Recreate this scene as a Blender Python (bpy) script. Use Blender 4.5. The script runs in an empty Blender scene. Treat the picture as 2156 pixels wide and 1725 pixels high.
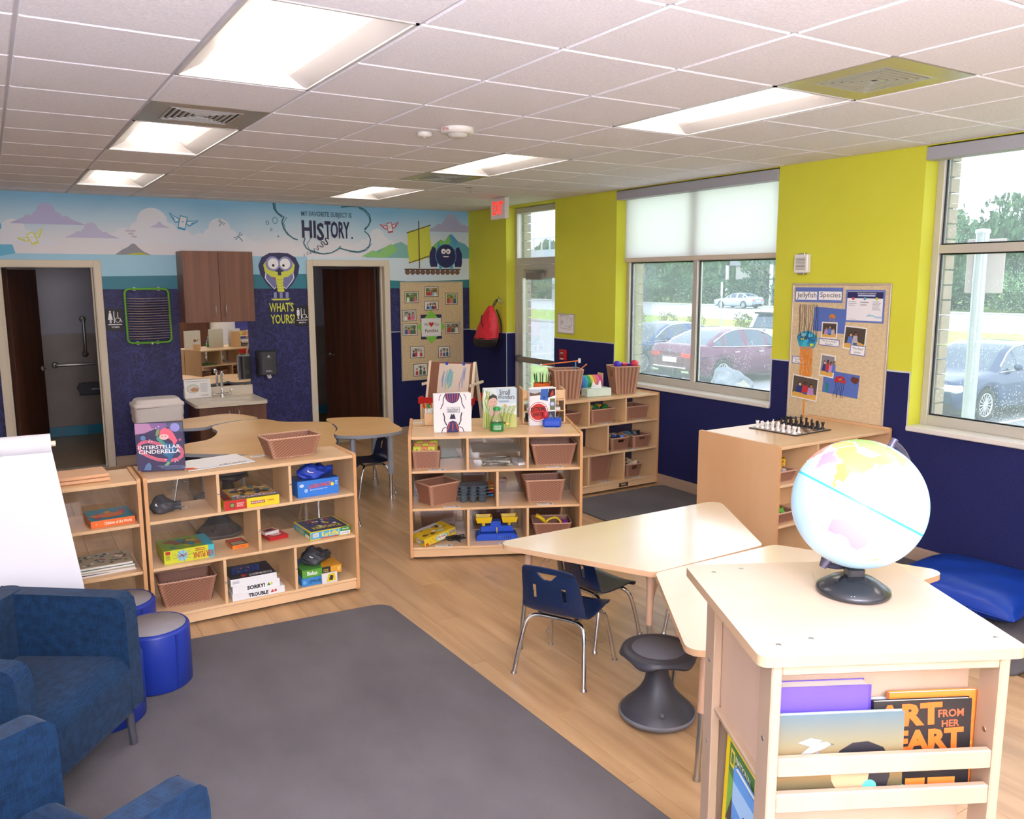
import bpy, bmesh, math, random
from mathutils import Vector, Matrix
R=math.radians; PI=math.pi
random.seed(7)
C=bpy.context.scene.collection
SC=bpy.context.scene
# ---------------------------------------------------------------- camera
cd=bpy.data.cameras.new('camera'); cam=bpy.data.objects.new('camera',cd); C.objects.link(cam)
cd.sensor_fit='HORIZONTAL'; cd.sensor_width=36; cd.lens=1752.37/2156*36; cd.clip_start=.02; cd.clip_end=900
_r=Vector((0.84779,-0.53032,-0.00334)); _u=Vector((0.08441,0.12872,0.98808)); _f=Vector((0.52357,0.83797,-0.15390))
M=Matrix((( _r.x,_u.x,-_f.x,-5.48156),(_r.y,_u.y,-_f.y,-9.84535),(_r.z,_u.z,-_f.z,1.99863),(0,0,0,1)))
cam.matrix_world=M
SC.camera=cam
# ---------------------------------------------------------------- world: bright overcast sky
w=bpy.data.worlds.new('overcast_sky'); SC.world=w; w.use_nodes=True
bg=w.node_tree.nodes['Background']; bg.inputs[0].default_value=(.86,.93,1,1); bg.inputs[1].default_value=SKY=2.9
# ---------------------------------------------------------------- exposure
vs=SC.view_settings; vs.view_transform='Standard'; vs.look='None'; vs.gamma=1; vs.use_curve_mapping=False; vs.exposure=.36
LAMP=9.0; GLOW=.10
# the photographer's flash, bounced off the ceiling
fd=bpy.data.lights.new('bounce_flash','AREA'); fd.shape='DISK'; fd.size=.35; fd.energy=FLASH=640; fd.color=(.86,.89,1)
fo=bpy.data.objects.new('bounce_flash',fd); C.objects.link(fo); fo.location=(-5.5,-11.2,1.6); fo.rotation_euler=(R(180),0,R(-32))
SC.cycles.max_bounces=8; SC.cycles.transparent_max_bounces=24
# ---------------------------------------------------------------- materials
MATS={}
def lin(h):
    if isinstance(h,str):
        h=h.lstrip('#'); c=[int(h[i:i+2],16)/255 for i in (0,2,4)]
    else: c=h
    return tuple(x/12.92 if x<=.04045 else ((x+.055)/1.055)**2.4 for x in c)+(1,)
def newmat(n):
    m=bpy.data.materials.new(n); m.use_nodes=True; nt=m.node_tree
    return m,nt,nt.nodes['Principled BSDF']
def pm(hexc,rough=.5,metal=0,spec=.5,name=None):
    k=(hexc,rough,metal,spec)
    if k in MATS: return MATS[k]
    m,nt,b=newmat(name or 'paint_'+str(hexc).lstrip('#'))
    b.inputs['Base Color'].default_value=lin(hexc); b.inputs['Roughness'].default_value=rough
    b.inputs['Metallic'].default_value=metal; b.inputs['Specular IOR Level'].default_value=spec
    m.diffuse_color=lin(hexc); MATS[k]=m; return m
def node(nt,t,**k):
    n=nt.nodes.new(t)
    for a,v in k.items(): setattr(n,a,v)
    return n
def texmat(name,c1,c2,scale,rough=.5,stretch=(1,1,1),bump=0,bscale=None,detail=4,rnd=0,spec=.5,lo=.35,hi=.65,metal=0,tex='NOISE',dist=.002):
    """two-colour noise/wave material in object space, optional bump, per-object brightness"""
    if name in MATS: return MATS[name]
    m,nt,b=newmat(name); L=nt.links.new
    tc=node(nt,'ShaderNodeTexCoord'); mp=node(nt,'ShaderNodeMapping'); mp.inputs['Scale'].default_value=stretch
    L(tc.outputs['Object'],mp.inputs[0])
    vec=mp.outputs[0]
    if rnd:
        oi=node(nt,'ShaderNodeObjectInfo'); ad=node(nt,'ShaderNodeVectorMath',operation='MULTIPLY_ADD')
        ad.inputs[1].default_value=(1,1,1); cb=node(nt,'ShaderNodeCombineXYZ'); mu=node(nt,'ShaderNodeMath',operation='MULTIPLY'); mu.inputs[1].default_value=37
        L(oi.outputs['Random'],mu.inputs[0])
        for i in range(3): L(mu.outputs[0],cb.inputs[i])
        L(vec,ad.inputs[0]); L(cb.outputs[0],ad.inputs[2]); vec=ad.outputs[0]
    n=node(nt,'ShaderNodeTexNoise'); n.inputs['Scale'].default_value=scale; n.inputs['Detail'].default_value=detail
    L(vec,n.inputs['Vector'])
    rp=node(nt,'ShaderNodeValToRGB'); rp.color_ramp.elements[0].position=lo; rp.color_ramp.elements[1].position=hi
    rp.color_ramp.elements[0].color=lin(c1); rp.color_ramp.elements[1].color=lin(c2)
    L(n.outputs['Fac'],rp.inputs[0]); col=rp.outputs[0]
    if rnd:
        hs=node(nt,'ShaderNodeHueSaturation'); mr=node(nt,'ShaderNodeMapRange'); mr.inputs[3].default_value=1-rnd; mr.inputs[4].default_value=1+rnd
        L(oi.outputs['Random'],mr.inputs[0]); L(mr.outputs[0],hs.inputs['Value']); L(col,hs.inputs['Color']); col=hs.outputs[0]
    L(col,b.inputs['Base Color']); b.inputs['Roughness'].default_value=rough; b.inputs['Specular IOR Level'].default_value=spec
    b.inputs['Metallic'].default_value=metal
    if bump:
        n2=node(nt,'ShaderNodeTexNoise'); n2.inputs['Scale'].default_value=bscale or scale; n2.inputs['Detail'].default_value=3; L(vec,n2.inputs['Vector'])
        bu=node(nt,'ShaderNodeBump'); bu.inputs['Strength'].default_value=bump; bu.inputs['Distance'].default_value=dist
        L(n2.outputs['Fac'],bu.inputs['Height']); L(bu.outputs[0],b.inputs['Normal'])
    m.diffuse_color=lin(c1); MATS[name]=m; return m
def coat(m,w_=.6,r=.12):
    b=m.node_tree.nodes['Principled BSDF']; b.inputs['Coat Weight'].default_value=w_; b.inputs['Coat Roughness'].default_value=r
def emat(name,col,s):
    m,nt,b=newmat(name); b.inputs['Emission Color'].default_value=lin(col); b.inputs['Emission Strength'].default_value=s; b.inputs['Base Color'].default_value=lin(col); return m
def glassmat(name,tint='ffffff',haze=.06,gloss=.08,rough=.02,drops=0,hazecol='e8f0f8'):
    m,nt,b=newmat(name); L=nt.links.new; out=nt.nodes['Material Output']; nt.nodes.remove(b)
    t=node(nt,'ShaderNodeBsdfTransparent'); t.inputs[0].default_value=lin(tint)
    g=node(nt,'ShaderNodeBsdfGlossy'); g.inputs['Roughness'].default_value=rough
    d=node(nt,'ShaderNodeBsdfTranslucent'); d.inputs[0].default_value=lin(hazecol)
    lw=node(nt,'ShaderNodeLayerWeight'); lw.inputs[0].default_value=.25
    mu=node(nt,'ShaderNodeMath',operation='MULTIPLY_ADD'); mu.inputs[1].default_value=.6; mu.inputs[2].default_value=gloss*.3; L(lw.outputs['Fresnel'],mu.inputs[0])
    x1=node(nt,'ShaderNodeMixShader'); L(mu.outputs[0],x1.inputs[0]); L(t.outputs[0],x1.inputs[1]); L(g.outputs[0],x1.inputs[2])
    x2=node(nt,'ShaderNodeMixShader'); x2.inputs[0].default_value=haze; L(x1.outputs[0],x2.inputs[1]); L(d.outputs[0],x2.inputs[2])
    if drops:
        tc=node(nt,'ShaderNodeTexCoord'); v=node(nt,'ShaderNodeTexVoronoi'); v.inputs['Scale'].default_value=drops; v.inputs['Randomness'].default_value=1
        mp=node(nt,'ShaderNodeMapping'); mp.inputs['Scale'].default_value=(1,1,.75); L(tc.outputs['Object'],mp.inputs[0]); L(mp.outputs[0],v.inputs['Vector'])
        lt=node(nt,'ShaderNodeMath',operation='LESS_THAN'); lt.inputs[1].default_value=.2; L(v.outputs['Distance'],lt.inputs[0])
        n=node(nt,'ShaderNodeTexNoise'); n.inputs['Scale'].default_value=3.5; L(tc.outputs['Object'],n.inputs['Vector'])
        gt=node(nt,'ShaderNodeMath',operation='GREATER_THAN'); gt.inputs[1].default_value=.47; L(n.outputs['Fac'],gt.inputs[0])
        m2=node(nt,'ShaderNodeMath',operation='MULTIPLY'); L(lt.outputs[0],m2.inputs[0]); L(gt.outputs[0],m2.inputs[1])
        m3=node(nt,'ShaderNodeMath',operation='MULTIPLY_ADD'); m3.inputs[1].default_value=.4; m3.inputs[2].default_value=haze; L(m2.outputs[0],m3.inputs[0]); L(m3.outputs[0],x2.inputs[0])
    L(x2.outputs[0],out.inputs[0]); m.diffuse_color=(.8,.9,1,.3); return m
MAPLE=texmat('maple_laminate','e6c193','d9ae7c',3.2,.33,(1,1,.12),detail=6,rnd=.03)
MAPLEH=texmat('maple_shelf_board','e8c59a','dcb384',3.2,.33,(.12,1,1),detail=6,rnd=.03)
MAPLE_E=texmat('maple_edge','d9a571','cb945f',14,.45,(1,1,.2),detail=3)
PALE=texmat('pale_maple_table','efdfc6','e9d6b8',3,.24,(.15,1,1),detail=5,spec=.9)
coat(PALE,.8,.14)
PALE_E=pm('d9b089',.42,name='table_edge_band')
PEACH=pm('cfa88c',.4,name='peach_leg_enamel')
BIRCH=texmat('birch_unit','ccb7a4','c4ac94',3,.26,(.2,1,1),detail=5,spec=.8)
coat(BIRCH,.5,.15)
BIRCHV=texmat('birch_post','b39a86','a88e76',4,.4,(1,1,.12),detail=5)
KWOOD=texmat('beech_table_top','e6ba80','deae72',2.6,.35,(.2,1,1),detail=5)
KEDGE=pm('9aa0ac',.45,name='grey_table_edge'); KLEG=pm('a0a8b6',.4,name='grey_table_leg')
CHROME=pm('d8d8d8',.12,1,name='chrome'); STEEL=pm('b8b8b6',.3,1,name='brushed_steel'); ALU=pm('c4bfb4',.42,.25,name='aluminium_frame')
NAVYP=texmat('navy_shell_plastic','0f2140','12264a',60,.3,bump=.15,bscale=420,dist=.0006)
def wicker(n,c0,c1,c2):  # weave hollows darkened, strand crests lightened: relief shading put into the colour
    m,nt,b=newmat(n); L=nt.links.new; ge=node(nt,'ShaderNodeNewGeometry'); rp=node(nt,'ShaderNodeValToRGB'); e=rp.color_ramp.elements; e[0].position=.45; e[1].position=.56; e[0].color=lin(c0); e[1].color=lin(c2); q=e.new(.5); q.color=lin(c1)
    oi=node(nt,'ShaderNodeObjectInfo'); mr=node(nt,'ShaderNodeMapRange'); mr.inputs[3].default_value=.92; mr.inputs[4].default_value=1.08; hs=node(nt,'ShaderNodeHueSaturation')
    L(ge.outputs['Pointiness'],rp.inputs[0]); L(oi.outputs['Random'],mr.inputs[0]); L(mr.outputs[0],hs.inputs['Value']); L(rp.outputs[0],hs.inputs['Color']); L(hs.outputs[0],b.inputs['Base Color']); b.inputs['Roughness'].default_value=.5; return m
WICK=wicker('brown_wicker','50301f','93634c','cfa48a')
WICKT=wicker('tan_wicker','5e3c2c','a07258','c9a085')
BLACK=pm('1a1a1c',.4,name='black_plastic'); DGREY=pm('3a3b42',.45,name='charcoal_plastic'); WHITE=pm('f2f2f2',.5,name='white_paper'); PAPER=pm('f4f1ea',.7,name='page_paper')
CLEAR=glassmat('clear_acrylic','fbfbfb',.012,.1,.03)
# ---------------------------------------------------------------- mesh builder
class MB:
    def __init__(s): s.v=[]; s.f=[]; s.m=[]; s.sm=[]
    def add(s,vs,fs,mi=0,M=None,smooth=False):
        o=len(s.v)
        for p in vs: s.v.append(tuple(M@Vector(p)) if M is not None else tuple(p))
        for f in fs: s.f.append([i+o for i in f]); s.m.append(mi); s.sm.append(smooth)
        return s
    def box(s,x0,y0,z0,x1,y1,z1,mi=0,M=None):
        v=[(x0,y0,z0),(x1,y0,z0),(x1,y1,z0),(x0,y1,z0),(x0,y0,z1),(x1,y0,z1),(x1,y1,z1),(x0,y1,z1)]
        return s.add(v,[(0,3,2,1),(4,5,6,7),(0,1,5,4),(1,2,6,5),(2,3,7,6),(3,0,4,7)],mi,M)
    def bbox(s,x0,y0,z0,x1,y1,z1,b=.004,mi=0,M=None):
        """box with chamfered edges"""
        v=[];fs=[]
        X=(x0,x1);Y=(y0,y1);Z=(z0,z1); b=min(b,(x1-x0)*.49,(y1-y0)*.49,(z1-z0)*.49)
        idx={}
        for i in (0,1):
            for j in (0,1):
                for k in (0,1):
                    sx=1 if i==0 else -1; sy=1 if j==0 else -1; sz=1 if k==0 else -1
                    for a in range(3):
                        p=[X[i]+sx*b,Y[j]+sy*b,Z[k]+sz*b]; p[a]=(X[i],Y[j],Z[k])[a]
                        idx[i,j,k,a]=len(v); v.append(tuple(p))
        def q(*k): fs.append([idx[t] for t in k])
        q((0,0,0,0),(0,0,1,0),(0,1,1,0),(0,1,0,0)); q((1,0,0,0),(1,1,0,0),(1,1,1,0),(1,0,1,0))
        q((0,0,0,1),(1,0,0,1),(1,0,1,1),(0,0,1,1)); q((0,1,0,1),(0,1,1,1),(1,1,1,1),(1,1,0,1))
        q((0,0,0,2),(0,1,0,2),(1,1,0,2),(1,0,0,2)); q((0,0,1,2),(1,0,1,2),(1,1,1,2),(0,1,1,2))
        for j in (0,1):
            for k in (0,1): q((0,j,k,1),(1,j,k,1),(1,j,k,2),(0,j,k,2))
        for i in (0,1):
            for k in (0,1): q((i,0,k,0),(i,1,k,0),(i,1,k,2),(i,0,k,2))
            for j in (0,1): q((i,j,0,0),(i,j,1,0),(i,j,1,1),(i,j,0,1))
        for i in (0,1):
            for j in (0,1):
                for k in (0,1): q((i,j,k,0),(i,j,k,1),(i,j,k,2))
        s.fix=True
        return s.add(v,fs,mi,M)
    def prism(s,poly,z0,z1,mi=0,M=None,mside=None,smooth=False):
        """polygon (xy) extruded in z"""
        n=len(poly)
        a=sum(poly[i][0]*poly[(i+1)%n][1]-poly[(i+1)%n][0]*poly[i][1] for i in range(n))
        if a<0: poly=poly[::-1]
        v=[(x,y,z0) for x,y in poly]+[(x,y,z1) for x,y in poly]
        s.add(v,[list(range(n-1,-1,-1)),list(range(n,2*n))],mi,M)
        s.add(v,[(i,(i+1)%n,n+(i+1)%n,n+i) for i in range(n)],mi if mside is None else mside,M,smooth); return s
    def lathe(s,prof,n=24,mi=0,M=None,smooth=True,a0=0,a1=2*PI):
        """profile [(r,z)] about z"""
        v=[];full=abs(a1-a0-2*PI)<1e-6; m=n if full else n+1
        for r,z in prof:
            for i in range(m):
                a=a0+(a1-a0)*i/n; v.append((r*math.cos(a),r*math.sin(a),z))
        fs=[]
        for j in range(len(prof)-1):
            for i in range(n):
                k=(i+1)%m if full else i+1
                fs.append((j*m+i,j*m+k,(j+1)*m+k,(j+1)*m+i))
        s.add(v,fs,mi,M,smooth)
        if full:
            if prof[0][0]>1e-5: s.add(v[:m],[list(range(m-1,-1,-1))],mi,M)
            if prof[-1][0]>1e-5: s.add(v[-m:],[list(range(m))],mi,M)
        return s
    def cyl(s,p0,p1,r,n=12,mi=0,r1=None,M=None):
        return s.tube([p0,p1],[r,r if r1 is None else r1],n,mi,M)
    def tube(s,pts,r,n=8,mi=0,M=None,closed=False,cap=True):
        pts=[Vector(p) for p in pts]; N=len(pts); rr=r if isinstance(r,(list,tuple)) else [r]*N
        T=[]
        for i in range(N):
            a=pts[(i-1)%N] if (i>0 or closed) else pts[i]; b=pts[(i+1)%N] if (i<N-1 or closed) else pts[i]
            T.append((b-a).normalized())
        ref=Vector((0,0,1)) if abs(T[0].z)<.9 else Vector((1,0,0))
        nx=T[0].cross(ref).normalized(); v=[]
        for i in range(N):
            nx=(nx-T[i]*nx.dot(T[i])).normalized(); ny=T[i].cross(nx)
            for k in range(n):
                a=2*PI*k/n; v.append(tuple(pts[i]+(nx*math.cos(a)+ny*math.sin(a))*rr[i]))
        fs=[]
        for i in range(N if closed else N-1):
            j=(i+1)%N
            for k in range(n):
                l=(k+1)%n; fs.append((i*n+k,i*n+l,j*n+l,j*n+k))
        s.add(v,fs,mi,M,True)
        if cap and not closed:
            s.add(v[:n],[list(range(n-1,-1,-1))],mi,M); s.add(v[-n:],[list(range(n))],mi,M)
        return s
    def grid(s,fn,nu,nv,mi=0,M=None,smooth=True,wrapu=False,wrapv=False,skip=None):
        mu=nu if wrapu else nu+1; mv=nv if wrapv else nv+1
        v=[fn(i/nu,j/nv) for j in range(mv) for i in range(mu)]
        fs=[]
        for j in range(nv):
            for i in range(nu):
                if skip and skip((i+.5)/nu,(j+.5)/nv): continue
                a=(i+1)%mu; b=(j+1)%mv
                fs.append((j*mu+i,j*mu+a,b*mu+a,b*mu+i))
        return s.add(v,fs,mi,M,smooth)
    def sphere(s,c,r,nu=16,nv=10,mi=0,M=None,sc=(1,1,1)):
        def f(u,v):
            t=PI*v-PI/2; a=2*PI*u
            return (c[0]+r*sc[0]*math.cos(t)*math.cos(a),c[1]+r*sc[1]*math.cos(t)*math.sin(a),c[2]+r*sc[2]*math.sin(t))
        return s.grid(f,nu,nv,mi,M,True,wrapu=True)
    def mesh(s,name,mats):
        me=bpy.data.meshes.new(name); me.from_pydata(s.v,[],s.f)
        for m in (mats if isinstance(mats,(list,tuple)) else [mats]): me.materials.append(m)
        me.polygons.foreach_set('material_index',s.m); me.polygons.foreach_set('use_smooth',s.sm)
        if getattr(s,'fix',False):
            bm=bmesh.new(); bm.from_mesh(me); bmesh.ops.recalc_face_normals(bm,faces=bm.faces); bm.to_mesh(me); bm.free()
        me.update(); return me
    def build(s,name,mats,parent=None,loc=None,rz=0):
        return link(name,s.mesh(name,mats),parent,loc,rz)
def link(name,me,parent=None,loc=None,rz=0,rot=None):
    o=bpy.data.objects.new(name,me); C.objects.link(o)
    if parent is not None: o.parent=parent
    if loc is not None: o.location=loc
    if rot is not None: o.rotation_euler=rot
    elif rz: o.rotation_euler=(0,0,rz)
    return o
def tag(o,label,cat,group=None,kind=None):
    if label: o['label']=label
    if cat: o['category']=cat
    if group: o['group']=group
    if kind: o['kind']=kind
    return o
def thing(name,label,cat,loc=(0,0,0),rz=0,group=None,rot=None):
    return tag(link(name,None,None,loc,rz,rot),label,cat,group)
def struct(o): o['kind']='structure'; return o
KIDS={}
def dup(root,loc,rz,label=None,group=None):
    ch=[]
    def go(o,p):
        c=o.copy(); C.objects.link(c); c.parent=p
        for k in list(o.children): go(k,c)
        return c
    r=go(root,None); r.location=loc; r.rotation_euler=(0,0,rz)
    if label: r['label']=label
    if group: r['group']=group
    return r
def RZ(a,loc=(0,0,0)): return Matrix.Translation(loc)@Matrix.Rotation(a,4,'Z')
def frame(O,U,V):
    """matrix whose x=U, y=V, z=UxV at O"""
    U=Vector(U).normalized(); V=Vector(V); V=(V-U*V.dot(U)).normalized(); N=U.cross(V)
    return Matrix(((U.x,V.x,N.x,O[0]),(U.y,V.y,N.y,O[1]),(U.z,V.z,N.z,O[2]),(0,0,0,1)))
# ---------------------------------------------------------------- flat print: coloured shapes and lettering in a plane
def circ(x,y,rx,ry=None,n=20,a0=0,a1=360):
    ry=rx if ry is None else ry
    return [(x+rx*math.cos(R(a0+(a1-a0)*i/n)),y+ry*math.sin(R(a0+(a1-a0)*i/n))) for i in range(n if a1-a0==360 else n+1)]
def rect(x0,y0,x1,y1): return [(x0,y0),(x1,y0),(x1,y1),(x0,y1)]
def stroke(pts,w):
    n=len(pts); L=[];Rr=[]
    for i in range(n):
        a=pts[max(0,i-1)]; b=pts[min(n-1,i+1)]; dx,dy=b[0]-a[0],b[1]-a[1]; l=math.hypot(dx,dy) or 1
        ww=w[i] if isinstance(w,(list,tuple)) else w
        L.append((pts[i][0]-dy/l*ww/2,pts[i][1]+dx/l*ww/2)); Rr.append((pts[i][0]+dy/l*ww/2,pts[i][1]-dx/l*ww/2))
    return L+Rr[::-1]
TXT={}
def textmesh(t,bold=0):
    if (t,bold) in TXT: return TXT[t,bold]
    cu=bpy.data.curves.new('lettering','FONT'); cu.body=t; cu.resolution_u=2; cu.offset=bold; cu.size=1
    cu.align_x='CENTER'; cu.fill_mode='FRONT'
    o=bpy.data.objects.new('lettering',cu); C.objects.link(o); dg=bpy.context.evaluated_depsgraph_get()
    me=bpy.data.meshes.new_from_object(o.evaluated_get(dg)); bpy.data.objects.remove(o); 
    vs=[tuple(v.co) for v in me.vertices]; fs=[list(p.vertices) for p in me.polygons]; bpy.data.meshes.remove(me)
    xs=[v[0] for v in vs] or [0,1]; ys=[v[1] for v in vs] or [0,1]
    TXT[t,bold]=(vs,fs,min(xs),max(xs),min(ys),max(ys)); return TXT[t,bold]
class Print:
    """flat artwork; coordinates in metres on the plane, later shapes lie in front of earlier ones"""
    def __init__(s,step=.00015,base=.0005): s.mb=MB(); s.mats=[]; s.z=base; s.st=step
    def mi(s,c):
        m=c if isinstance(c,bpy.types.Material) else pm(c,.5)
        if m not in s.mats: s.mats.append(m)
        return s.mats.index(m)
    def poly(s,p,c,up=True):
        n=len(p); a=sum(p[i][0]*p[(i+1)%n][1]-p[(i+1)%n][0]*p[i][1] for i in range(n))
        if a<0: p=p[::-1]
        s.mb.add([(x,y,s.z) for x,y in p],[list(range(n))],s.mi(c))
        if up: s.z+=s.st
        return s
    def many(s,ps,c):
        for p in ps: s.poly(p,c,False); s.z+=1.3e-5
        s.z+=s.st; return s
    def rect(s,x0,y0,x1,y1,c): return s.poly(rect(x0,y0,x1,y1),c)
    def circ(s,x,y,rx,c,ry=None,n=20): return s.poly(circ(x,y,rx,ry,n),c)
    def line(s,pts,w,c): 
        for i in range(len(pts)-1): s.poly(stroke(pts[i:i+2],w),c,False); s.z+=1.3e-5
        s.z+=s.st; return s
    def text(s,t,x0,y0,x1,y1,c,bold=.012,rot=0):
        """lettering stretched into the box"""
        vs,fs,a,b,e,f=textmesh(t,bold)
        sx=(x1-x0)/max(b-a,.01); sy=(y1-y0)/max(f-e,.01); cx,cy=(x0+x1)/2,(y0+y1)/2; cr,sr=math.cos(rot),math.sin(rot)
        q=[]
        for v in vs:
            X=(v[0]-a)*sx+x0-cx; Y=(v[1]-e)*sy+y0-cy; q.append((cx+X*cr-Y*sr,cy+X*sr+Y*cr,s.z))
        s.mb.add(q,fs,s.mi(c)); s.z+=s.st; return s
    def lines(s,x0,y0,x1,y1,n,c,fill=.45):
        """a block of small print"""
        h=(y1-y0)/n
        for i in range(n):
            e=x1-(x1-x0)*random.uniform(0,.25); s.poly(rect(x0,y1-h*(i+.5)-h*fill/2,e,y1-h*(i+.5)+h*fill/2),c,False)
        s.z+=s.st; return s
    def build(s,name,parent,F=None):
        o=s.mb.build(name,s.mats,parent)
        if F is not None: o.matrix_local=F
        return o
# ================================================================ setting
H=2.893; RAIL=1.337; XL=-6.54; YF=-12.7
LIME=texmat('lime_wall_paint','d2d142','cecd3e',2,.6,spec=.3,bump=.05,bscale=180)
NAVY=texmat('navy_wall_carpet','1f2250','262a5a',90,.85,spec=.2,bump=.25,bscale=260,rnd=0)
BEIGE=pm('d8cdba',.5,name='beige_door_frame_paint'); BASE=texmat('tan_baseboard','b49c88','ac937f',12,.5,(.1,.1,1))
CEILW=pm('c4c2ca',.8,name='ceiling_grid_white')
TILE=texmat('ceiling_tile_fissured','efedf4','e2dfe8',90,.9,(1,1.6,1),bump=.55,bscale=110,detail=5,spec=.1,rnd=.01,dist=.004)
WOODD=texmat('dark_walnut_door','3a2016','522e1e',5,.4,(4,4,.12),detail=6)
WALN=texmat('walnut_laminate','6c4838','7e5544',5,.4,(5,5,.14),detail=6)
# navy wall covering with a scratchy line pattern
m,nt,b=newmat('navy_scratch_pattern'); L=nt.links.new
tc=node(nt,'ShaderNodeTexCoord'); nz=node(nt,'ShaderNodeTexNoise'); nz.inputs['Scale'].default_value=3; L(tc.outputs['Object'],nz.inputs['Vector'])
acc=None
for ang in (.35,.95,1.5,2.1,2.75):
    mq=node(nt,'ShaderNodeMapping'); mq.inputs['Rotation'].default_value=(0,ang,0); L(tc.outputs['Object'],mq.inputs[0])
    mp=node(nt,'ShaderNodeMapping'); mp.inputs['Scale'].default_value=(2.2,1,9); mp.inputs['Location'].default_value=(ang*3,0,ang); L(mq.outputs[0],mp.inputs[0])
    n2=node(nt,'ShaderNodeTexNoise'); n2.inputs['Scale'].default_value=1.9; n2.inputs['Detail'].default_value=1; n2.inputs['Distortion'].default_value=.5; L(mp.outputs[0],n2.inputs['Vector'])
    s1=node(nt,'ShaderNodeMath',operation='SUBTRACT'); s1.inputs[1].default_value=.5; L(n2.outputs['Fac'],s1.inputs[0])
    ab=node(nt,'ShaderNodeMath',operation='ABSOLUTE'); L(s1.outputs[0],ab.inputs[0])
    lt=node(nt,'ShaderNodeMath',operation='LESS_THAN'); lt.inputs[1].default_value=.014; L(ab.outputs[0],lt.inputs[0])
    if acc is None: acc=lt.outputs[0]
    else:
        mx=node(nt,'ShaderNodeMath',operation='MAXIMUM'); L(acc,mx.inputs[0]); L(lt.outputs[0],mx.inputs[1]); acc=mx.outputs[0]
mc=node(nt,'ShaderNodeMix',data_type='RGBA'); mc.inputs[6].default_value=lin('1a1a4c'); mc.inputs[7].default_value=lin('3a3f86')
mu=node(nt,'ShaderNodeMath',operation='MULTIPLY'); L(acc,mu.inputs[0]); L(nz.outputs['Fac'],mu.inputs[1]); L(mu.outputs[0],mc.inputs[0]); L(mc.outputs[2],b.inputs['Base Color']); b.inputs['Roughness'].default_value=.55
SCRATCH=m
# ---- floor
fl=MB().box(XL,YF,-.12,0.2,2.4,-.006).build('floor',pm('6e5237',.6,name='floor_subfloor')); struct(fl)
PLANK=texmat('oak_vinyl_plank','a8845e','caa67c',2.4,.3,(5,.5,1),detail=8,rnd=.1,spec=.5,lo=.3,hi=.7)
PW,PL=.2,1.25
def plankmesh(l): return MB().bbox(-PW/2+.0006,-l/2+.0006,-.008,PW/2-.0006,l/2-.0006,0,.0009).mesh('plank',PLANK)
pmesh=plankmesh(PL); cnt=0
RUGS=[(-6.5,-9.6,-3.52,-5.2),(-1.255,-8.2,-.01,-3.9)]
for i in range(29):
    x=-PW/2-i*PW
    off=(i*.47)%1*PL
    for j in range(-1,9):
        y=-off-j*PL-PL/2
        y0,y1=y-PL/2,y+PL/2
        if y0>0 or y1<-9.4: continue
        if any(x-PW/2>a and x+PW/2<c and y0>b_ and y1<d for a,b_,c,d in RUGS): continue
        if y1>-.0: 
            me=plankmesh(y0*-1) if y0<-.05 else None
            if me: link('plank',me,fl,(x,y0/2,0))
            continue
        link('plank',pmesh,fl,(x,y,0)); cnt+=1
rest=MB().box(XL,YF,-.01,0,-9.45,-.001).box(XL,-9.45,-.01,-5.82,0,-.001).build('floor_margin',PLANK,fl)
# ---- ceiling
ce=MB().box(XL,YF,3.03,.2,.02,3.1).build('ceiling',CEILW); struct(ce)
T=.6096; gx=[-.44198-i*T for i in range(10)]; gy=[-5.82252-j*T for j in range(-9,12)]
xs=[0]+gx+[XL]; ys=[0]+gy+[YF]
for x in gx: MB().box(x-.0125,YF,2.896,x+.0125,0,2.93).build('grid_tee',CEILW,ce)
ctm={}
lights=[]; vents=[]; used=set()
def cell(cx,cy): used.add((round(cx,2),round(cy,2)))
for c0 in (6,2):                      # two runs of troffers, index into gx (right edge)
    xa,xb=gx[c0+1],gx[c0]
    for j in (-8,-4,0,4,8):
        ya=-5.82252-j*T; lights.append(((xa+xb)/2,ya-T)); cell((xa+xb)/2,ya-T/2); cell((xa+xb)/2,ya-1.5*T)
    for j in ((-2,) if c0==6 else (-5,2)):
        ya=-5.82252-j*T; vents.append(((xa+xb)/2,ya-T/2)); cell((xa+xb)/2,ya-T/2)
for y in gy:
    for i in range(len(xs)-1):
        if any(abs((xs[i]+xs[i+1])/2-lx)<.05 and abs(y-ly)<.05 for lx,ly in lights): continue
        w_=round(xs[i]-xs[i+1],3)
        if w_ not in ctm: ctm[w_]=MB().box(-w_/2+.0125,-.0125,0,w_/2-.0125,.0125,.033).mesh('cross_tee',CEILW)
        link('cross_tee',ctm[w_],ce,((xs[i]+xs[i+1])/2,y,2.8965))
tmesh={}
for i in range(len(xs)-1):
    for j in range(len(ys)-1):
        x1,x0,y1,y0=xs[i],xs[i+1],ys[j],ys[j+1]
        cx,cy=(x0+x1)/2,(y0+y1)/2
        if (round(cx,2),round(cy,2)) in used: continue
        k=(round(x1-x0,3),round(y1-y0,3))
        if k not in tmesh:
            a,b_=k[0]/2-.0065,k[1]/2-.0065; tmesh[k]=MB().bbox(-a,-b_,-.004,a,b_,.016,.006).mesh('ceiling_tile',TILE)
        link('ceiling_tile',tmesh[k],ce,(cx,cy,2.893))
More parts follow.
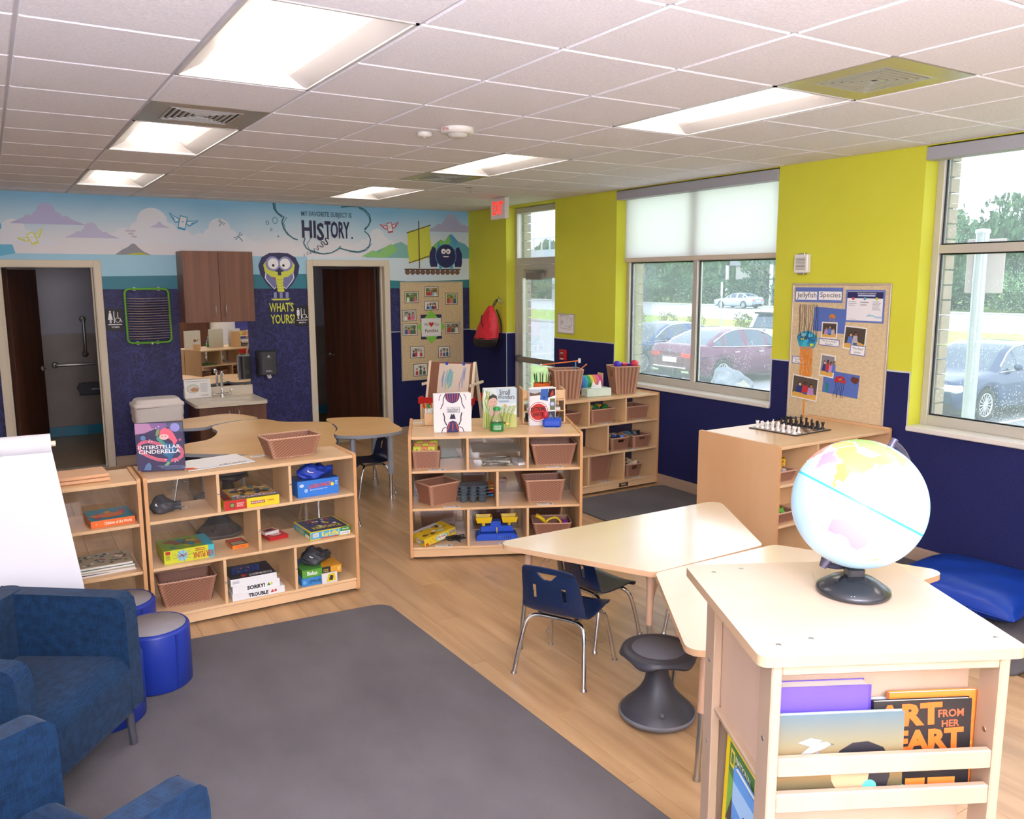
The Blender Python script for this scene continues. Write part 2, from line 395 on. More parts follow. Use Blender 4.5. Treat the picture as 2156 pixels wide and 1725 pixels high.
# troffers
LENS=emat('troffer_lens_lit','fff2e6',LAMP); TRW=pm('c8c5c4',.45,name='troffer_white')
def troffer(loc,label):
    t=thing('ceiling_light',label,'light',loc,0,'recessed ceiling lights')
    a,l=.299,.604
    h=MB(); prof=[(-a,0),(-a+.02,.004),(-.2,.045),(-.145,.085),(-.12,.1),(.12,.1),(.145,.085),(.2,.045),(a-.02,.004),(a,0)]
    n=len(prof)
    v=[(x,-l+.07*(z/.1),z) for x,z in prof]+[(x,l-.07*(z/.1),z) for x,z in prof]
    h.add(v,[(i,i+1,n+i+1,n+i) for i in range(n-1)])
    h.add([(x,-l+.07*(z/.1),z) for x,z in prof],[list(range(n))]); h.add([(x,l-.07*(z/.1),z) for x,z in prof],[list(range(n))[::-1]])
    h.box(-a,-l,-.004,-a+.014,l,.004).box(a-.014,-l,-.004,a,l,.004).box(-a,-l,-.004,a,-l+.014,.004).box(-a,l-.014,-.004,a,l,.004)
    h.build('housing',TRW,t)
    k=MB().grid(lambda u,v:(.118*math.cos(PI*u),(v-.5)*2*.5,.09-.075*math.sin(PI*u)**.8),16,1)
    for s in (-1,1): k.add([(.118*math.cos(PI*i/16),s*.5,.09-.075*math.sin(PI*i/16)**.8) for i in range(17)],[list(range(17))])
    k.build('lens',LENS,t)
    return t
names=['farthest in the left row, beside the sea mural','middle of the left row, past the square vent','largest in view, nearest of the left row',None,None,'farthest of the right row, near the mural bubble','middle of the right row beyond the smoke detector','long one of the right row beside the lime framed vent',None,None]
for (x,y),n in zip(lights,names):
    troffer((x,y,2.893),'white recessed ceiling light '+(n or 'out of view behind the photographer'))
VM=pm('c9c6bc',.3,.75,name='vent_polished_metal'); VL=pm('cfcfcf',.35,.6,name='vent_louver_metal')
for (x,y),n in zip(vents,['in the left row between two lights','far vent at the end of the middle right light','near right vent with a lime sheen']):
    t=thing('ceiling_vent','square metal louvred ceiling vent, '+n,'vent',(x,y,2.893),0,'ceiling air vents')
    p=MB(); a=.298
    for s in ((-a,-a,a,-.19),(-a,.19,a,a),(-a,-.19,-.19,.19),(.19,-.19,a,.19)): p.box(s[0],s[1],-.003,s[2],s[3],.01)
    p.build('face_plate',VM,t); MB().box(-.19,-.19,.016,.19,.19,.03).build('duct_back',DGREY,t)
    for k,a in enumerate((.186,.156,.126,.096,.066,.036)):
        q=MB(); b_=a-.014
        for r4 in range(4): q.add([(-a,-a,-.004),(a,-a,-.004),(b_,-b_,-.004),(-b_,-b_,-.004),(-a,-a,.002),(a,-a,.002),(b_,-b_,.002),(-b_,-b_,.002)],[(0,3,2,1),(4,5,6,7),(0,1,5,4),(2,3,7,6)],0,Matrix.Rotation(r4*PI/2,4,'Z'))
        q.build('louver',VL,t)
# ---- walls
D1=(-5.36,-4.507,2.148); D2=(-2.15,-1.222,2.176)
wb=MB()
for a,b_ in ((XL,D1[0]),(D1[1],D2[0]),(D2[1],.2)): wb.box(a,0,0,b_,.12,3.05)
for d in (D1,D2): wb.box(d[0],0,d[2],d[1],.12,3.05)
wb=struct(wb.build('wall_back',SCRATCH))
wr=MB(); TH=.2
segs=[(0.0,-.95),(-2.0,-3.085),(-5.143,-6.385),(-8.45,YF)]
for a,b_ in segs: wr.box(0,b_,0,TH,a,RAIL,1); wr.box(0,b_,RAIL,TH,a,3.05,0)
for a,b_,z0,z1 in ((-.95,-2.0,0,2.87),(-3.085,-5.143,.944,2.885),(-6.385,-8.45,.944,2.885)):
    wr.box(0,b_,z1,TH,a,3.05,0)
    if z0: wr.box(0,b_,0,TH,a,z0,1)
    if z0:      # lime reveal lining
        wr.box(-.0005,a-.003,z0,TH,a,z1,0); wr.box(-.0005,b_,z0,TH,b_+.003,z1,0)
wr=struct(wr.build('wall_right',[LIME,NAVY]))
struct(MB().box(XL-.1,YF,0,XL,.12,3.05).build('wall_left',pm('dcd8d2',.6,name='off_white_wall_paint'))); 
wf=struct(MB().box(XL-.1,YF-.1,0,.2,YF,3.05).build('wall_front',pm('d8d5d2',.6,name='far_wall_paint')))
MB().box(-3.2,YF,0,-2.25,YF+.04,2.13).box(-1.6,YF,0,-.65,YF+.04,2.13).build('far_door',WOODD,wf)
# rails and baseboards
RAILM=pm('c9ccd6',.4,name='wall_rail_metal')
tn=1
def trim(*b,m=RAILM):
    global tn
    q=MB()
    for k in b: q.box(*k)
    struct(q.build('trim_%d'%tn,m)); tn+=1
trim((-.006,-.95,RAIL,0,0,RAIL+.011),(-.006,-3.085,RAIL,0,-2.0,RAIL+.011),(-.006,-6.385,RAIL,0,-5.143,RAIL+.011),(-.006,YF,RAIL,0,-8.45,RAIL+.011),(0,-.953,RAIL,.13,-.947,RAIL+.011))
trim((-1.15,-.006,RAIL+.004,0,0,RAIL+.014))
trim((-.005,-3.085,.944,0,-3.08,RAIL),(-.005,-5.15,.944,0,-5.143,RAIL),(-.005,-6.385,.944,0,-6.378,RAIL),(-.005,-2.0,0,0,-1.994,RAIL),(-.005,-.956,0,0,-.95,RAIL))
plain=MB().box(-1.15,-.002,0,0,0,RAIL+.004).build('plain_navy_panel',NAVY,wb)
def baseboard(name,segs_):
    q=MB()
    for (x0,y0,x1,y1) in segs_: q.box(x0,y0,0,x1,y1,.085); q.box(x0+.004*(x1-x0<.05 and x0>-.1),y0+.004*(y1-y0<.05),.085,x1,y1,.105)
    struct(q.build(name,BASE))
baseboard('baseboard_right',[(-.014,-.95,0,0),(-.014,-3.085-.0,0,-2.0),(-.014,YF,0,-3.085)])
baseboard('baseboard_back',[(XL,-.014,-5.43,0),(-4.43,-.014,-3.69,0),(-2.9,-.014,-2.21,0),(-1.15,-.014,0,0)])
# ---- doors in the back wall and the washrooms behind them
def doorframe(name,d,label):
    o=struct(MB().build(name,BEIGE)); o['label']=label
    w_=.07
    for s,x in ((-1,d[0]),(1,d[1])):
        q=MB(); xo=x+s*w_
        q.bbox(min(x,xo),-.022,0,max(x,xo),-.0005,d[2]+w_,.004); xi=x-s*.006
        q.box(min(x,xi),-.02,0,max(x,xi),.14,d[2]); q.box(min(x,x-s*.022),.06,0,max(x,x-s*.022),.085,d[2])
        q.build('jamb',BEIGE,o)
    MB().bbox(d[0],-.022,d[2],d[1],-.0005,d[2]+w_,.004).box(d[0],-.02,d[2]-.006,d[1],.14,d[2]).build('head',BEIGE,o)
    MB().box(d[0],-.01,-.004,d[1],.14,.006).build('threshold',ALU,o)
    return o
def leaf(par,hinge,ang,w_,hh,flip):
    F=Matrix.Translation(hinge)@Matrix.Rotation(ang,4,'Z')
    o=MB().bbox(0,-.022,.012,w_,.022,hh,.003).build('door_leaf',WOODD,par); o.matrix_local=F
    for s in (-1,1):
        MB().lathe([(.028,0),(.03,.006),(.012,.01),(.011,.03),(.0,.03)],14,0,Matrix.Translation((w_-.07,s*.022,1.03))@Matrix.Rotation(-s*PI/2,4,'X')).tube([(w_-.07,s*.05,1.03),(w_-.09,s*.06,1.03),(w_-.18,s*.06,1.03)],.01,8).build('door_handle',STEEL,o)
    return o
d1=doorframe('door_1',D1,'beige framed doorway of the left washroom, dark door standing open')
leaf(d1,(D1[0]+.05,.14,0),math.atan2(.80,.29),.86,2.13,1)
d2=doorframe('door_2',D2,'beige framed doorway of the right washroom, dark door standing open')
leaf(d2,(D2[1]-.05,.14,0),math.atan2(.74,-.42),.86,2.15,-1)
GT=pm('a09fac',.35,name='washroom_upper_wall'); GT2=texmat('washroom_tile_grey','85796f','8f837a',3,.3); BT=texmat('teal_base_tile','2a7f9c','2c88a6',5,.25,rnd=.06)
W2=2.3
room=MB()
for a,b_ in ((-5.75,-3.75),(-2.55,-.55)):
    room.box(a,W2,1.33,b_,W2+.05,2.9,0).box(a-.05,.12,0,a,W2,2.9,0).box(b_,.12,0,b_+.05,W2,2.9,0).box(a,.12,2.6,b_,W2,2.65,0).box(a,W2,0,b_,W2+.05,1.33,1)
rm=struct(room.build('wall_washrooms',[GT,GT2]))
FT=texmat('washroom_floor','8b7355','97805f',6,.35)
struct(MB().box(-5.75,.12,-.006,-3.75,W2,.002).box(-2.55,.12,-.006,-.55,W2,.002).build('floor_washrooms',FT))
tm=MB().bbox(-.148,-.008,0,.148,0,.128,.002).mesh('tile',BT)
for a in (-5.75,-2.55):
    for i in range(6): link('tile',tm,rm,(a+.15+.3*i+.05,W2,.003))
# ---- grab bars and folding seat in the left washroom
def grab(label,p0,p1,Y):
    t=thing('grab_bar',label,'grab bar',(0,0,0),0,'washroom grab bars')
    p0=Vector(p0);p1=Vector(p1); n=Vector((0,1,0))
    MB().tube([p0+n*.065,p0+n*.02,p0,p0+(p1-p0)*.02,p1-(p1-p0)*.02,p1,p1+n*.02,p1+n*.065],.017,10).build('bar',STEEL,t)
    for p in (p0,p1): MB().lathe([(.04,0),(.04,.006),(.02,.014)],16,0,Matrix.Translation(p+n*.068)@Matrix.Rotation(PI/2,4,'X')).build('flange',STEEL,t)
grab('upright steel grab bar on the left washroom wall',(-4.455,W2-.07,1.515),(-4.455,W2-.07,1.06),W2)
grab('level steel grab bar beneath the upright one',(-4.81,W2-.07,.935),(-4.2,W2-.07,.935),W2)
t=thing('baby_seat','dark fold-down wall seat seen through the left washroom door','seat',(-4.40,W2-.1,.545))
MB().prism(circ(-.06,.09,.1,.07,10,90,270)+[(.2,.02),(.2,.16)],-.03,.05,0,Matrix.Rotation(PI/2,4,'X')@Matrix.Translation((-.03,-.01,-.02))).build('shell',DGREY,t)
MB().box(-.16,.05,-.02,.2,.1,.14).build('mount',BLACK,t); MB().tube([(-.03,-.06,.07),(.04,-.075,.07),(.12,-.06,.07)],.008,8).build('handle',STEEL,t)
# ---- mural print on the back wall
WF=frame((0,0,0),(1,0,0),(0,0,1))
m,nt,b=newmat('mural_sky_gradient'); L=nt.links.new; tc=node(nt,'ShaderNodeTexCoord'); sx=node(nt,'ShaderNodeSeparateXYZ'); L(tc.outputs['Object'],sx.inputs[0])
n1=node(nt,'ShaderNodeTexNoise'); n1.inputs['Scale'].default_value=1.3; L(tc.outputs['Object'],n1.inputs['Vector'])
ma=node(nt,'ShaderNodeMath',operation='MULTIPLY_ADD'); ma.inputs[1].default_value=.25; L(n1.outputs['Fac'],ma.inputs[0]); L(sx.outputs[1],ma.inputs[2])
mr=node(nt,'ShaderNodeMapRange'); mr.inputs[1].default_value=2.52; mr.inputs[2].default_value=2.99; L(ma.outputs[0],mr.inputs[0])
rp=node(nt,'ShaderNodeValToRGB'); rp.color_ramp.elements[0].color=lin('e3e2ea'); rp.color_ramp.elements[1].color=lin('86bfe2'); e=rp.color_ramp.elements.new(.5); e.color=lin('bcd9ec')
L(mr.outputs[0],rp.inputs[0]); L(rp.outputs[0],b.inputs['Base Color']); b.inputs['Roughness'].default_value=.55; SKYM=m
def mural(name,fn,base):
    p=Print(.00015,base); fn(p); return p.build(name,wb,WF)
def f(p):
    p.rect(XL,2.275,0,H,SKYM)
mural('mural_sky',f,.0003)
def f(p):
    lb='9fd0e8'
    p.many([rect(XL,2.205,D2[0],2.28),rect(XL,2.06,-5.42,2.24),[(-4.44,2.05),(-2.2,2.078),(-2.2,2.24),(-4.44,2.24)]],lb)
    p.many([[(-1.16,2.0),(-.9,1.985),(-.5,1.99),(0,2.005),(0,2.28),(-1.16,2.28)],rect(-2.2,2.24,-1.15,2.28)],'d3e4f0')
    p.many([[(-4.44,1.915),(-2.2,1.905),(-2.2,2.078),(-4.44,2.05)],rect(XL,1.915,-5.42,2.05)],'2f7c93')
    p.many([[(-1.16,1.9),(0,1.9),(0,2.005),(-.5,1.99),(-.9,1.985),(-1.16,2.0)]],'2b7f8e')
    p.poly([(-6.5,2.28),(-6.5,2.06),(-5.44,2.06),(-5.43,2.23),(-5.2,2.28),(-5.24,2.45),(-5.32,2.6),(-5.5,2.66),(-6.5,2.7)],'5fb4da')
mural('mural_sea',f,.0006)
def cloud(p,x,z,s,c,flat=True):
    bl=[(-.16,.0,.05),(-.07,.03,.06),(0,.09,.085),(.08,.03,.06),(.17,.0,.05)]
    p.many([circ(x+a*s,z+b_*s,r*s,r*s*.9,18) for a,b_,r in bl]+[rect(x-.17*s,z-.04*s,x+.18*s,z+.02*s),[(x-.33*s,z-.045*s),(x+.36*s,z-.045*s),(x+.2*s,z+.02*s),(x-.2*s,z+.02*s)]],c)
def f(p):
    for x,z,s in ((-5.2,2.42,1.2),(-3.9,2.48,1.8),(-3.2,2.46,1.4),(-1.3,2.45,1.1)): cloud(p,x,z,s,'dfe3ee')
    cloud(p,-4.9,2.62,1.0,'b5b4dc'); cloud(p,-4.5,2.48,.75,'c3c1e0'); cloud(p,-3.83,2.585,.3,'c3c1e0')
    cloud(p,-.26,2.67,1.1,'aaaed0')
    p.poly(rect(-.3,2.62,-.0,2.7),'aaaed0')
mural('mural_clouds',f,.0015)
def f(p):
    p.poly([(-1.47,2.28),(-1.36,2.34),(-1.27,2.38),(-1.17,2.42),(-1.12,2.43),(-1.04,2.46),(-.98,2.48),(-.9,2.44),(-.8,2.42),(-.7,2.36),(-.6,2.28)],'7fb6b4')
    p.poly([(-1.52,2.29),(-1.4,2.35),(-1.36,2.37),(-1.28,2.34),(-1.2,2.41),(-1.12,2.45),(-1.06,2.42),(-1.02,2.38),(-1.08,2.33),(-1.2,2.28)],'8fc879')
    p.poly([(-.68,2.28),(-.58,2.4),(-.5,2.46),(-.42,2.52),(-.36,2.5),(-.29,2.585),(-.25,2.59),(-.16,2.5),(-.06,2.47),(0,2.42),(0,2.28)],'5fa6b8')
    p.poly([(-.6,2.38),(-.48,2.48),(-.42,2.52),(-.36,2.5),(-.29,2.585),(-.26,2.5),(-.33,2.44),(-.4,2.42),(-.5,2.36)],'7cc06b')
    p.poly([(-.29,2.585),(-.25,2.59),(-.16,2.5),(-.2,2.44),(-.26,2.46)],'4f93c0')
    # volcano island
    p.poly([(-4.29,2.277),(-4.22,2.33),(-4.16,2.36),(-4.12,2.395),(-4.09,2.395),(-4.05,2.35),(-4.0,2.31),(-3.93,2.277)],'8d8f9c')
    p.poly([(-4.19,2.278),(-4.1,2.3),(-4.02,2.3),(-3.96,2.278)],'b9bd3a')
    p.many([circ(-4.12+dx,2.5+dz,.03,.012,10) for dx,dz in ((0,0),(.02,.03),(-.03,.03),(.03,-.03))],'c9c3d2')
mural('mural_mountains',f,.0032)
def phone(p,x,z,s,c,rot):
    cr,sr=math.cos(rot),math.sin(rot); T_=lambda q:[(x+(a*cr-b_*sr)*s,z+(a*sr+b_*cr)*s) for a,b_ in q]
    p.poly(T_(rect(-.055,-.1,.055,.1)),c); p.poly(T_(rect(-.043,-.07,.043,.085)),'e4e6ee')
    for sg in (-1,1):
        p.poly(T_([(sg*.055,-.01),(sg*.1,-.03),(sg*.19,.06),(sg*.21,.1),(sg*.14,.07),(sg*.055,.05)]),c)
        p.poly(T_([(sg*.062,.005),(sg*.1,-.01),(sg*.165,.06),(sg*.18,.075),(sg*.13,.055),(sg*.062,.035)]),'dfe6f0')
        p.poly(T_([(sg*.1,.005),(sg*.13,.02),(sg*.16,.062),(sg*.13,.04)]),c)
    p.poly(T_(circ(0,.01,.016,.012,12)),c); p.poly(T_(circ(0,.004,.011,.008,12)),'e4e6ee')
def f(p):
    phone(p,-3.59,2.63,.75,'3f9cc9',-.25); phone(p,-5.04,2.43,.6,'d3d94a',.4); phone(p,-1.13,2.65,.62,'c03a4e',.15)
    for x,z,r in ((-2.99,2.49,.7),(-3.18,2.64,-.6)):
        S_=.6 if r>0 else .45
        cr,sr=math.cos(r),math.sin(r); T_=lambda q:[(x+a*cr-b_*sr,z+a*sr+b_*cr) for a,b_ in q]
        p.poly(T_(stroke([(0,.035*S_),(0,-.1*S_)],.014*S_)),'3d6f7d')
        for a in (.5,-.5,.05,-.05): p.poly(T_(stroke([(0,.01),((1 if a>0 else -1)*.085*S_,(.055 if abs(a)>.2 else .0)*S_)],[.006*S_,.02*S_])),'5f93a5')
mural('mural_winged_phones',f,.0046)
def f(p):
    tl='2e6f82'
    p.line([(-2.58,2.89),(-2.57,2.82),(-2.53,2.77),(-2.48,2.735)],.022,tl); p.line([(-2.56,2.89),(-2.55,2.8),(-2.5,2.75)],.008,tl)
    p.line([(-2.46,2.74),(-2.49,2.68),(-2.47,2.6),(-2.43,2.54),(-2.36,2.49),(-2.31,2.475)],.016,tl); p.line([(-2.43,2.73),(-2.47,2.67),(-2.45,2.58),(-2.4,2.52)],.007,tl)
    p.line([(-2.22,2.5),(-2.24,2.44),(-2.21,2.38),(-2.12,2.33),(-2.0,2.315),(-1.9,2.33),(-1.82,2.37),(-1.78,2.41)],.014,tl); p.line([(-2.15,2.5),(-2.2,2.43),(-2.17,2.36),(-2.05,2.33)],.007,tl)
    p.line([(-1.8,2.385),(-1.68,2.36),(-1.56,2.345),(-1.47,2.37),(-1.41,2.42),(-1.39,2.5),(-1.42,2.56),(-1.47,2.6)],.014,tl)
    p.line([(-1.78,2.39),(-1.66,2.345),(-1.54,2.335),(-1.44,2.37),(-1.38,2.45)],.007,tl)
    p.line([(-1.47,2.62),(-1.42,2.66),(-1.38,2.73),(-1.4,2.8),(-1.46,2.86),(-1.55,2.89),(-1.66,2.89),(-1.76,2.875)],.016,tl); p.line([(-1.46,2.61),(-1.4,2.68),(-1.4,2.76),(-1.45,2.83),(-1.53,2.87)],.008,tl)
    for x,z,r in ((-2.57,2.69,.035),(-2.66,2.66,.02),(-2.62,2.585,.014),(-2.54,2.51,.007)):
        p.line([(a,b_) for a,b_ in circ(x,z,r*.8,r,14)+circ(x,z,r*.8,r,14)[:1]],.006,tl)
    p.text('MY FAVORITE SUBJECT IS',-2.255,2.735,-1.63,2.81,'2e5f78',.01)
    nv='26264e'
    p.text('HI',-2.255,2.50,-2.085,2.705,nv,.03); p.text('S',-2.075,2.47,-1.985,2.68,nv,.03); p.text('TORY',-1.975,2.50,-1.66,2.705,nv,.03); p.text('.',-1.645,2.5,-1.62,2.525,nv,.03)
    for x,z,h in ((-2.24,2.28,.03),(-2.2,2.3,.035),(-2.16,2.315,.04),(-2.115,2.335,.045),(-2.07,2.36,.055),(-2.015,2.39,.075),(-1.96,2.42,.09)):
        p.text('S',x-h*.32,z,x+h*.32,z+h,nv,.0,-.25)
mural('mural_lettering',f,.0046)
def f(p):
    nv='2b2b5e'; yl='d6dc52'; lv='8d90c4'; x=-2.545
    p.poly([(x+a*.25,2.16+b_*.27) for a,b_ in ((0,.6),(.45,.58),(.8,.4),(.97,.05),(.9,-.3),(.6,-.75),(.3,-1.0),(-.3,-1.0),(-.6,-.75),(-.9,-.3),(-.97,.05),(-.8,.4),(-.45,.58))],nv)
    for s in (-1,1):
        p.poly([(x+s*a,b_) for a,b_ in ((.03,2.06),(.16,2.13),(.175,2.03),(.15,1.99),(.07,1.9),(.045,1.92))],'eef0f6'); p.poly([(x+s*a,b_) for a,b_ in ((.03,2.05),(.15,2.11),(.163,2.03),(.14,1.995),(.07,1.91),(.045,1.93))],'7578b0')
        p.poly([(x+s*a,b_) for a,b_ in ((.02,2.1),(.1,2.12),(.16,2.22),(.185,2.18),(.17,2.1),(.1,2.045),(.02,2.03))],yl)
    p.poly([(x-.05,2.06),(x+.05,2.06),(x+.035,1.96),(x+.05,1.87),(x-.03,1.87),(x-.04,1.96)],yl)
    for z in (1.9,1.935,1.97,2.005): p.line([(x-.035,z+.006),(x,z),(x+.04,z+.008)],.004,'8f9a30')
    for s in (-1,1):
        p.circ(x+s*.075,2.195,.085,lv); p.circ(x+s*.07,2.195,.062,'f6f6fa'); p.circ(x+s*.06-.01,2.175,.015,'2a1c24')
    p.poly([(x-.09,2.035),(x-.05,2.03),(x,2.075),(x-.03,2.05),(x-.06,2.015)],'c9403f')
    for i,c in enumerate((lv,nv,lv,nv,lv)): p.rect(x-.08+i*.035,1.795,x-.045+i*.035,1.865,c)
    p.poly([(x-.115,1.79),(x+.115,1.79),(x+.09,1.77),(x-.09,1.77)],yl)
    p.text("WHAT'S",-2.685,1.635,-2.395,1.745,yl,.02); p.text('YOURS?',-2.675,1.495,-2.385,1.605,yl,.02)
mural('mural_cobra',f,.0046)
def f(p):
    br='5a4038'; nv='27285e'; yl='cfd24c'; bl='4fa3cc'
    p.poly([(-.885,2.61),(-.75,2.64),(-.575,2.7),(-.575,2.6),(-.555,2.45),(-.555,2.31),(-.7,2.25),(-.87,2.215),(-.89,2.4)],yl)
    p.line([(-.9,2.59),(-.56,2.7)],.012,br); p.line([(-.88,2.215),(-.55,2.32)],.012,br); p.line([(-.729,2.745),(-.729,2.15)],.014,br)
    p.rect(-.94,2.125,-.13,2.145,br)
    p.many([circ(-.9+.072*i,2.1,.035,.032,14) for i in range(11)],'6b4b3e')
    p.many([circ(-.9+.072*i,2.1,.018,.016,10) for i in range(11)],'7d5a4a')
    x,z=-.345,2.31
    for s in (-1,1):
        p.poly([(x+s*.06,z+.11),(x+s*.11,z+.19),(x+s*.12,z+.08)],bl); p.poly([(x+s*.05,z-.13),(x+s*.085,z-.19),(x+s*.11,z-.12)],bl)
        p.poly([(x+s*a,z+b_) for a,b_ in ((.15,.1),(.19,.12),(.235,.04),(.24,-.08),(.225,-.14),(.13,-.14),(.12,-.02))],nv)
    p.circ(x,z,.155,bl,.155); p.circ(x,z,.145,nv,.15)
    for s in (-1,1): p.circ(x+s*.035,z+.06,.034,'f4f4f8'); p.circ(x+s*.03,z+.055,.01,'2a1c24')
    p.poly([(x-.05,z),(x+.05,z),(x+.03,z-.015),(x-.03,z-.015)],'f4f4f8')
mural('mural_raft',f,.0046)
# ---- exit door in the window wall
GLASS=glassmat('window_glass_wet','fafdff',.09,.05,.02,drops=75)
GLASSD=glassmat('door_glass','fafdff',.05,.05,.02)
ext=struct(MB().build('door_3',ALU)); ext['label']='aluminium glass exit door with push bar and transom'
x0=.125
def bars(par,name,mt,*bs):
    q=MB()
    for b_ in bs: q.bbox(*b_,.003)
    return q.build(name,mt,par)
bars(ext,'frame',ALU,(x0,-1.0,0,x0+.07,-.953,2.865),(x0,-2.0,0,x0+.07,-1.95,2.865),(x0,-1.95,2.80,x0+.07,-1.0,2.865),(x0,-1.95,2.185,x0+.07,-1.0,2.265))
bars(ext,'transom_pane',GLASSD,(x0+.03,-1.94,2.265,x0+.036,-1.01,2.8))
lf=bars(ext,'door_leaf',ALU,(x0+.01,-1.11,.02,x0+.055,-1.003,2.18),(x0+.01,-1.948,.02,x0+.055,-1.84,2.18),(x0+.01,-1.84,2.02,x0+.055,-1.11,2.18),(x0+.01,-1.84,.02,x0+.055,-1.11,.25))
bars(lf,'pane',GLASSD,(x0+.03,-1.84,.25,x0+.036,-1.11,2.02))
bars(lf,'push_bar',STEEL,(x0-.045,-1.93,.99,x0-.02,-1.02,1.06)); bars(lf,'bar_end',DGREY,(x0-.03,-1.1,.985,x0+.015,-1.02,1.065),(x0-.03,-1.93,.985,x0+.015,-1.86,1.065))
bars(lf,'door_closer',pm('8c857c',.4,.4,name='closer_metal'),(x0-.055,-1.62,2.0,x0,-1.28,2.085)); bars(lf,'closer_arm',STEEL,(x0-.03,-1.66,2.11,x0,-1.18,2.125),(x0-.05,-1.68,2.105,x0-.02,-1.4,2.118))
# ---- windows
def window(n,y1,y0,label,mull,split):
    o=struct(MB().build('window_%d'%n,ALU)); o['label']=label; x=.14
    fr=[(x,y1-.05,.965,x+.07,y1,2.885),(x,y0,.965,x+.07,y0+.05,2.885),(x,y0+.05,2.83,x+.07,y1-.05,2.885),(x,y0+.05,.965,x+.07,y1-.05,1.035)]
    bars(o,'frame',ALU,*fr)
    e=[y1-.05]+sum([[m_+.03,m_-.03] for m_ in mull],[])+[y0+.05]
    for m_ in mull: bars(o,'mullion',ALU,(x,m_-.03,1.035,x+.07,m_+.03,2.83))
    for i in range(0,len(e),2):
        a,b_=e[i],e[i+1]
        bars(o,'transom',ALU,(x,b_,2.17,x+.07,a,2.228))
        for z0,z1 in ((1.035,2.17),(2.228,2.83)):
            bars(o,'gasket',BLACK,(x+.025,a-.012,z0,x+.045,a,z1),(x+.025,b_,z0,x+.045,b_+.012,z1),(x+.025,b_,z0,x+.045,a,z0+.01),(x+.025,b_,z1-.01,x+.045,a,z1))
            bars(o,'pane',GLASS,(x+.032,b_+.004,z0+.002,x+.038,a-.004,z1-.002))
    MB().bbox(-.022,y0-.006,.928,x+.02,y1+.006,.965,.006).build('sill',pm('ded9d0',.35,name='window_sill_stone'),o)
    return o
w1=window(1,-3.088,-5.14,'wide two-light window behind a half drawn white roller blind',[-4.08],2.2)
w2=window(2,-6.388,-8.447,'right-hand window with its blind fully raised, cut off by the frame',[-7.42],2.2)
VAL=pm('a3a3a8',.5,name='grey_valance')
m,nt,b=newmat('roller_blind_fabric'); L=nt.links.new; out=nt.nodes['Material Output']
tr=node(nt,'ShaderNodeBsdfTranslucent'); tr.inputs[0].default_value=lin('fbfaf8'); df=node(nt,'ShaderNodeBsdfDiffuse'); df.inputs[0].default_value=lin('f1eee8'); tp=node(nt,'ShaderNodeBsdfTransparent')
m1=node(nt,'ShaderNodeMixShader'); m1.inputs[0].default_value=.78; L(df.outputs[0],m1.inputs[1]); L(tr.outputs[0],m1.inputs[2]); m2=node(nt,'ShaderNodeMixShader'); m2.inputs[0].default_value=.1; L(m1.outputs[0],m2.inputs[1]); L(tp.outputs[0],m2.inputs[2]); L(m2.outputs[0],out.inputs[0]); BLIND=m
def blind(y1,y0,zb,label):
    t=thing('roller_blind',label,'blind',(0,0,0))
    MB().bbox(-.012,y0+.003,2.79,.095,y1-.003,2.875,.003).build('valance',VAL,t)
    if zb<2.7:
        MB().box(.099,y0+.02,zb+.035,.1005,y1-.02,2.795).build('shade_cloth',BLIND,t); MB().bbox(.092,y0+.018,zb,.107,y1-.018,zb+.04,.004).build('hem_bar',pm('cdbfae',.6,name='hem_bar_cloth'),t)
    return t
blind(-3.09,-5.138,2.175,'half drawn white roller blind under a grey valance'); blind(-6.39,-8.445,2.77,'grey valance with its blind rolled up above the right-hand window')
# ---- brick reveals outside
BRICK=texmat('buff_brick','a5917f','b3a08e',30,.85,bump=.3,bscale=120,rnd=.12,spec=.2); MORT=pm('d3d0ca',.9,name='mortar')
exb=MB()
for a,b_ in ((.5,-.93),(-2.02,-3.06),(-5.17,-6.36),(-8.47,YF)): exb.box(.215,b_,-.7,.318,a,3.2)
exb.box(.215,YF,2.9,.318,.5,3.2); exb.box(.215,-5.17,-.7,.318,-3.06,.9); exb.box(.215,-8.47,-.7,.318,-6.36,.9)
exb=exb.build('masonry_core',MORT,wr)
bmsh=MB().bbox(-.052,-.05,-.0475,.052,.05,.0475,.003).mesh('brick',BRICK)
for yj,sg in ((-.93,-1),(-3.06,-1),(-6.36,-1)):
    for i in range(34):
        z=-.62+.105*i
        if z<(.0 if yj>-1 else .9)-.1: continue
        link('brick',bmsh,wr,(.27,yj-.04+.002,z))

for a in (-4.75,-1.55):
    t=thing('washroom_fill_light','round ceiling light inside the '+('left' if a<-3 else 'right')+' washroom, above the doorway','light',(a,1.2,2.599),0,'washroom ceiling lights'); MB().lathe([(.15,0),(.15,-.02),(.12,-.05),(0,-.06)],28).build('diffuser',emat('washroom_fill_glow','fff2e6',4.5),t)  # unseen lamps added to brighten the dark washrooms
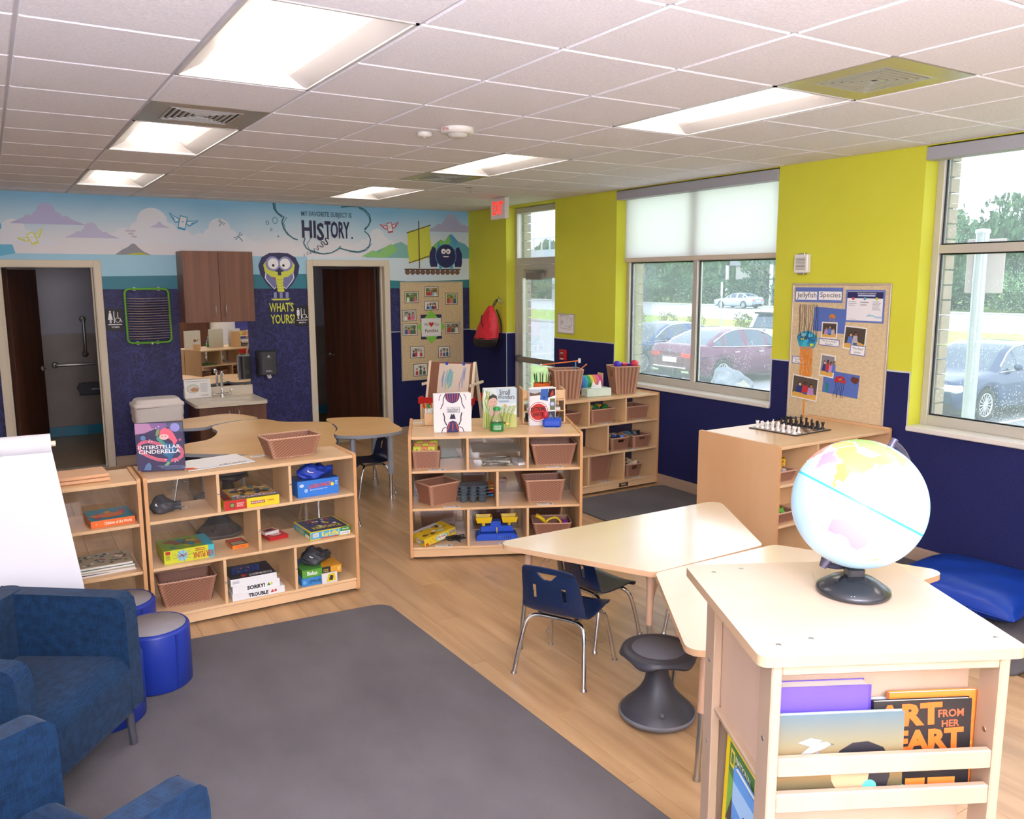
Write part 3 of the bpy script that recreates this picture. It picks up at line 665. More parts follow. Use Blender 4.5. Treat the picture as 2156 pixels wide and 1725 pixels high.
# ================================================================ furniture
def catmull(P,n=6,closed=True):
    out=[];N=len(P)
    for i in range(N if closed else N-1):
        g=lambda k:P[k%N] if closed else P[max(0,min(N-1,k))]
        a,b_,c,d=g(i-1),g(i),g(i+1),g(i+2)
        for k in range(n):
            t=k/n; out.append(tuple(.5*(2*b_[q]+(c[q]-a[q])*t+(2*a[q]-5*b_[q]+4*c[q]-d[q])*t*t+(3*b_[q]-a[q]-3*c[q]+d[q])*t**3) for q in range(len(b_))))
    if not closed: out.append(tuple(P[-1]))
    return out
def rounded(poly,r,n=6):
    out=[];N=len(poly)
    for i in range(N):
        p=Vector(poly[i]).to_2d(); a=(Vector(poly[i-1]).to_2d()-p).normalized(); c=(Vector(poly[(i+1)%N]).to_2d()-p).normalized()
        ang=a.angle(c); d=r/math.tan(ang/2); q=p+(a+c).normalized()*(r/math.sin(ang/2)); s=p+a*d-q; e=p+c*d-q
        th=s.angle_signed(e)
        for k in range(n+1):
            v=s.copy(); v.rotate(Matrix.Rotation(-th*k/n,2)); out.append((q.x+v.x,q.y+v.y))
    return out
# ---- rugs
RUG=texmat('grey_rug_pile','656164','757173',2.2,.95,(1,.6,1),spec=.05,bump=.9,bscale=420,detail=14,dist=.004,lo=.3,hi=.7)
RUGB=pm('4c4a50',.9,name='rug_binding')
def rug(label,poly):
    t=thing('area_rug',label,'rug',(0,0,0),0,'grey area rugs')
    MB().prism(poly,.0012,.011).build('pile',RUG,t)
    n=len(poly); MB().tube([(x,y,.006) for x,y in poly],.0055,6,closed=True).build('binding',RUGB,t); return t
rug('large grey rug under the blue armchairs and round stools',rounded([(-6.45,-9.9),(-3.45,-9.9),(-3.53,-5.235),(-4.67,-5.14),(-6.45,-5.0)],.1)[:])
rug('grey rug along the window wall by the low basket shelf and blue cushion',rounded([(-1.25,-7.83),(-.03,-7.83),(-.03,-3.88),(-1.25,-3.88)],.05))
# ---- low storage shelves
SIDE={}
def shelf(label,W,loc,rz,up,mid,low,D=.38,knobs=False,group='open maple storage shelves',plate=True,hi=.915,solid=False):
    t=thing('storage_shelf',label,'shelf',loc,rz,group)
    k=(D,hi)
    if k not in SIDE:
        pr=rounded([(0,.012),(D,.012),(D,hi),(0,hi)],.018,4); M_=Matrix(((0,0,1,0),(1,0,0,0),(0,1,0,0),(0,0,0,1)))
        SIDE[k]=MB().prism(pr,0,.02,0,M_,1).mesh('side_panel',[MAPLE,MAPLE_E])
    link('side_panel',SIDE[k],t,(0,0,0)); link('side_panel',SIDE[k],t,(W-.02,0,0))
    def board(n,z0,z1,y0=.004): 
        o=MB().bbox(.02,y0,z0,W-.02,D-.004,z1,.003).mesh(n,[MAPLEH]); link(n,o,t)
    board('top',.885,.905); board('shelf',.64,.658); board('shelf',.364,.382); board('shelf',.076,.094)
    MB().bbox(.02,.012,.02,W-.02,.03,.075,.002).build('kick_panel',MAPLEH,t)
    for fr,z0,z1 in ((up,.658,.885),(mid,.382,.64),(low,.094,.364)):
        for f_ in fr:
            d=MB().bbox(f_*W-.009,.006,z0,f_*W+.009,D-.03,z1,.002).build('divider',MAPLE,t)
            if knobs: MB().sphere((f_*W,.002,(z0+z1)/2),.007,10,6).build('fastener',CHROME,d)
    if solid: MB().box(.02,D-.02,.02,W-.02,D-.012,.885).build('back_panel',MAPLE,t)
    else: MB().box(.02,D-.02,.03,W-.02,D-.016,.885).build('clear_back_panel',CLEAR,t)
    if plate:
        p=Print(); p.rect(-.045,-.018,.045,.018,'2a2320'); p.rect(-.03,-.004,.03,.008,'cba878'); p.many([rect(-.055,-.02,-.045,.02),rect(.045,-.02,.055,.02)],'2a2320')
        p.build('maker_plate',t,frame((W*.66,.012,.048),(1,0,0),(0,0,1)))
    return t
class Loc:
    def __init__(s,loc,rz): s.M=RZ(rz,loc); s.rz=rz
    def __call__(s,u,d,z): return tuple(s.M@Vector((u,d,z)))
A2=R(-26.2)
L1=Loc((-4.832,-4.935,0),0); L0=Loc((-6.09,-4.935,0),0); L2=Loc((-3.052,-4.573,0),A2); L3=Loc((-1.262,-3.805,0),0)
BK=Loc(L2(1.25,.775,0),A2+PI)
shelf('see-through maple shelf full of board games beside the blue round stools',1.25,L1(0,0,0),0,(.32,.66),(.5,),(.33,.67),knobs=True,plate=False)
shelf('maple shelf partly hidden behind the white paper pad on the left',1.245,L0(0,0,0),0,(.33,.675),(.5,),(.33,.67),plate=False)
shelf('centre maple shelf of wicker baskets with insect books on top',1.25,L2(0,0,0),A2,(.335,.68),(.505,),(.335,.68))
shelf('maple shelf backed against the centre one, opening towards the sink',1.25,BK(0,0,0),BK.rz,(.33,.67),(.5,),(.33,.67))
shelf('maple shelf against the window wall beneath the two tall tan baskets',1.25,L3(0,0,0),0,(.32,.67),(.5,),(.32,.66))
# deep double-sided unit by the pin board (open towards the photographer)
L4=Loc((-1.214,-6.285,.0125),0)
t=thing('display_cabinet','deep birch shelf unit under the jellyfish pin board, chess board on top','shelf',L4(0,0,0))
Wd,Dd=1.19,.73
sp=MB().prism(rounded([(0,.0),(Dd,.0),(Dd,.915),(0,.915)],.012,3),0,.02,0,Matrix(((0,0,1,0),(1,0,0,0),(0,1,0,0),(0,0,0,1))),1).mesh('side_panel',[texmat('birch_side','dcb48a','cfa276',1.6,.35,(1,1,.3),detail=5),MAPLE_E])
link('side_panel',sp,t); link('side_panel',sp,t,(Wd-.02,0,.008))
for n,z0,z1 in (('top',.885,.905),('shelf',.63,.648),('shelf',.355,.373),('shelf',.07,.09)): MB().bbox(.02,.004,z0,Wd-.02,Dd-.004,z1,.003).build(n,MAPLEH,t)
MB().box(.02,.36,.09,Wd-.02,.37,.885).build('middle_panel',MAPLE,t)
for u,z0,z1 in ((.385,.648,.885),(.79,.648,.885),(.6,.373,.63),(.4,.09,.355),(.8,.09,.355)): MB().bbox(u,.006,z0,u+.018,.36,z1,.002).build('divider',MAPLE,t)
MB().bbox(.02,.012,.0,Wd-.02,.03,.07,.002).build('kick_panel',MAPLEH,t)
# ---- trapezoid tables
def ttable(label,poly,legs):
    t=thing('trapezoid_table',label,'table',(0,0,0),0,'maple trapezoid tables')
    pl=rounded(poly,.06,6); MB().prism(pl,.572,.599,0,None,1,True).prism([(x,y) for x,y in pl],.599,.600,0).build('tabletop',[PALE,PALE_E],t)
    cx=sum(p[0] for p in poly)/4; cy=sum(p[1] for p in poly)/4
    for fx,fy in legs:
        d=Vector((cx-fx,cy-fy,0)).normalized(); top=Vector((fx,fy,.572))+d*.05; ft=Vector((fx,fy,0)); mid=ft+(top-ft)*.5
        l=MB().tube([top,mid],[.019,.0165],14).build('leg',PEACH,t)
        MB().tube([mid+(top-ft)*.02,ft+(top-ft)*.03],.0125,12).tube([ft+(top-ft)*.03,ft],[.015,.015],12).build('leg_insert',STEEL,l)
        for s in (-1,1):
            e=top+d*.16; e.x+=-d.y*s*.05; e.y+=d.x*s*.05; MB().tube([mid+(top-mid)*.35,e],.004,6).build('brace',PEACH,l)
    return t
ttable('pale trapezoid table nearest the centre basket shelf, pointing left',[(-3.29,-6.13),(-2.86,-6.945),(-2.09,-6.935),(-1.61,-6.15)],[(-3.165,-6.215),(-2.82,-6.865),(-2.13,-6.87),(-1.74,-6.22)])
ttable('pale trapezoid table tucked behind the tall globe stand',[(-2.86,-6.95),(-3.36,-7.70),(-1.65,-7.70),(-2.03,-6.96)],[(-2.80,-7.02),(-3.22,-7.62),(-1.8,-7.62),(-2.1,-7.03)])
# ---- child chairs
def chair_root(label,loc,rz,group):
    t=thing('school_chair',label,'chair',loc,rz,group)
    prof=catmull([(.19,.296),(.182,.318),(.14,.333),(.05,.327),(-.05,.321),(-.11,.325),(-.15,.345),(-.172,.38),(-.186,.43),(-.2,.5),(-.214,.56),(-.224,.605)],4,False)
    wd=catmull([(.15,),(.168,),(.178,),(.182,),(.182,),(.18,),(.178,),(.176,),(.17,),(.162,),(.152,),(.135,)],4,False)
    N=len(prof)-1
    def fn(u,v):
        k=min(N-1,int(v*N)); f_=v*N-k; y,z=[prof[k][q]*(1-f_)+prof[k+1][q]*f_ for q in (0,1)]; w_=wd[k][0]*(1-f_)+wd[k+1][0]*f_; a=2*u-1; x=w_*a
        back=max(0,min(1,(v-.45)/.2)); e=abs(a)**2.6
        return (x,y+e*.035*back*(1-max(0,(v-.75)/.25)*.6),z+e*(.012*(1-back))-(.012*e if v>.95 else 0))
    def skip(u,v):
        k=min(N-1,int(v*N)); f_=v*N-k; z=prof[k][1]*(1-f_)+prof[k+1][1]*f_; w_=wd[k][0]; x=w_*(2*u-1)
        if v<.55: return False
        if .535<z<.575 and abs(x)<(z-.515)*1.0: return True
        return .425<z<.5 and .072<abs(x)<.094
    sh=MB().grid(fn,84,N*3,0,None,True,skip=skip).build('shell',NAVYP,t)
    so=sh.modifiers.new('thickness','SOLIDIFY'); so.thickness=.006; so.offset=-1
    for s in (-1,1):
        for fr in (0,1):
            if fr: pts=[(0,.1,.302),(s*.09,.1,.302),(s*.135,.115,.296),(s*.16,.14,.26),(s*.172,.165,.18),(s*.19,.2,.012)]
            else: pts=[(0,-.09,.298),(s*.09,-.095,.298),(s*.14,-.11,.29),(s*.165,-.13,.255),(s*.178,-.155,.17),(s*.197,-.195,.012)]
            pts=catmull(pts,4,False); l=MB().tube(pts,.0125,12).build('leg',CHROME,t)
            x,y,_=pts[-1]; MB().cyl((x,y,.014),(x*1.01,y*1.01,0),.0135,10,r1=.016).build('glide',STEEL,l)
        MB().box(s*.10-.012,-.1,.295,s*.10+.012,.11,.312).build('seat_bracket',STEEL,t)
    return t
ch=chair_root('navy plastic chair nearest, its back towards the carpet, at the pale table',(-3.08,-6.52,0),0,'navy school chairs')
ch.rotation_euler=(0,0,math.atan2(.19,.36)-PI/2)
dup(ch,(-2.70,-6.27,0),R(-82),'navy plastic chair half under the pale table behind the nearest one')
dup(ch,(-2.12,-6.42,0),R(62),'navy plastic chair deepest under the pale tables, mostly hidden')
dup(ch,(-2.53,-2.55,0),R(92),'navy plastic chair seen from the side at the right end of the wavy tables')
dup(ch,(-3.95,-1.95,0),R(-30),'navy plastic chair under the gap of the wavy tables')
dup(ch,(-3.25,-3.42,0),R(10),'navy plastic chair whose back shows through the game shelf')
for o in list(bpy.data.objects):
    if o.name.startswith('school_chair.'): o.scale=(.93,.93,.93)
# ---- wavy activity tables
def wavy(label,pts,legs):
    t=thing('activity_table',label,'table',(0,0,0),0,'wavy beech activity tables')
    pl=catmull(pts,6); MB().prism(pl,.592,.619,1,None,1,True).prism(pl,.619,.620,0,None,1).build('tabletop',[KWOOD,KEDGE],t)
    for x,y in legs:
        l=MB().cyl((x,y,.592),(x,y,.22),.026,16).build('leg',KLEG,t); MB().cyl((x,y,.24),(x,y,.012),.02,14).cyl((x,y,.012),(x,y,0),.027,14).build('leg_insert',CHROME,l)
    return t
wavy('wavy beech activity table at the right end, by the navy side-on chair',[(-2.298,-2.815),(-2.207,-2.372),(-2.142,-2.108),(-2.301,-1.933),(-2.608,-1.803),(-2.711,-1.909),(-2.735,-2.224),(-2.79,-2.439),(-2.913,-2.703),(-2.83,-2.84),(-2.569,-2.927)],[(-2.43,-2.83),(-2.29,-2.1),(-2.63,-1.95),(-2.76,-2.74)])
wavy('wavy beech activity table in the middle, right behind the game shelf',[(-2.755,-2.0),(-3.084,-1.767),(-3.182,-1.56),(-3.254,-1.47),(-3.466,-1.465),(-3.69,-1.59),(-3.77,-1.72),(-3.782,-1.995),(-3.927,-2.315),(-4.147,-2.428),(-4.3,-2.65),(-4.227,-2.847),(-3.945,-3.074),(-3.687,-3.241),(-3.3,-3.32),(-3.05,-3.1),(-2.935,-2.74),(-2.81,-2.45),(-2.755,-2.22)],[(-4.06,-2.72),(-3.36,-3.17),(-2.93,-2.25),(-3.5,-1.68)])
wavy('wavy beech activity table nearest the sink cabinet',[(-3.25,-1.40),(-3.325,-1.081),(-3.477,-.93),(-3.735,-.995),(-3.954,-1.062),(-4.2,-1.2),(-4.22,-1.5),(-4.0,-1.63),(-3.83,-1.665),(-3.72,-1.565),(-3.466,-1.435)],[(-4.08,-1.4),(-3.5,-1.08),(-3.95,-1.18),(-3.42,-1.3)])
# ---- wobble stools
CHAR=pm('34353e',.42,name='charcoal_stool_plastic')
def wobble(label,loc,sc=1):
    t=thing('wobble_stool',label,'stool',loc,0,'charcoal wobble stools'); t.scale=(1,1,1.12)
    MB().lathe([(.05,0),(.13,.002),(.165,.012),(.177,.026),(.177,.034),(.17,.037)],40).build('base_ring',pm('6d6d74',.6,name='stool_rubber'),t)
    b_=MB().lathe([(.172,.034),(.165,.046),(.142,.066),(.11,.094),(.083,.124),(.064,.156),(.052,.19),(.047,.22),(.047,.262)],40).build('base',CHAR,t)
    MB().cyl((-.075,-.115,.072),(-.082,-.123,.078),.009,12).build('vent_plug',BLACK,b_)
    def fn(u,v):
        a=2*PI*u; lob=.5+.5*math.cos(5*a+.9); 
        P=[(0.045,.268),(.1,.276),(.145,.279),(.166,.276),(.176,.284),(.167,.298),(.14,.305),(.11,.301),(.0,.298)]
        k=v*8; i=min(7,int(k)); f_=k-i; r=P[i][0]*(1-f_)+P[i+1][0]*f_; z=P[i][1]*(1-f_)+P[i+1][1]*f_
        w_=max(0,1-abs(v-.43)/.2); z-=w_*.018*lob**1.3; r+=w_*.004*lob-(1-lob)*w_*.006
        return (r*math.cos(a),r*math.sin(a),z)
    MB().grid(fn,72,32,wrapu=True).build('seat',CHAR,t)
    MB().lathe([(.122,.301),(.12,.3045),(0,.303)],36).build('seat_pad',pm('5c5c63',.75,name='seat_pad_rubber'),t)
    return t
wobble('charcoal wobble stool with scalloped seat in front of the pale tables',(-3.02,-7.16,0)); 
wobble('charcoal wobble stool under the wavy table, seen through the game shelf',(-4.075,-3.2,0)); wobble('charcoal wobble stool further back under the wavy tables',(-3.83,-2.5,0))
# ---- round vinyl stools
VB=pm('1c3494',.38,name='royal_blue_vinyl'); VG=texmat('grey_vinyl_top','8b868c','938e94',5,.5)
def pouf(label,x,y):
    t=thing('round_stool',label,'stool',(x,y,.011),0,'blue round vinyl stools'); r=.17
    MB().lathe([(0,0),(r-.006,0),(r,.006),(r,.285),(r-.004,.294),(r-.012,.298),(r-.016,.3)],48).build('body',VB,t)
    MB().lathe([(r-.017,.297),(r-.02,.302),(0,.303)],48).build('top_pad',VG,t); MB().tube([(r*1.0-.014)*Vector((math.cos(2*PI*i/48),math.sin(2*PI*i/48),0))+Vector((0,0,.3)) for i in range(48)],.003,6,closed=True).build('piping',VB,t)
    MB().box(r-.002,-.006,.01,r+.002,.006,.285,0,Matrix.Rotation(R(-62),4,'Z')).build('seam',pm('182c80',.4),t)
    return t
pouf('blue round stool with grey top nearest the game shelf, fully in view',-4.918,-5.566); pouf('blue round stool behind the others against the shelf ends',-5.01,-5.13); pouf('blue round stool mostly hidden behind the armchair',-5.175,-5.82)
# ---- armchairs
m,nt,b=newmat('blue_woven_fabric'); L=nt.links.new; tc=node(nt,'ShaderNodeTexCoord'); acc=None
for sc in ((800,45,45),(45,45,800),(45,800,45)):
    mp=node(nt,'ShaderNodeMapping'); mp.inputs['Scale'].default_value=tuple(q/10 for q in sc); L(tc.outputs['Object'],mp.inputs[0]); n_=node(nt,'ShaderNodeTexNoise'); n_.inputs['Scale'].default_value=6; n_.inputs['Detail'].default_value=2; L(mp.outputs[0],n_.inputs['Vector'])
    if acc is None: acc=n_.outputs['Fac']
    else:
        q=node(nt,'ShaderNodeMath',operation='ADD'); L(acc,q.inputs[0]); L(n_.outputs['Fac'],q.inputs[1]); acc=q.outputs[0]
mr=node(nt,'ShaderNodeMapRange'); mr.inputs[1].default_value=1.2; mr.inputs[2].default_value=1.8; L(acc,mr.inputs[0])
mx=node(nt,'ShaderNodeMix',data_type='RGBA'); mx.inputs[6].default_value=lin('08203c'); mx.inputs[7].default_value=lin('13375a'); L(mr.outputs[0],mx.inputs[0]); L(mx.outputs[2],b.inputs['Base Color'])
b.inputs['Roughness'].default_value=.85; b.inputs['Sheen Weight'].default_value=.08; b.inputs['Specular IOR Level'].default_value=.2
bu=node(nt,'ShaderNodeBump'); bu.inputs['Strength'].default_value=.15; bu.inputs['Distance'].default_value=.001; L(mr.outputs[0],bu.inputs['Height']); L(bu.outputs[0],b.inputs['Normal']); FAB=m
LEGM=pm('56565e',.4,.3,name='armchair_leg_grey')
def bevel(o,w_,n=4):
    q=o.modifiers.new('soft_edge','BEVEL'); q.width=w_; q.segments=n; q.limit_method='ANGLE'; q.angle_limit=R(30); o.data.polygons.foreach_set('use_smooth',[True]*len(o.data.polygons)); return o
def armchair(label,loc,rz):
    """faces +x in its own frame"""
    t=thing('armchair',label,'armchair',loc,rz,'blue tub armchairs'); W=.75; D=.62; th=.085; z0=.175; z1=.69
    ox=[(.31,-W/2),(.31,-W/2+th)]
    sp=[(-.31,z0),(.308,z0+.008),(.303,z1-.075),(.296,z1-.03),(.275,z1-.008),(.245,z1),(-.31,z1)]
    MY=lambda y:Matrix(((1,0,0,0),(0,0,-1,y),(0,1,0,0),(0,0,0,1)))
    for s,y in ((-1,-W/2+th),(1,W/2)): bevel(MB().prism(sp,0,th,0,MY(y)).build('arm',FAB,t),.026)
    pl=rounded([(-.31,-W/2),(-.31,W/2),(-.19,W/2),(-.19,-W/2)][::-1],.055,5)
    bevel(MB().prism(pl,z0,z1+.004).build('backrest',FAB,t),.028)
    sq=[(-.25,z0-.002),(.302,z0-.002),(.306,.34),(.296,.39),(.262,.418),(.2,.428),(-.25,.41)]
    bevel(MB().prism(catmull(sq[1:6],4,False)+[sq[6],sq[0]],0,W-2*th+.004,0,MY(W/2-th+.002)).build('seat',FAB,t),.008,2)
    MB().box(-.28,-W/2+.03,z0-.015,.28,W/2-.03,z0).build('underside',BLACK,t)
    for x in (-.25,.262):
        for y in (-1,1): MB().cyl((x,y*(W/2-.05),z0),(x*1.03,y*(W/2-.04),0.009),.0165,14).build('leg',LEGM,t)
    return t
AC=math.atan2(-.61,.79)
armchair('blue woven armchair furthest from the camera, beside the round stools',(-5.52,-6.225,.0035),AC)
armchair('blue woven armchair in the bottom left corner of the view, nearest',(-5.535,-7.50,.0035),R(29))
# ---- cushion
CB=pm('123a9a',.34,name='blue_cushion_vinyl')
t=thing('floor_cushion','large shiny blue floor cushion on the rug under the windows','cushion',(-.42,-7.16,.012),R(3))
def cf(sg):
    def f(u,v):
        a,b_=2*u-1,2*v-1; e=max(0,(1-abs(a)**3.2))**.5*max(0,(1-abs(b_)**3.2))**.5
        x=a*.37*(1-.05*(1-b_*b_)*abs(a)**6); y=b_*.41*(1-.05*(1-a*a)*abs(b_)**6)
        z=.085+sg*(.125 if sg>0 else .084)*e+(.008*math.sin(7*a+3*b_)*math.sin(4*b_)*(1-abs(a))*e if sg>0 else 0)+sg*.004*math.sin(22*(a+b_))*(1-e)*(abs(a)>.7)
        return (x,y,z)
    return f
MB().grid(cf(1),40,40).grid(lambda u,v:cf(-1)(1-u,v),40,40).build('cover',CB,t)
MB().tube([(s,-.395+.79*i/8,.085) for s in (-.37,) for i in range(9)],.005,6).tube([(.37,-.395+.79*i/8,.085) for i in range(9)],.005,6).build('piping',CB,t)
# ---- sink cabinet, mirror, wall cabinet
t=thing('sink_cabinet','low walnut sink cabinet with cream counter below the mirror','sink',(-3.30,0,0)); W=.36
MB().bbox(-W,-.60,.08,W,-.001,.655,.003).box(-W+.02,-.55,0,W-.02,-.01,.08).build('body',WALN,t)
for s in (-1,1):
    d=MB().bbox(min(0,s*W)+.004,-.618,.09,max(0,s*W)-.004,-.601,.645,.003).build('door',WALN,t); MB().tube([(s*.05,-.62,.6),(s*.05,-.645,.595),(s*.05,-.645,.49),(s*.05,-.62,.485)],.006,8).build('handle',STEEL,d)
CRM=pm('dcd0bd',.3,name='cream_countertop')
ct=rounded([(-.395,-.01),(-.395,-.655),(.37,-.665),(.37,-.01)][::1],.05,5)
def hole(poly,cx,cy,rx,ry,z):
    v=[(x,y,z) for x,y in poly]; return v
MB().prism(ct,.655,.69,0,None,0,True).build('countertop',CRM,t)
MB().box(-.395,-.022,.69,.37,-.001,.80).build('backsplash',CRM,t)
MB().lathe([(.2,.0012),(.19,.0015),(.16,.001),(.08,.0004),(0,.0003)],36,0,Matrix.Translation((.01,-.36,.69))@Matrix.Diagonal((1,.62,1,1))).build('basin',pm('efeae0',.15,name='basin_ceramic'),t)
fq=MB().lathe([(.03,0),(.03,.012),(.018,.02),(.017,.06),(.013,.065),(.013,.12),(.013,.19)],16).tube(catmull([(0,0,.19),(0,-.005,.25),(0,-.04,.285),(0,-.085,.28),(0,-.10,.245)],5,False),.011,10)
fq.tube([(-.09,0,.035),(.09,0,.035)],.012,10)
f_=fq.build('tap',CHROME,t); f_.location=(.0,-.12,.69)
for s in (-1,1): MB().tube([(s*.09,0,.03),(s*.09,0,.06),(s*.09,-.01,.075),(s*.1,-.05,.085)],.008,8).sphere((s*.09,0,.035),.015,10,6).build('tap_lever',CHROME,f_)
t=tag(MB().box(-3.695,-.008,.803,-2.945,-.0015,1.545).build('wall_mirror',pm('f2f4f4',.01,1,name='mirror_silver')),'frameless mirror above the sink reflecting the classroom','mirror')
t=thing('wall_cabinet','walnut two-door wall cabinet above the mirror','cabinet',(-3.31,0,1.548)); W=.373
MB().bbox(-W,-.312,0,W,-.001,.77,.003).build('body',WALN,t)
for s in (-1,1):
    d=MB().bbox(min(0,s*W)+.0015,-.332,.002,max(0,s*W)-.0015,-.313,.768,.002).build('door',WALN,t); MB().tube([(s*.055,-.332,.19),(s*.055,-.352,.185),(s*.055,-.352,.07),(s*.055,-.332,.065)],.005,8).build('handle',STEEL,d)
# ================================================================ baskets, books and games on the shelves
BK_={}
def rr(W,D,r,s):
    """point on rounded rectangle perimeter, s in 0..1"""
    pts=rr.c.get((W,D,r))
    if pts is None:
        pts=rounded([(-W/2,-D/2),(W/2,-D/2),(W/2,D/2),(-W/2,D/2)],r,3); cum=[0]
        for i in range(len(pts)): a,b_=pts[i],pts[(i+1)%len(pts)]; cum.append(cum[-1]+math.hypot(b_[0]-a[0],b_[1]-a[1]))
        rr.c[(W,D,r)]=pts=(pts,cum)
    pts,cum=pts; t=(s%1)*cum[-1]
    import bisect
    i=min(len(pts)-1,bisect.bisect_right(cum,t)-1); a,b_=pts[i],pts[(i+1)%len(pts)]; f_=(t-cum[i])/((cum[i+1]-cum[i]) or 1)
    dx,dy=b_[0]-a[0],b_[1]-a[1]; l=math.hypot(dx,dy) or 1
    return a[0]+dx*f_,a[1]+dy*f_,dy/l,-dx/l
rr.c={}
def basket(label,loc,rz,W=.32,D=.22,H=.14,tp=.8,rib=False,handle=False,group='brown wicker baskets',cat='basket'):
    t=thing('wicker_basket',label,cat,loc,rz,group); mat=WICKT if rib else WICK; k=(W,D,H,tp,rib,handle)
    if k not in BK_:
        per=2*(W+D); nc=int(per/(.0105 if rib else .0075)); nc-=nc%4; nr=max(8,int(H/(.02 if rib else .0085)))
        amp=.0026
        def P(u,v,off):
            s=tp+(1-tp)*v; x,y,nx,ny=rr(W,D,.02,u); return (x*s+nx*off,y*s+ny*off,.004+v*(H-.004))
        def fo(u,v):
            i=int(round(u*nc)); j=int(round(v*nr))
            o=(amp*1.2*math.sin(i*PI/2) if rib else (amp if (i//2+j)%2 else -amp*.6)); return P(u,v,o)
        def sk(u,v):
            if not handle: return False
            x,y,_,_=rr(W,D,.02,u); return abs(y)<.035 and abs(x)>W/2-.005 and .62<v<.84 if handle=='x' else (abs(x)<.035 and abs(y)>D/2-.005 and .62<v<.84)
        body=MB().grid(fo,nc,nr,0,None,True,wrapu=True,skip=sk).grid(lambda u,v:P(-u,v,-.006+(amp*.5 if int(round(u*nc))%2 else 0)),nc,nr,0,None,True,wrapu=True,skip=(lambda u,v:sk(1-u,v)) if handle else None)
        b_=rounded([(-W/2*tp,-D/2*tp),(W/2*tp,-D/2*tp),(W/2*tp,D/2*tp),(-W/2*tp,D/2*tp)],.02*tp,3); body.prism(b_,.001,.007)
        n=int(per/.011); rp=[]
        for i in range(n):
            x,y,nx,ny=rr(W,D,.02,i/n); o=.002*math.sin(i*PI); rp.append((x-nx*.002,y-ny*.002,H+(.0015 if i%2 else -.0015)))
        rim=MB().tube(rp,[.0062 if i%2 else .0048 for i in range(n)],6,closed=True)
        BK_[k]=(body.mesh('woven_body',mat),rim.mesh('braided_rim',mat))
    link('woven_body',BK_[k][0],t); link('braided_rim',BK_[k][1],t); return t
# --- on and in the game shelf
basket('low wicker basket standing on top of the game shelf',L1(.90,.235,.907),R(3),.345,.215,.125,.78)
basket('empty wicker basket on the bottom left of the game shelf',L1(.222,.205,.096),R(-3),.33,.22,.155,.8)
# --- centre shelf
basket('small wicker basket full of square number cards, top left of the centre shelf',L2(.125,.155,.66),A2,.205,.19,.13,.88)
basket('wide wicker basket in the top right bay of the centre shelf',L2(1.052,.2,.66),A2,.335,.26,.155,.8,handle='x')
basket('wicker basket turned corner-on in the middle left bay of the centre shelf',L2(.203,.178,.384),A2+R(33),.27,.215,.155,.8)
basket('wicker basket facing front, middle right bay of the centre shelf',L2(.985,.18,.384),A2+R(2),.30,.22,.165,.84)
basket('wicker basket holding a yellow scoop, bottom right of the centre shelf',L2(1.05,.2,.096),A2-R(3),.29,.22,.12,.8)
g='wicker baskets on the far side of the centre shelf'
basket('dark wicker basket behind the corner-on one, across the clear panel',L2(.14,.60,.384),A2,.24,.2,.16,.86,group=g)
basket('wicker basket behind the muffin tins, across the clear panel',L2(.49,.60,.384),A2,.20,.2,.17,.86,group=g)
basket('tiny wicker basket behind the middle divider, across the clear panel',L2(.70,.56,.384),A2,.10,.1,.07,.7,group=g)
basket('broad wicker tray behind the front-facing basket, across the clear panel',L2(.98,.60,.384),A2,.34,.24,.15,.75,group=g)
basket('wicker basket behind the tilted yellow game box, across the clear panel',L2(.21,.59,.096),A2,.30,.24,.17,.82,group=g)
basket('wicker basket behind the blue balance scale, across the clear panel',L2(.62,.60,.096),A2,.33,.24,.2,.82,group=g)
basket('tall wicker basket behind the yellow scoop, across the clear panel',L2(1.04,.60,.096),A2,.29,.24,.22,.82,group=g)
# --- window shelf
basket('tall tan basket of dowels on the left end of the window shelf top',L3(.265,.2,.907),R(-20),.285,.25,.275,.74,rib=True,group='tall tan baskets',handle='x')
basket('tall tan basket of toy wheels on the right end of the window shelf top',L3(.965,.215,.907),R(-16),.27,.235,.265,.74,rib=True,group='tall tan baskets',handle='x')
basket('wicker basket of green toy vehicles, upper middle of the window shelf',L3(.625,.2,.66),0,.29,.25,.13,.86)
basket('plain wicker basket in the upper right bay of the window shelf',L3(1.035,.19,.66),0,.285,.24,.125,.86)
basket('wicker basket in the upper left bay of the window shelf, half hidden',L3(.23,.2,.66),0,.26,.24,.12,.82)
basket('square wicker basket of yellow and blue pieces, left of two in the window shelf',L3(.80,.145,.384),0,.225,.24,.12,.86,handle='y')
basket('square wicker basket of black and blue figures, right of two in the window shelf',L3(1.065,.145,.384),0,.225,.24,.12,.86,handle='y')
basket('tall wicker basket in the bottom middle of the window shelf',L3(.60,.2,.096),0,.275,.24,.25,.78)
basket('small wicker basket of shells, bottom right of the window shelf',L3(.985,.145,.096),0,.2,.22,.13,.78,handle='y')
# --- display cabinet under the pin board
basket('round-cornered wicker basket of tokens in the cabinet beside the globe',L4(.14,.13,.65),0,.2,.18,.075,.75)
basket('low wicker basket of green shapes in the cabinet, lower shelf',L4(.135,.13,.375),0,.22,.2,.07,.85)
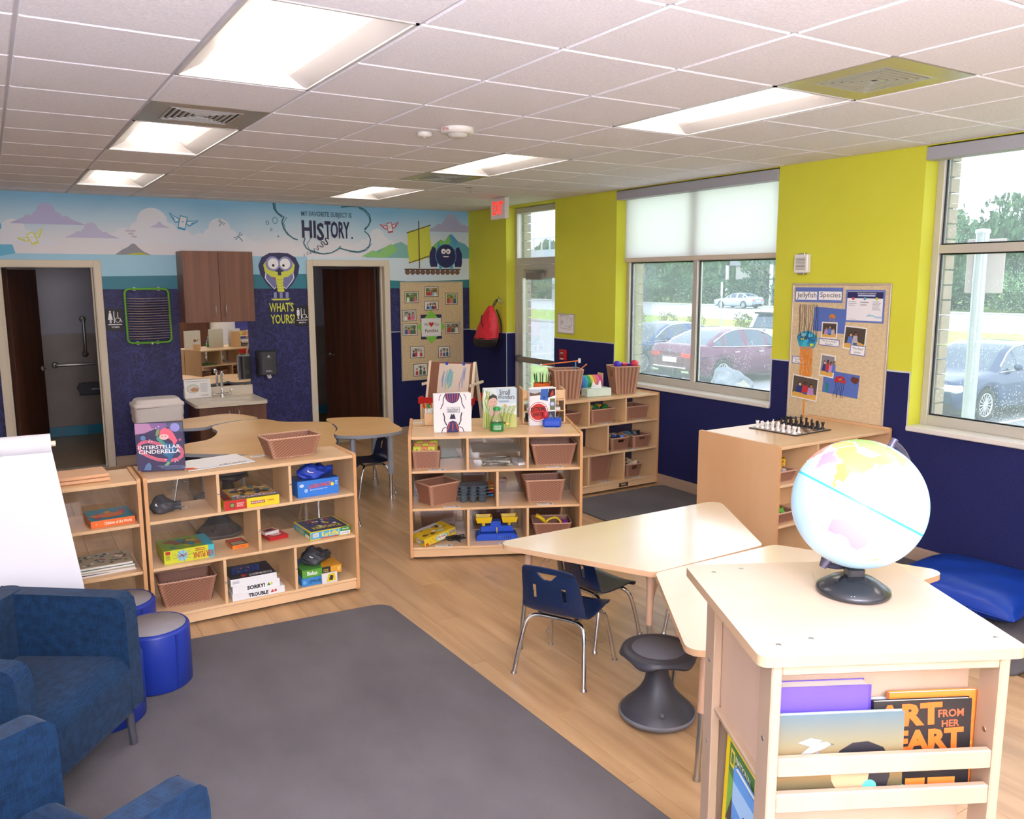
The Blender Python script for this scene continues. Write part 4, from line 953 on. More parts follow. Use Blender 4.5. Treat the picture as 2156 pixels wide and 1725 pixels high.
# ---- contents
def bits(name,label,cat,n,cx,cy,z,rx,ry,cols,s,shape='box',group=None):
    for i in range(n):
        x=cx+random.uniform(-rx,rx); y=cy+random.uniform(-ry,ry); q=MB(); M_=Matrix.Translation((0,0,s*.5))@Matrix.Rotation(random.uniform(-.6,.6),4,'X')@Matrix.Rotation(random.uniform(-.6,.6),4,'Y')
        if shape=='box': q.bbox(-s/2,-s*.4,-s*.3,s/2,s*.4,s*.3,s*.08,0,M_)
        elif shape=='star': q.prism([(s*.7*(1 if k%2 else .4)*math.cos(k*PI/5),s*.7*(1 if k%2 else .4)*math.sin(k*PI/5)) for k in range(10)],-s*.1,s*.1,0,M_)
        elif shape=='shell':
            q.grid(lambda u,v:(s*.7*v*math.cos(PI*u-.0),s*.7*v*math.sin(PI*u),s*.3*(1-v*v)+.04*s*math.cos(u*PI*18)*v),20,4,0,M_)
        elif shape=='car':
            q.bbox(-s*.6,-s*.3,-.1*s,s*.6,s*.3,s*.2,s*.06,0,M_).bbox(-s*.3,-s*.26,s*.2,s*.25,s*.26,s*.45,s*.08,0,M_)
            for a in (-.35,.35):
                for b_ in (-.3,.3): q.cyl((a*s,b_*s,-.1*s),(a*s,b_*s*1.2,-.1*s),s*.15,10,1,M=M_)
        elif shape=='animal':
            q.sphere((0,0,0),s*.4,10,7,0,M_,(1,.6,.6)).sphere((s*.4,0,s*.25),s*.2,8,6,0,M_)
            for a in (-.25,.25):
                for b_ in (-.12,.12): q.cyl((a*s,b_*s,-.1*s),(a*s,b_*s,-s*.45),s*.08,6,0,M=M_)
        o=q.build(name,[pm(cols[i%len(cols)],.45),BLACK],None,(x,y,z),random.uniform(0,6))
        tag(o,label,cat,group)
wx,wy,_=L3(.60,.2,0); bits('toy_vehicle','green toy vehicle heaped in the upper wicker basket of the window shelf','toy',7,wx,wy,.745,.09,.06,['1f7a2e','155c25','c9a23a','1d8a3a'],.085,'car','toy vehicles in the basket')
wx,wy,_=L3(.80,.145,0); bits('toy_piece','small yellow, blue or white toy piece in the left square basket of the window shelf','toy',11,wx,wy,.475,.07,.06,['e0c22a','2f62b8','dfe3ea','2f62b8','1c2f5a'],.05,'box','toy pieces in the square basket')
wx,wy,_=L3(1.065,.145,0); bits('toy_figure','little black or light blue toy figure in the right square basket','toy',8,wx,wy,.475,.07,.05,['23262b','5ba3c4','23262b','6d7076'],.07,'animal','toy figures in the basket')
wx,wy,_=L3(.985,.145,0); bits('sea_shell','pale sea shell heaped in the small basket','shell',9,wx,wy,.205,.06,.06,['d8c2a4','e6d6c0','cdb08e'],.05,'shell','sea shells')
wx,wy,_=L4(.14,.13,0); bits('game_token','silver game token in the basket beside the globe','token',9,wx,wy,.70,.06,.05,['c9c7c9','e4e2e4'],.035,'box','silver tokens')
for i in range(3):
    x,y,z=L4(.10+.075*i,.2-.03*(i%2),.66); t=tag(MB().bbox(-.033,-.033,0,.033,.033,.066,.006).build('foam_die',pm('e5b422',.6),None,(x,y,.722),R(20*i)),'large yellow foam die, '+('first','second','third')[i]+' from the left behind the token basket','die','yellow foam dice')
    p=Print()
    for a,b_ in ((-.016,-.016),(.016,.016),(0,0),(-.016,.016),(.016,-.016)): p.circ(a,b_,.006,'1c1a1a',n=10)
    q=p.build('pips',t,frame((0,-.033,.033),(1,0,0),(0,0,1))); link('pips',q.data,t).matrix_local=frame((-.033,0,.033),(0,-1,0),(0,0,1)); link('pips',q.data,t).matrix_local=frame((0,0,.066),(1,0,0),(0,1,0))
wx,wy,_=L4(.135,.12,0); bits('foam_shape','lime green foam leaf shape in the low cabinet basket','toy',6,wx,wy,.425,.06,.05,['79c02f','5aa324'],.06,'star','green foam shapes'); wx,wy,_=L4(.1,.12,0); bits('foam_shape','lime green foam leaf shape on the cabinet bottom shelf','toy',3,wx,wy,.092,.05,.05,['79c02f','5aa324'],.05,'star','green foam shapes low')
# number cards
for i in range(9):
    u=.06+.05*(i%3)+.01*(i//3); d=.10+.05*(i//3); o=MB().bbox(-.03,-.002,0,.03,.002,.075,.001).build('number_card',pm(('c4cc2c','d77a4a','c7c22e','d98a54')[i%4],.5),None,L2(u,d,.745+.012*(i//3)),A2+random.uniform(-.3,.3)); tag(o,'square coloured card in the small basket of the centre shelf','card','number cards')
    p=Print(); p.rect(-.024,.012,.024,.066,('e1e45a','e69a6c')[i%2]); p.text('57241396' [i%8],-.01,.022,.01,.056,'8f9a20'); p.build('card_face',o,frame((0,-.002,0),(1,0,0),(0,0,1)))
# yellow scoop
YL=pm('e8c51c',.4,name='yellow_plastic'); BL=pm('1d4fc4',.35,name='blue_plastic')
t=thing('toy_scoop','yellow plastic scoop with a hoop end in the bottom right basket','toy',L2(.98,.16,.20),A2)
MB().tube(catmull([(-.05,0,.065),(-.01,0,.04),(.03,0,0),(.05,0,-.01)],5,False),[.016]*8+[.011]*8,8).build('grip',YL,t); MB().tube(catmull([(.02,0,0),(.05,0,.03),(.1,0,.04),(.135,0,.01),(.14,0,-.02)],5,False),.009,8).build('hoop',YL,t)
bits('toy_ball','small purple toy in the bottom right basket','toy',3,*L2(1.12,.18,0)[:2],.18,.04,.03,['8a2f8e'],.04,'box','purple toys')
# balance scale
t=thing('balance_scale','blue toy balance scale with two yellow pans','scale',L2(.635,.17,.0955),A2)
MXZ=lambda y:Matrix(((1,0,0,0),(0,0,-1,y),(0,1,0,0),(0,0,0,1)))
MB().prism([(-.155,0),(.155,0),(.15,.035),(.12,.05),(-.125,.05),(-.15,.035)],0,.12,0,MXZ(.06)).build('base',BL,t)
MB().prism([(-.12,.058),(.125,.058),(.115,.095),(.03,.1),(.03,.135),(-.045,.135),(-.045,.1),(-.115,.095)],0,.07,0,MXZ(.045)).build('beam',BL,t)
MB().cyl((0,-.03,.09),(0,-.045,.05),.005,8,r1=.002).build('pointer',YL,t)
for s in (-1,1):
    q=MB(); a,b_,h=.062,.05,.045; v=[(-.05,-.04,0),(.05,-.04,0),(.05,.04,0),(-.05,.04,0),(-a,-b_,h),(a,-b_,h),(a,b_,h),(-a,b_,h)]; w_=[(x*.9,y*.9,z+.005 if z==0 else z) for x,y,z in v]
    q.add(v,[(0,3,2,1),(0,1,5,4),(1,2,6,5),(2,3,7,6),(3,0,4,7)]).add(w_,[(0,1,2,3),(0,4,5,1),(1,5,6,2),(2,6,7,3),(3,7,4,0)]); q.add(v[4:]+w_[4:],[(0,1,5,4),(1,2,6,5),(2,3,7,6),(3,0,4,7)])
    q.cyl((0,0,0),(0,0,-.03),.012,10); o=q.build('weighing_pan',YL,t); o.location=(s*.095-.0,0,.128)
p=Print(); p.rect(.01,.012,.115,.032,'3f6fd4'); p.many([circ(.02+.016*i,.022,.004+.0006*i,.008+.0008*i,10) for i in range(6)],'123488'); p.build('weight_slots',t,frame((0,-.0605,0),(1,0,0),(0,0,1)))
# muffin tins
t0=None
for i,c in enumerate(('2f8fd0','c8352c','e2b423','e07a24')):
    t=thing('muffin_tray','grey six-cup muffin tray with '+('blue','red','yellow','orange')[i]+' ends, '+('bottom','second','third','top')[i]+' of the stack','tray',L2(.475,.19,.384+.024*i),A2+R(2*i-3),'stacked muffin trays')
    q=MB().bbox(-.125,-.07,.048,.125,.07,.053,.002)
    for a in (-1,0,1):
        for b_ in (-1,1): q.lathe([(.024,0),(.033,.048)],16,0,Matrix.Translation((a*.068-.012,b_*.034,0)))
    q.build('cups',pm('4a5660',.45),t); MB().prism(rounded([(.10,-.07),(.138,-.05),(.138,.05),(.10,.07)],.012,3),.046,.056).build('end_grip',pm(c,.4),t)
# cord
pts=[(random.uniform(-.07,.07),random.uniform(-.04,.04),random.uniform(.008,.06)) for i in range(22)]
tag(MB().tube(catmull(pts,4,False),.0045,6).build('cord_bundle',BLACK,None,L2(.33,.11,.097),A2),'tangled black cord beside the tilted yellow game box','cord')
# clear bin with frosted lid
FROST=glassmat('frosted_plastic','e8ecec',.28,.08,.25,hazecol='dfe4e4')
t=thing('plastic_bin','clear plastic bin with frosted lid in the top middle of the centre shelf','bin',L2(.635,.21,.659),A2)
q=MB(); W,D,h=.17,.125,.11
for z0,z1,s0,s1 in ((0,h,.94,1),):
    v=[(-W*s0,-D*s0,z0),(W*s0,-D*s0,z0),(W*s0,D*s0,z0),(-W*s0,D*s0,z0),(-W,-D,z1),(W,-D,z1),(W,D,z1),(-W,D,z1)]; q.add(v,[(0,3,2,1),(0,1,5,4),(1,2,6,5),(2,3,7,6),(3,0,4,7)])
q.build('bin_body',CLEAR,t); MB().bbox(-.178,-.132,h,.178,.132,h+.016,.005).build('lid',FROST,t)
pts=[(random.uniform(-.12,.12),random.uniform(-.1,.1),random.uniform(.01,.04)) for i in range(26)]; MB().tube(catmull(pts,3,False),.004,5).build('packed_wire',pm('b8b6ac',.3,.5),t)
tag(MB().bbox(-.03,-.1,0,.05,.1,.02,.002).build('paper_pile',WHITE,None,L2(.80,.2,.0+.659),A2+R(12)),'white paper pile right of the clear plastic bin','paper')
tag(MB().bbox(-.11,-.15,0,.11,.15,.012,.002).build('cutting_board',pm('4a7a3a',.5),None,L2(.26,.57,.66),A2+R(5)),'green board lying across the far shelf, seen through the clear panel','board')
# ---- books that stand ajar
def openbook(label,bl,ang,W,H_,open_,fn,back='e8e4da',name='picture_book',spine='left',cover='f4f2ee',group=None,pages=.014,lean=0):
    t=thing(name,label,'book',bl,ang,group)
    if lean: t.rotation_euler=(lean,0,ang)
    s=1 if spine=='left' else -1; x0,x1=(0,W)
    px=0 if s==1 else W
    MB().bbox(0,-.003,0,W,.0,H_,.001).build('front_cover',pm(cover,.35),t)
    F=Matrix.Translation((px,.002,0))@Matrix.Rotation(s*open_,4,'Z')@Matrix.Translation((-px,0,0))
    b_=MB().bbox(0,pages+.002,0,W,pages+.005,H_,.001).build('back_cover',pm(back,.35),t); b_.matrix_local=F
    g=MB().bbox(.004,.002,.004,W-.006,pages,H_-.006,.001).build('page_block',PAPER,t); g.matrix_local=Matrix.Translation((px,0.002,0))@Matrix.Rotation(s*open_*.55,4,'Z')@Matrix.Translation((-px,0,0))
    p=Print(.00012,.0004); fn(p,W,H_); p.build('cover_print',t,frame((0,-.003,0),(1,0,0),(0,0,1)))
    return t
def c1(p,W,H_):
    X=lambda a:a*W; Y=lambda b_:b_*H_; P_=lambda q:[(X(a),Y(b_)) for a,b_ in q]
    p.rect(0,0,W,H_,'3f3b5c'); p.poly(P_([(0,.78),(0,1),(.5,1),(.42,.88),(.2,.8)]),'b98ab0'); p.poly(P_([(.3,1),(.35,.9),(.6,.84),(.68,.92),(.66,1)]),'8a679e')
    p.poly(P_([(.66,1),(.7,.85),(1,.8),(1,1)]),'565f78'); p.circ(X(.84),Y(.9),X(.1),'9a94d6'); p.circ(X(.16),Y(.7),X(.055),'5d7fae'); p.circ(X(.93),Y(.64),X(.03),'c2609a')
    p.line(P_([(.9,.5),(.96,.42),(.97,.32),(.88,.24),(.7,.21),(.45,.24),(.25,.32),(.1,.42),(.05,.52),(.1,.6),(.25,.63),(.45,.58),(.58,.53)]),X(.075),'c9657e')
    p.poly(P_([(.45,.75),(.5,.7),(.58,.62),(.66,.55),(.72,.5),(.64,.46),(.54,.56),(.44,.66)]),'4f9a8a'); p.poly(P_([(.42,.74),(.48,.74),(.52,.86),(.46,.88)]),'7f9a5a')
    p.poly(P_([(.6,.58),(.8,.56),(.84,.44),(.76,.3),(.66,.12),(.6,.12),(.66,.28),(.56,.34)]),'2f6f9a'); p.poly(P_([(.66,.2),(.7,.16),(.58,.06),(.5,.06)]),'7fb87c')
    p.poly(P_([(.5,.74),(.52,.84),(.62,.9),(.74,.86),(.8,.78),(.88,.62),(.8,.52),(.76,.62),(.66,.7),(.6,.76)]),'e86a80')
    p.circ(X(.6),Y(.71),X(.1),'f2c3bd',Y(.06)); p.many([circ(X(.56),Y(.72),X(.01),Y(.014),8),circ(X(.63),Y(.72),X(.01),Y(.014),8)],'2b2430'); p.poly(P_([(.5,.76),(.56,.8),(.66,.8),(.7,.74),(.62,.77)]),'e86a80')
    p.poly(P_([(.4,.12),(1,.1),(1,.03),(.6,.03)]),'5c6788'); p.poly(P_([(.14,.04),(.28,.03),(.3,.12),(.26,.2),(.18,.14)]),'5f7fa8')
    p.many([circ(X(a),Y(b_),X(.012),None,8) for a,b_ in ((.3,.66),(.34,.63),(.28,.62),(.82,.22),(.86,.2),(.8,.18),(.44,.9),(.5,.93),(.6,.24))],'f4f2f6')
    p.text('INTERSTELLAR',X(.05),Y(.47),X(.93),Y(.545),'f4f4f6',.02); p.text('CINDERELLA',X(.05),Y(.37),X(.93),Y(.455),'f4f4f6',.02); p.lines(X(.55),Y(.045),X(.95),Y(.085),2,'39405e')
openbook('upright dark space picture book on the left end of the game shelf',L1(.006,.225,.907),math.atan2(-.086,.247),.258,.283,.16,c1,'3a3a52','space_picture_book',cover='3f3b5c')
def c2(p,W,H_):
    X=lambda a:a*W; Y=lambda b_:b_*H_; P_=lambda q:[(X(a),Y(b_)) for a,b_ in q]
    p.rect(0,0,W,H_,'f1f1f2')
    for s in (-1,1):
        m=lambda q:[(.5+s*a,b_) for a,b_ in q]
        p.line(P_(m([(.2,.96),(.24,.86),(.25,.74),(.32,.6)])),X(.022),'2a2440'); p.line(P_(m([(.3,.98),(.35,.9),(.36,.82)])),X(.014),'2a2440')
        p.line(P_(m([(.16,.18),(.22,.3),(.22,.4),(.25,.5)])),X(.03),'2a2440'); p.line(P_(m([(.3,.0),(.26,.1),(.18,.14)])),X(.02),'2a2440')
    p.poly(P_([(.3,1),(.32,.86),(.38,.78),(.5,.74),(.62,.78),(.68,.86),(.7,1)]),'33265a'); 
    for i in range(5): p.line(P_([(.36+.07*i,.99),(.37+.065*i,.88),(.4+.05*i,.79)]),X(.022),('c23a50','8c3570')[i%2])
    p.poly(P_([(.44,.42),(.47,.48),(.5,.44),(.53,.48),(.56,.42),(.58,.34),(.42,.34)]),'241f4a'); p.poly(P_([(.34,.0),(.33,.12),(.4,.26),(.5,.3),(.6,.26),(.67,.12),(.66,0)]),'28265f')
    for a in (.42,.5,.58): p.line(P_([(a,.24),(a+(a-.5)*.5,.12),(a+(a-.5),.03)]),X(.025),'c8402e')
    p.rect(X(.35),Y(.5),X(.69),Y(.64),'7d7f88'); p.rect(X(.34),Y(.51),X(.68),Y(.65),'d4d6da'); p.text('The',X(.47),Y(.61),X(.55),Y(.635),'33333a',0); p.text('Beetle Book',X(.37),Y(.56),X(.65),Y(.6),'33333a',.01); p.lines(X(.38),Y(.525),X(.64),Y(.55),1,'55555c')
openbook('upright white beetle picture book on the left of the centre shelf top',L2(.185,.155,.907),A2+R(4),.272,.285,.14,c2,'e8e4da','beetle_book',cover='f1f1f2')
def c3(p,W,H_):
    X=lambda a:a*W; Y=lambda b_:b_*H_; P_=lambda q:[(X(a),Y(b_)) for a,b_ in q]
    p.rect(0,0,W,H_,'dfe8ea'); p.poly(P_([(.35,1),(1,1),(1,.62),(.5,.6)]),'cfe0ea'); p.poly(P_([(0,0),(1,0),(1,.32),(.6,.4),(.3,.3),(0,.4)]),'c2c77a')
    for i in range(9): a=.02+.03*i; p.line(P_([(a,0),(a+.02*math.sin(i),.4),(a-.06+.05*(i%3),.7),(a+.1*(i%2),.98-.02*i)]),X(.022),('8fa03a','b5c056','6f8a34')[i%3])
    for i in range(11): a=.52+.035*i; p.line(P_([(a-.05,.02),(a,.3),(min(.98,a+.05+.008*i),.55)]),X(.022),('9fb04a','c3cc70','86983c')[i%3])
    p.circ(X(.28),Y(.64),X(.13),'d9b09c',Y(.15)); p.poly(P_([(.15,.68),(.18,.8),(.3,.85),(.4,.8),(.43,.66),(.38,.74),(.3,.76),(.2,.73)]),'2c2728'); p.poly(P_([(.2,.3),(.42,.32),(.5,.46),(.36,.5),(.24,.48)]),'dcb8a4'); p.poly(P_([(.25,.0),(.42,.0),(.4,.3),(.26,.3)]),'c8cf8a')
    p.many([circ(X(.34),Y(.66),X(.014),Y(.01),8),circ(X(.25),Y(.655),X(.012),Y(.008),8)],'3a2e2a'); p.poly(P_([(.27,.56),(.33,.57),(.3,.55)]),'a8685c')
    p.poly(P_([(.6,.55),(.64,.6),(.7,.57),(.66,.53)]),'d8a23a'); p.circ(X(.72),Y(.1),X(.06),'e3cf5a',Y(.03)); p.circ(X(.62),Y(.12),X(.05),'7a5a30',Y(.03))
    p.text('Small',X(.48),Y(.83),X(.8),Y(.96),'2d2f36',.0); p.text('Wonders',X(.43),Y(.72),X(.93),Y(.83),'2d2f36',.0); p.lines(X(.46),Y(.64),X(.8),Y(.69),2,'6f8494')
openbook('upright picture book with a boy among green stems, behind the green-lidded jar',L2(.553,.3,.907),A2+R(2),.25,.30,.14,c3,'dcdccc','garden_picture_book',cover='dfe8ea')
def c4(p,W,H_):
    X=lambda a:a*W; Y=lambda b_:b_*H_; P_=lambda q:[(X(a),Y(b_)) for a,b_ in q]
    p.rect(0,0,W,H_,'f0f0f2'); p.poly(P_([(0,.78),(.42,.8),(.44,.95),(0,.96)]),'b9c4d2'); p.poly(P_([(0,.78),(.42,.8),(.42,.88),(.2,.84),(0,.88)]),'6b4a3c')
    p.poly(P_([(.4,.68),(.7,.64),(.72,.96),(.44,.96)]),'2f62b4'); p.poly(P_([(.5,.7),(.55,.8),(.6,.7)]),'1d3c74'); p.poly(P_([(.68,.72),(.98,.78),(.98,.96),(.74,.96)]),'2b1216'); p.poly(P_([(.78,.76),(.86,.9),(.9,.92),(.92,.8)]),'c0392e')
    p.rect(X(.78),Y(.4),X(.98),Y(.7),'6f7a48'); p.circ(X(.87),Y(.56),X(.1),'4f76b8'); p.circ(X(.87),Y(.56),X(.07),'cbd6e6'); p.rect(X(.66),Y(.14),X(.98),Y(.36),'3a3c44'); p.poly(P_([(.7,.16),(.8,.32),(.9,.2)]),'8a9098')
    p.circ(X(.34),Y(.36),X(.37),'b8261f'); p.circ(X(.34),Y(.36),X(.35),'f0f0f2'); p.circ(X(.34),Y(.36),X(.31),'c62d24')
    p.text('EXTREME',X(.05),Y(.38),X(.62),Y(.49),'2a1614',.03,.06); p.text('EARTH',X(.14),Y(.25),X(.56),Y(.35),'2a1614',.03,.06)
openbook('upright book with a big red disc, right end of the centre shelf top',L2(.905,.355,.907),A2+R(8),.205,.29,.14,c4,'e8e8ea','earth_book',cover='f0f0f2')
# jar, blue block
t=thing('bug_jar','clear jar with green lid and green base in front of the boy picture book','jar',L2(.645,.19,.907),A2)
MB().lathe([(.048,0),(.05,.006),(.05,.055),(.046,.06)],28).build('base',pm('1f8a3e',.4),t); MB().lathe([(.047,.06),(.046,.08),(.03,.115),(.026,.125),(.026,.155)],28).build('jar_wall',CLEAR,t); MB().lathe([(.028,.15),(.028,.17),(.02,.176),(0,.176)],24).build('lid',pm('1f9a46',.4),t); MB().tube(catmull([(.026,0,.165),(.05,0,.15),(.052,0,.12),(.036,0,.1)],4,False),.004,6).build('handle',CLEAR,t)
p=Print()
for i,(s,z0,z1) in enumerate((('CREATURE',.03,.045),('PEEPER',.012,.027))): p.text(s,-.03,z0,.03,z1,'eef6ee',.01)
q=p.build('lettering',t); 
for v in q.data.vertices:
    a=v.co.x/.0503; v.co=(.0506*math.sin(a),-.0506*math.cos(a),v.co.y+.0)
tag(thing('hole_punch','blue plastic block with a red knob at the right front of the centre shelf top','toy',L2(1.07,.30,.907),A2-R(10)),None,None)
t=bpy.data.objects['hole_punch']; MB().bbox(-.07,-.035,0,.07,.035,.06,.014).build('body',BL,t)
for i in range(4): MB().lathe([(.012,.059),(.012,.068),(0,.069)],14,0,Matrix.Translation((-.03+.03*i,.012,0))).build('stud',BL,t)
MB().sphere((-.05,.02,.085),.022,14,10,0,None,(1,1,1.5)).build('knob',pm('c22a3c',.35),t)
# wooden tray box with papers, marker block
t=thing('paper_sorter','maple paper sorter with white paper behind the red-disc book','organiser',L2(1.03,.58,.907),A2)
for a in (-.165,.155): MB().bbox(a,-.12,0,a+.012,.12,.26,.002).build('side',MAPLE,t)
for z in (.0,.09,.175): MB().bbox(-.153,-.12,z,.155,.12,z+.008,.001).build('tray',MAPLE,t)
MB().bbox(-.153,-.12,.19,.155,-.112,.255,.001).build('front_rail',MAPLE,t); MB().box(-.13,-.1,.0985,.13,.1,.12).build('paper',WHITE,t); MB().box(-.12,-.1,.009,.12,.1,.05).build('grey_paper',pm('6a6462',.6),t)
tag(MB().bbox(-.06,-.03,0,.06,.03,.05,.002).build('sticky_note_pad',pm('d9d64a',.6),None,L2(.955,.55,1.095),A2),'yellow and white note pad on the paper sorter','notepad')
t=thing('marker_block','maple block of coloured markers at the left of the centre shelf top','marker holder',L2(.16,.50,.907),A2)
MB().bbox(-.045,-.035,0,.045,.035,.09,.003).build('block',MAPLE,t)
for i,c in enumerate(('e0702a','2a9a44','1f7a34','e05a2a','2a9a44','c8322e','e0702a','f0f0ee')):
    a=random.uniform(-.5,.1); M_=Matrix.Translation((-.03+.02*(i%4),-.012+.024*(i//4),.07))@Matrix.Rotation(a,4,'Y')@Matrix.Rotation(random.uniform(-.15,.15),4,'X')
    o=tag(MB().cyl((0,0,0),(0,0,.06),.0065,10,1).cyl((0,0,.06),(0,0,.095),.0075,10,0).build('marker',[pm(c,.4),WHITE]),'thick '+('orange','green','dark green','orange red','green','red','orange','white')[i]+' marker in the maple block, '+('front','back')[i//4]+' row, '+('first','second','third','fourth')[i%4]+' from the left','marker','markers in the maple block')
    o.matrix_world=RZ(A2,L2(.16,.50,.907))@M_
def shelflabel(Lc,u,d,z,where,rz,tilt=0):
    o=tag(MB().bbox(-.06,-.022,0,.06,.022,.001,.0002).build('shelf_label',WHITE,None,Lc(u,d,z),rz),'white printed label card '+where,'label','shelf label cards')
    p=Print(); p.lines(-.05,-.004,.02,.016,2,'6b6f80'); p.rect(.028,-.014,.052,.014,'8a8f9c'); p.build('label_print',o,frame((0,0,.001),(1,0,0),(0,1,0)))
for u,d,z,w_ in ((.62,.045,.659,'under the green vehicle basket'),(1.03,.04,.659,'under the plain upper right basket'),(.93,.02,.383,'between the two square baskets'),(.62,.045,.095,'in front of the tall basket'),(1.02,.025,.095,'in front of the shell basket')): shelflabel(L3,u,d,z,w_+' of the window shelf',0)
for u,d,z,w_ in ((.3,.03,.383,'before the corner-on basket'),(.98,.03,.383,'before the front-facing basket'),(1.05,.03,.659,'before the wide basket'),(.2,.03,.659,'below the number cards'),(.7,.03,.095,'before the balance scale'),(.24,.03,.095,'before the tilted game box'),(1.06,.26,.9055,'below the blue knobbed block'),(.07,.62,.9055,'at the back left corner of the top')): shelflabel(L2,u,d,z,w_+' on the centre shelf',A2)
for u,d,z,w_ in ((.2,.24,.659,'beside the grey pouch'),(.73,.3,.9055,'beside the low basket on top')): shelflabel(L1,u,d,z,w_+' of the game shelf',0)
shelflabel(L0,1.05,.27,.9055,'on the left shelf top',0)
# ---- game boxes
def gbox(name,label,Lc,u0,d0,z,W,D,Hb,rz,side,top,front=None,left=None,rot=None,sub=None,lidc=None):
    """u0,d0 = front-left-bottom corner"""
    x,y,zz=Lc(u0,d0,z); t=thing(name,label,'board game',(x,y,zz),Lc.rz+rz)
    if rot: t.rotation_euler=(rot[0],rot[1],Lc.rz+rz)
    MB().bbox(.002,.002,0,W-.002,D-.002,Hb*.6,.001).build('box_base',pm(side,.4),t); MB().bbox(0,0,Hb*.2,W,D,Hb,.0015).build('lid',pm(lidc or side,.35),t)
    if top: p=Print(.00012,.0004); top(p,W,D); p.build('top_print',t,frame((0,0,Hb),(1,0,0),(0,1,0)))
    if front: p=Print(.00012,.0004); front(p,W,Hb); p.build('front_print',t,frame((0,0,0),(1,0,0),(0,0,1)))
    if left: p=Print(.00012,.0004); left(p,D,Hb); p.build('side_print',t,frame((0,D,0),(0,-1,0),(0,0,1)))
    return t
def scatter(p,W,D,bg,cols,n,seed,x0=.03,y0=.05,x1=.97,y1=.95,s=.12):
    r=random.Random(seed); p.rect(0,0,W,D,bg)
    for i in range(n):
        x,y=W*r.uniform(x0+s/2,x1-s/2),D*r.uniform(y0+s/2,y1-s/2); k=r.randint(3,7); a0=r.uniform(0,6)
        p.poly([(x+W*s*.5*r.uniform(.5,1)*math.cos(a0+2*PI*j/k),y+D*s*.7*r.uniform(.5,1)*math.sin(a0+2*PI*j/k)) for j in range(k)],cols[i%len(cols)])
def tp(p,W,D):
    scatter(p,W,D,'c9a24a',['3a5a34','b5442c','e0d8c8','2f4f6a','7a5a34','d8b23a','5a2f2a','4f8a9a'],46,1,.16,.2,1,1,.16); p.rect(0,0,W*.15,D,'9a2a28'); p.many([rect(.005,D*(.1+.22*i),W*.13,D*(.24+.22*i)) for i in range(4)],'4a2320')
    p.rect(W*.17,.0,W,D*.2,'3f9ac4'); p.rect(W*.21,D*.03,W*.97,D*.17,'a5262a'); p.text('MONOPOLY',W*.22,D*.045,W*.96,D*.155,'f4efe6',.03,PI)
def fp(p,W,Hb):
    p.rect(0,0,W*.4,Hb,'c02a28'); p.rect(W*.4,0,W,Hb,'e8cf2a'); p.circ(W*.14,Hb*.5,Hb*.28,'5a3a20'); p.circ(W*.14,Hb*.5,Hb*.2,'7f9a4a'); p.lines(W*.22,Hb*.25,W*.37,Hb*.75,5,'e8c8b8'); p.rect(W*.47,Hb*.35,W*.73,Hb*.65,'a5262a'); p.text('MONOPOLY',W*.48,Hb*.4,W*.72,Hb*.6,'f4efe6',.02); p.text('JUNIOR',W*.78,Hb*.42,W*.9,Hb*.62,'b5342a',.03)
gbox('board_game','red and yellow board game box in the middle top bay',L1,.43,.012,.659,.325,.29,.058,0,'d8bf28',tp,fp)
def fp(p,W,Hb):
    p.rect(0,0,W,Hb,'3079d2'); p.text('LASER MAZE',W*.26,Hb*.52,W*.82,Hb*.76,'d5442a',.03,.03); p.text('Beam-Bending Logic Game',W*.3,Hb*.36,W*.72,Hb*.46,'eef2fa',.0,.03); p.circ(W*.1,Hb*.72,W*.055,'c6d6ee',Hb*.1); p.circ(W*.2,Hb*.4,W*.045,'9fc0ec'); p.circ(W*.84,Hb*.6,W*.04,'c9d43a'); p.lines(W*.91,Hb*.55,W*.98,Hb*.8,3,'cfe0f4')
def tp(p,W,D): scatter(p,W,D,'2a4a8a',['1a2a50','c03a3a','2f6fc4','20305a'],14,2)
gbox('board_game','long blue game box with orange lettering in the right top bay',L1,.885,.06,.659,.27,.17,.105,R(2),'2f74cc',tp,fp)
def pouch(label,loc,rz,col,s,sc=(1,.75,.6),name='drawstring_pouch'):
    t=thing(name,label,'pouch',loc,rz); r=random.Random(len(label))
    ph=[r.uniform(0,6) for i in range(6)]
    def f(u,v):
        a=2*PI*u; x=-1+2.3*v; rad=math.sin(min(1,max(0,v*1.15))*PI)**.7 if v<.8 else .33*(1-(v-.8)*1.2)+abs(math.sin(5*a))*.12*(v-.8)*4
        rad=max(rad,.02); w_=.09*math.sin(3*a+ph[0]+6*v)+.07*math.sin(6*a+ph[1]-13*v)+.05*math.sin(11*a+17*v+ph[2])
        z=(rad+w_)*math.sin(a)*(1-.35*max(0,math.sin(9*v+ph[3]))); return (s*x*sc[0]*.5,s*(rad+w_)*math.cos(a)*sc[1]*.6,s*(max(z,-.55)+.55)*sc[2]*.7)
    o=MB().grid(f,40,26,wrapu=True).build('cloth_bag',pm(col,.55),t)
    MB().tube([(s*.30*sc[0],s*.26*math.cos(a)*sc[1],s*(.55+.3*math.sin(a))*sc[2]*.7) for a in [2*PI*i/12 for i in range(12)]],.004,6,closed=True).build('drawstring',pm('2a2a30',.6),t)
    p=Print(); p.circ(0,0,s*.17,'dfe2e8',s*.09); p.circ(0,0,s*.12,col,s*.055); p.circ(0,0,s*.08,'dfe2e8',s*.03); q=p.build('printed_badge',t,frame((-s*.12*sc[0],-s*.41*sc[1],s*.62*sc[2]),(1,0,0),(0,.62,.78)))
    return t
pouch('grey drawstring pouch alone in the left top bay',L1(.125,.2,.659),R(-8),'4a4c52',.15)
pouch('bright blue cloth pouch slumped on the long blue game box',L1(1.01,.15,.7645),R(10),'1f3fb0',.205,(1,.62,.42))
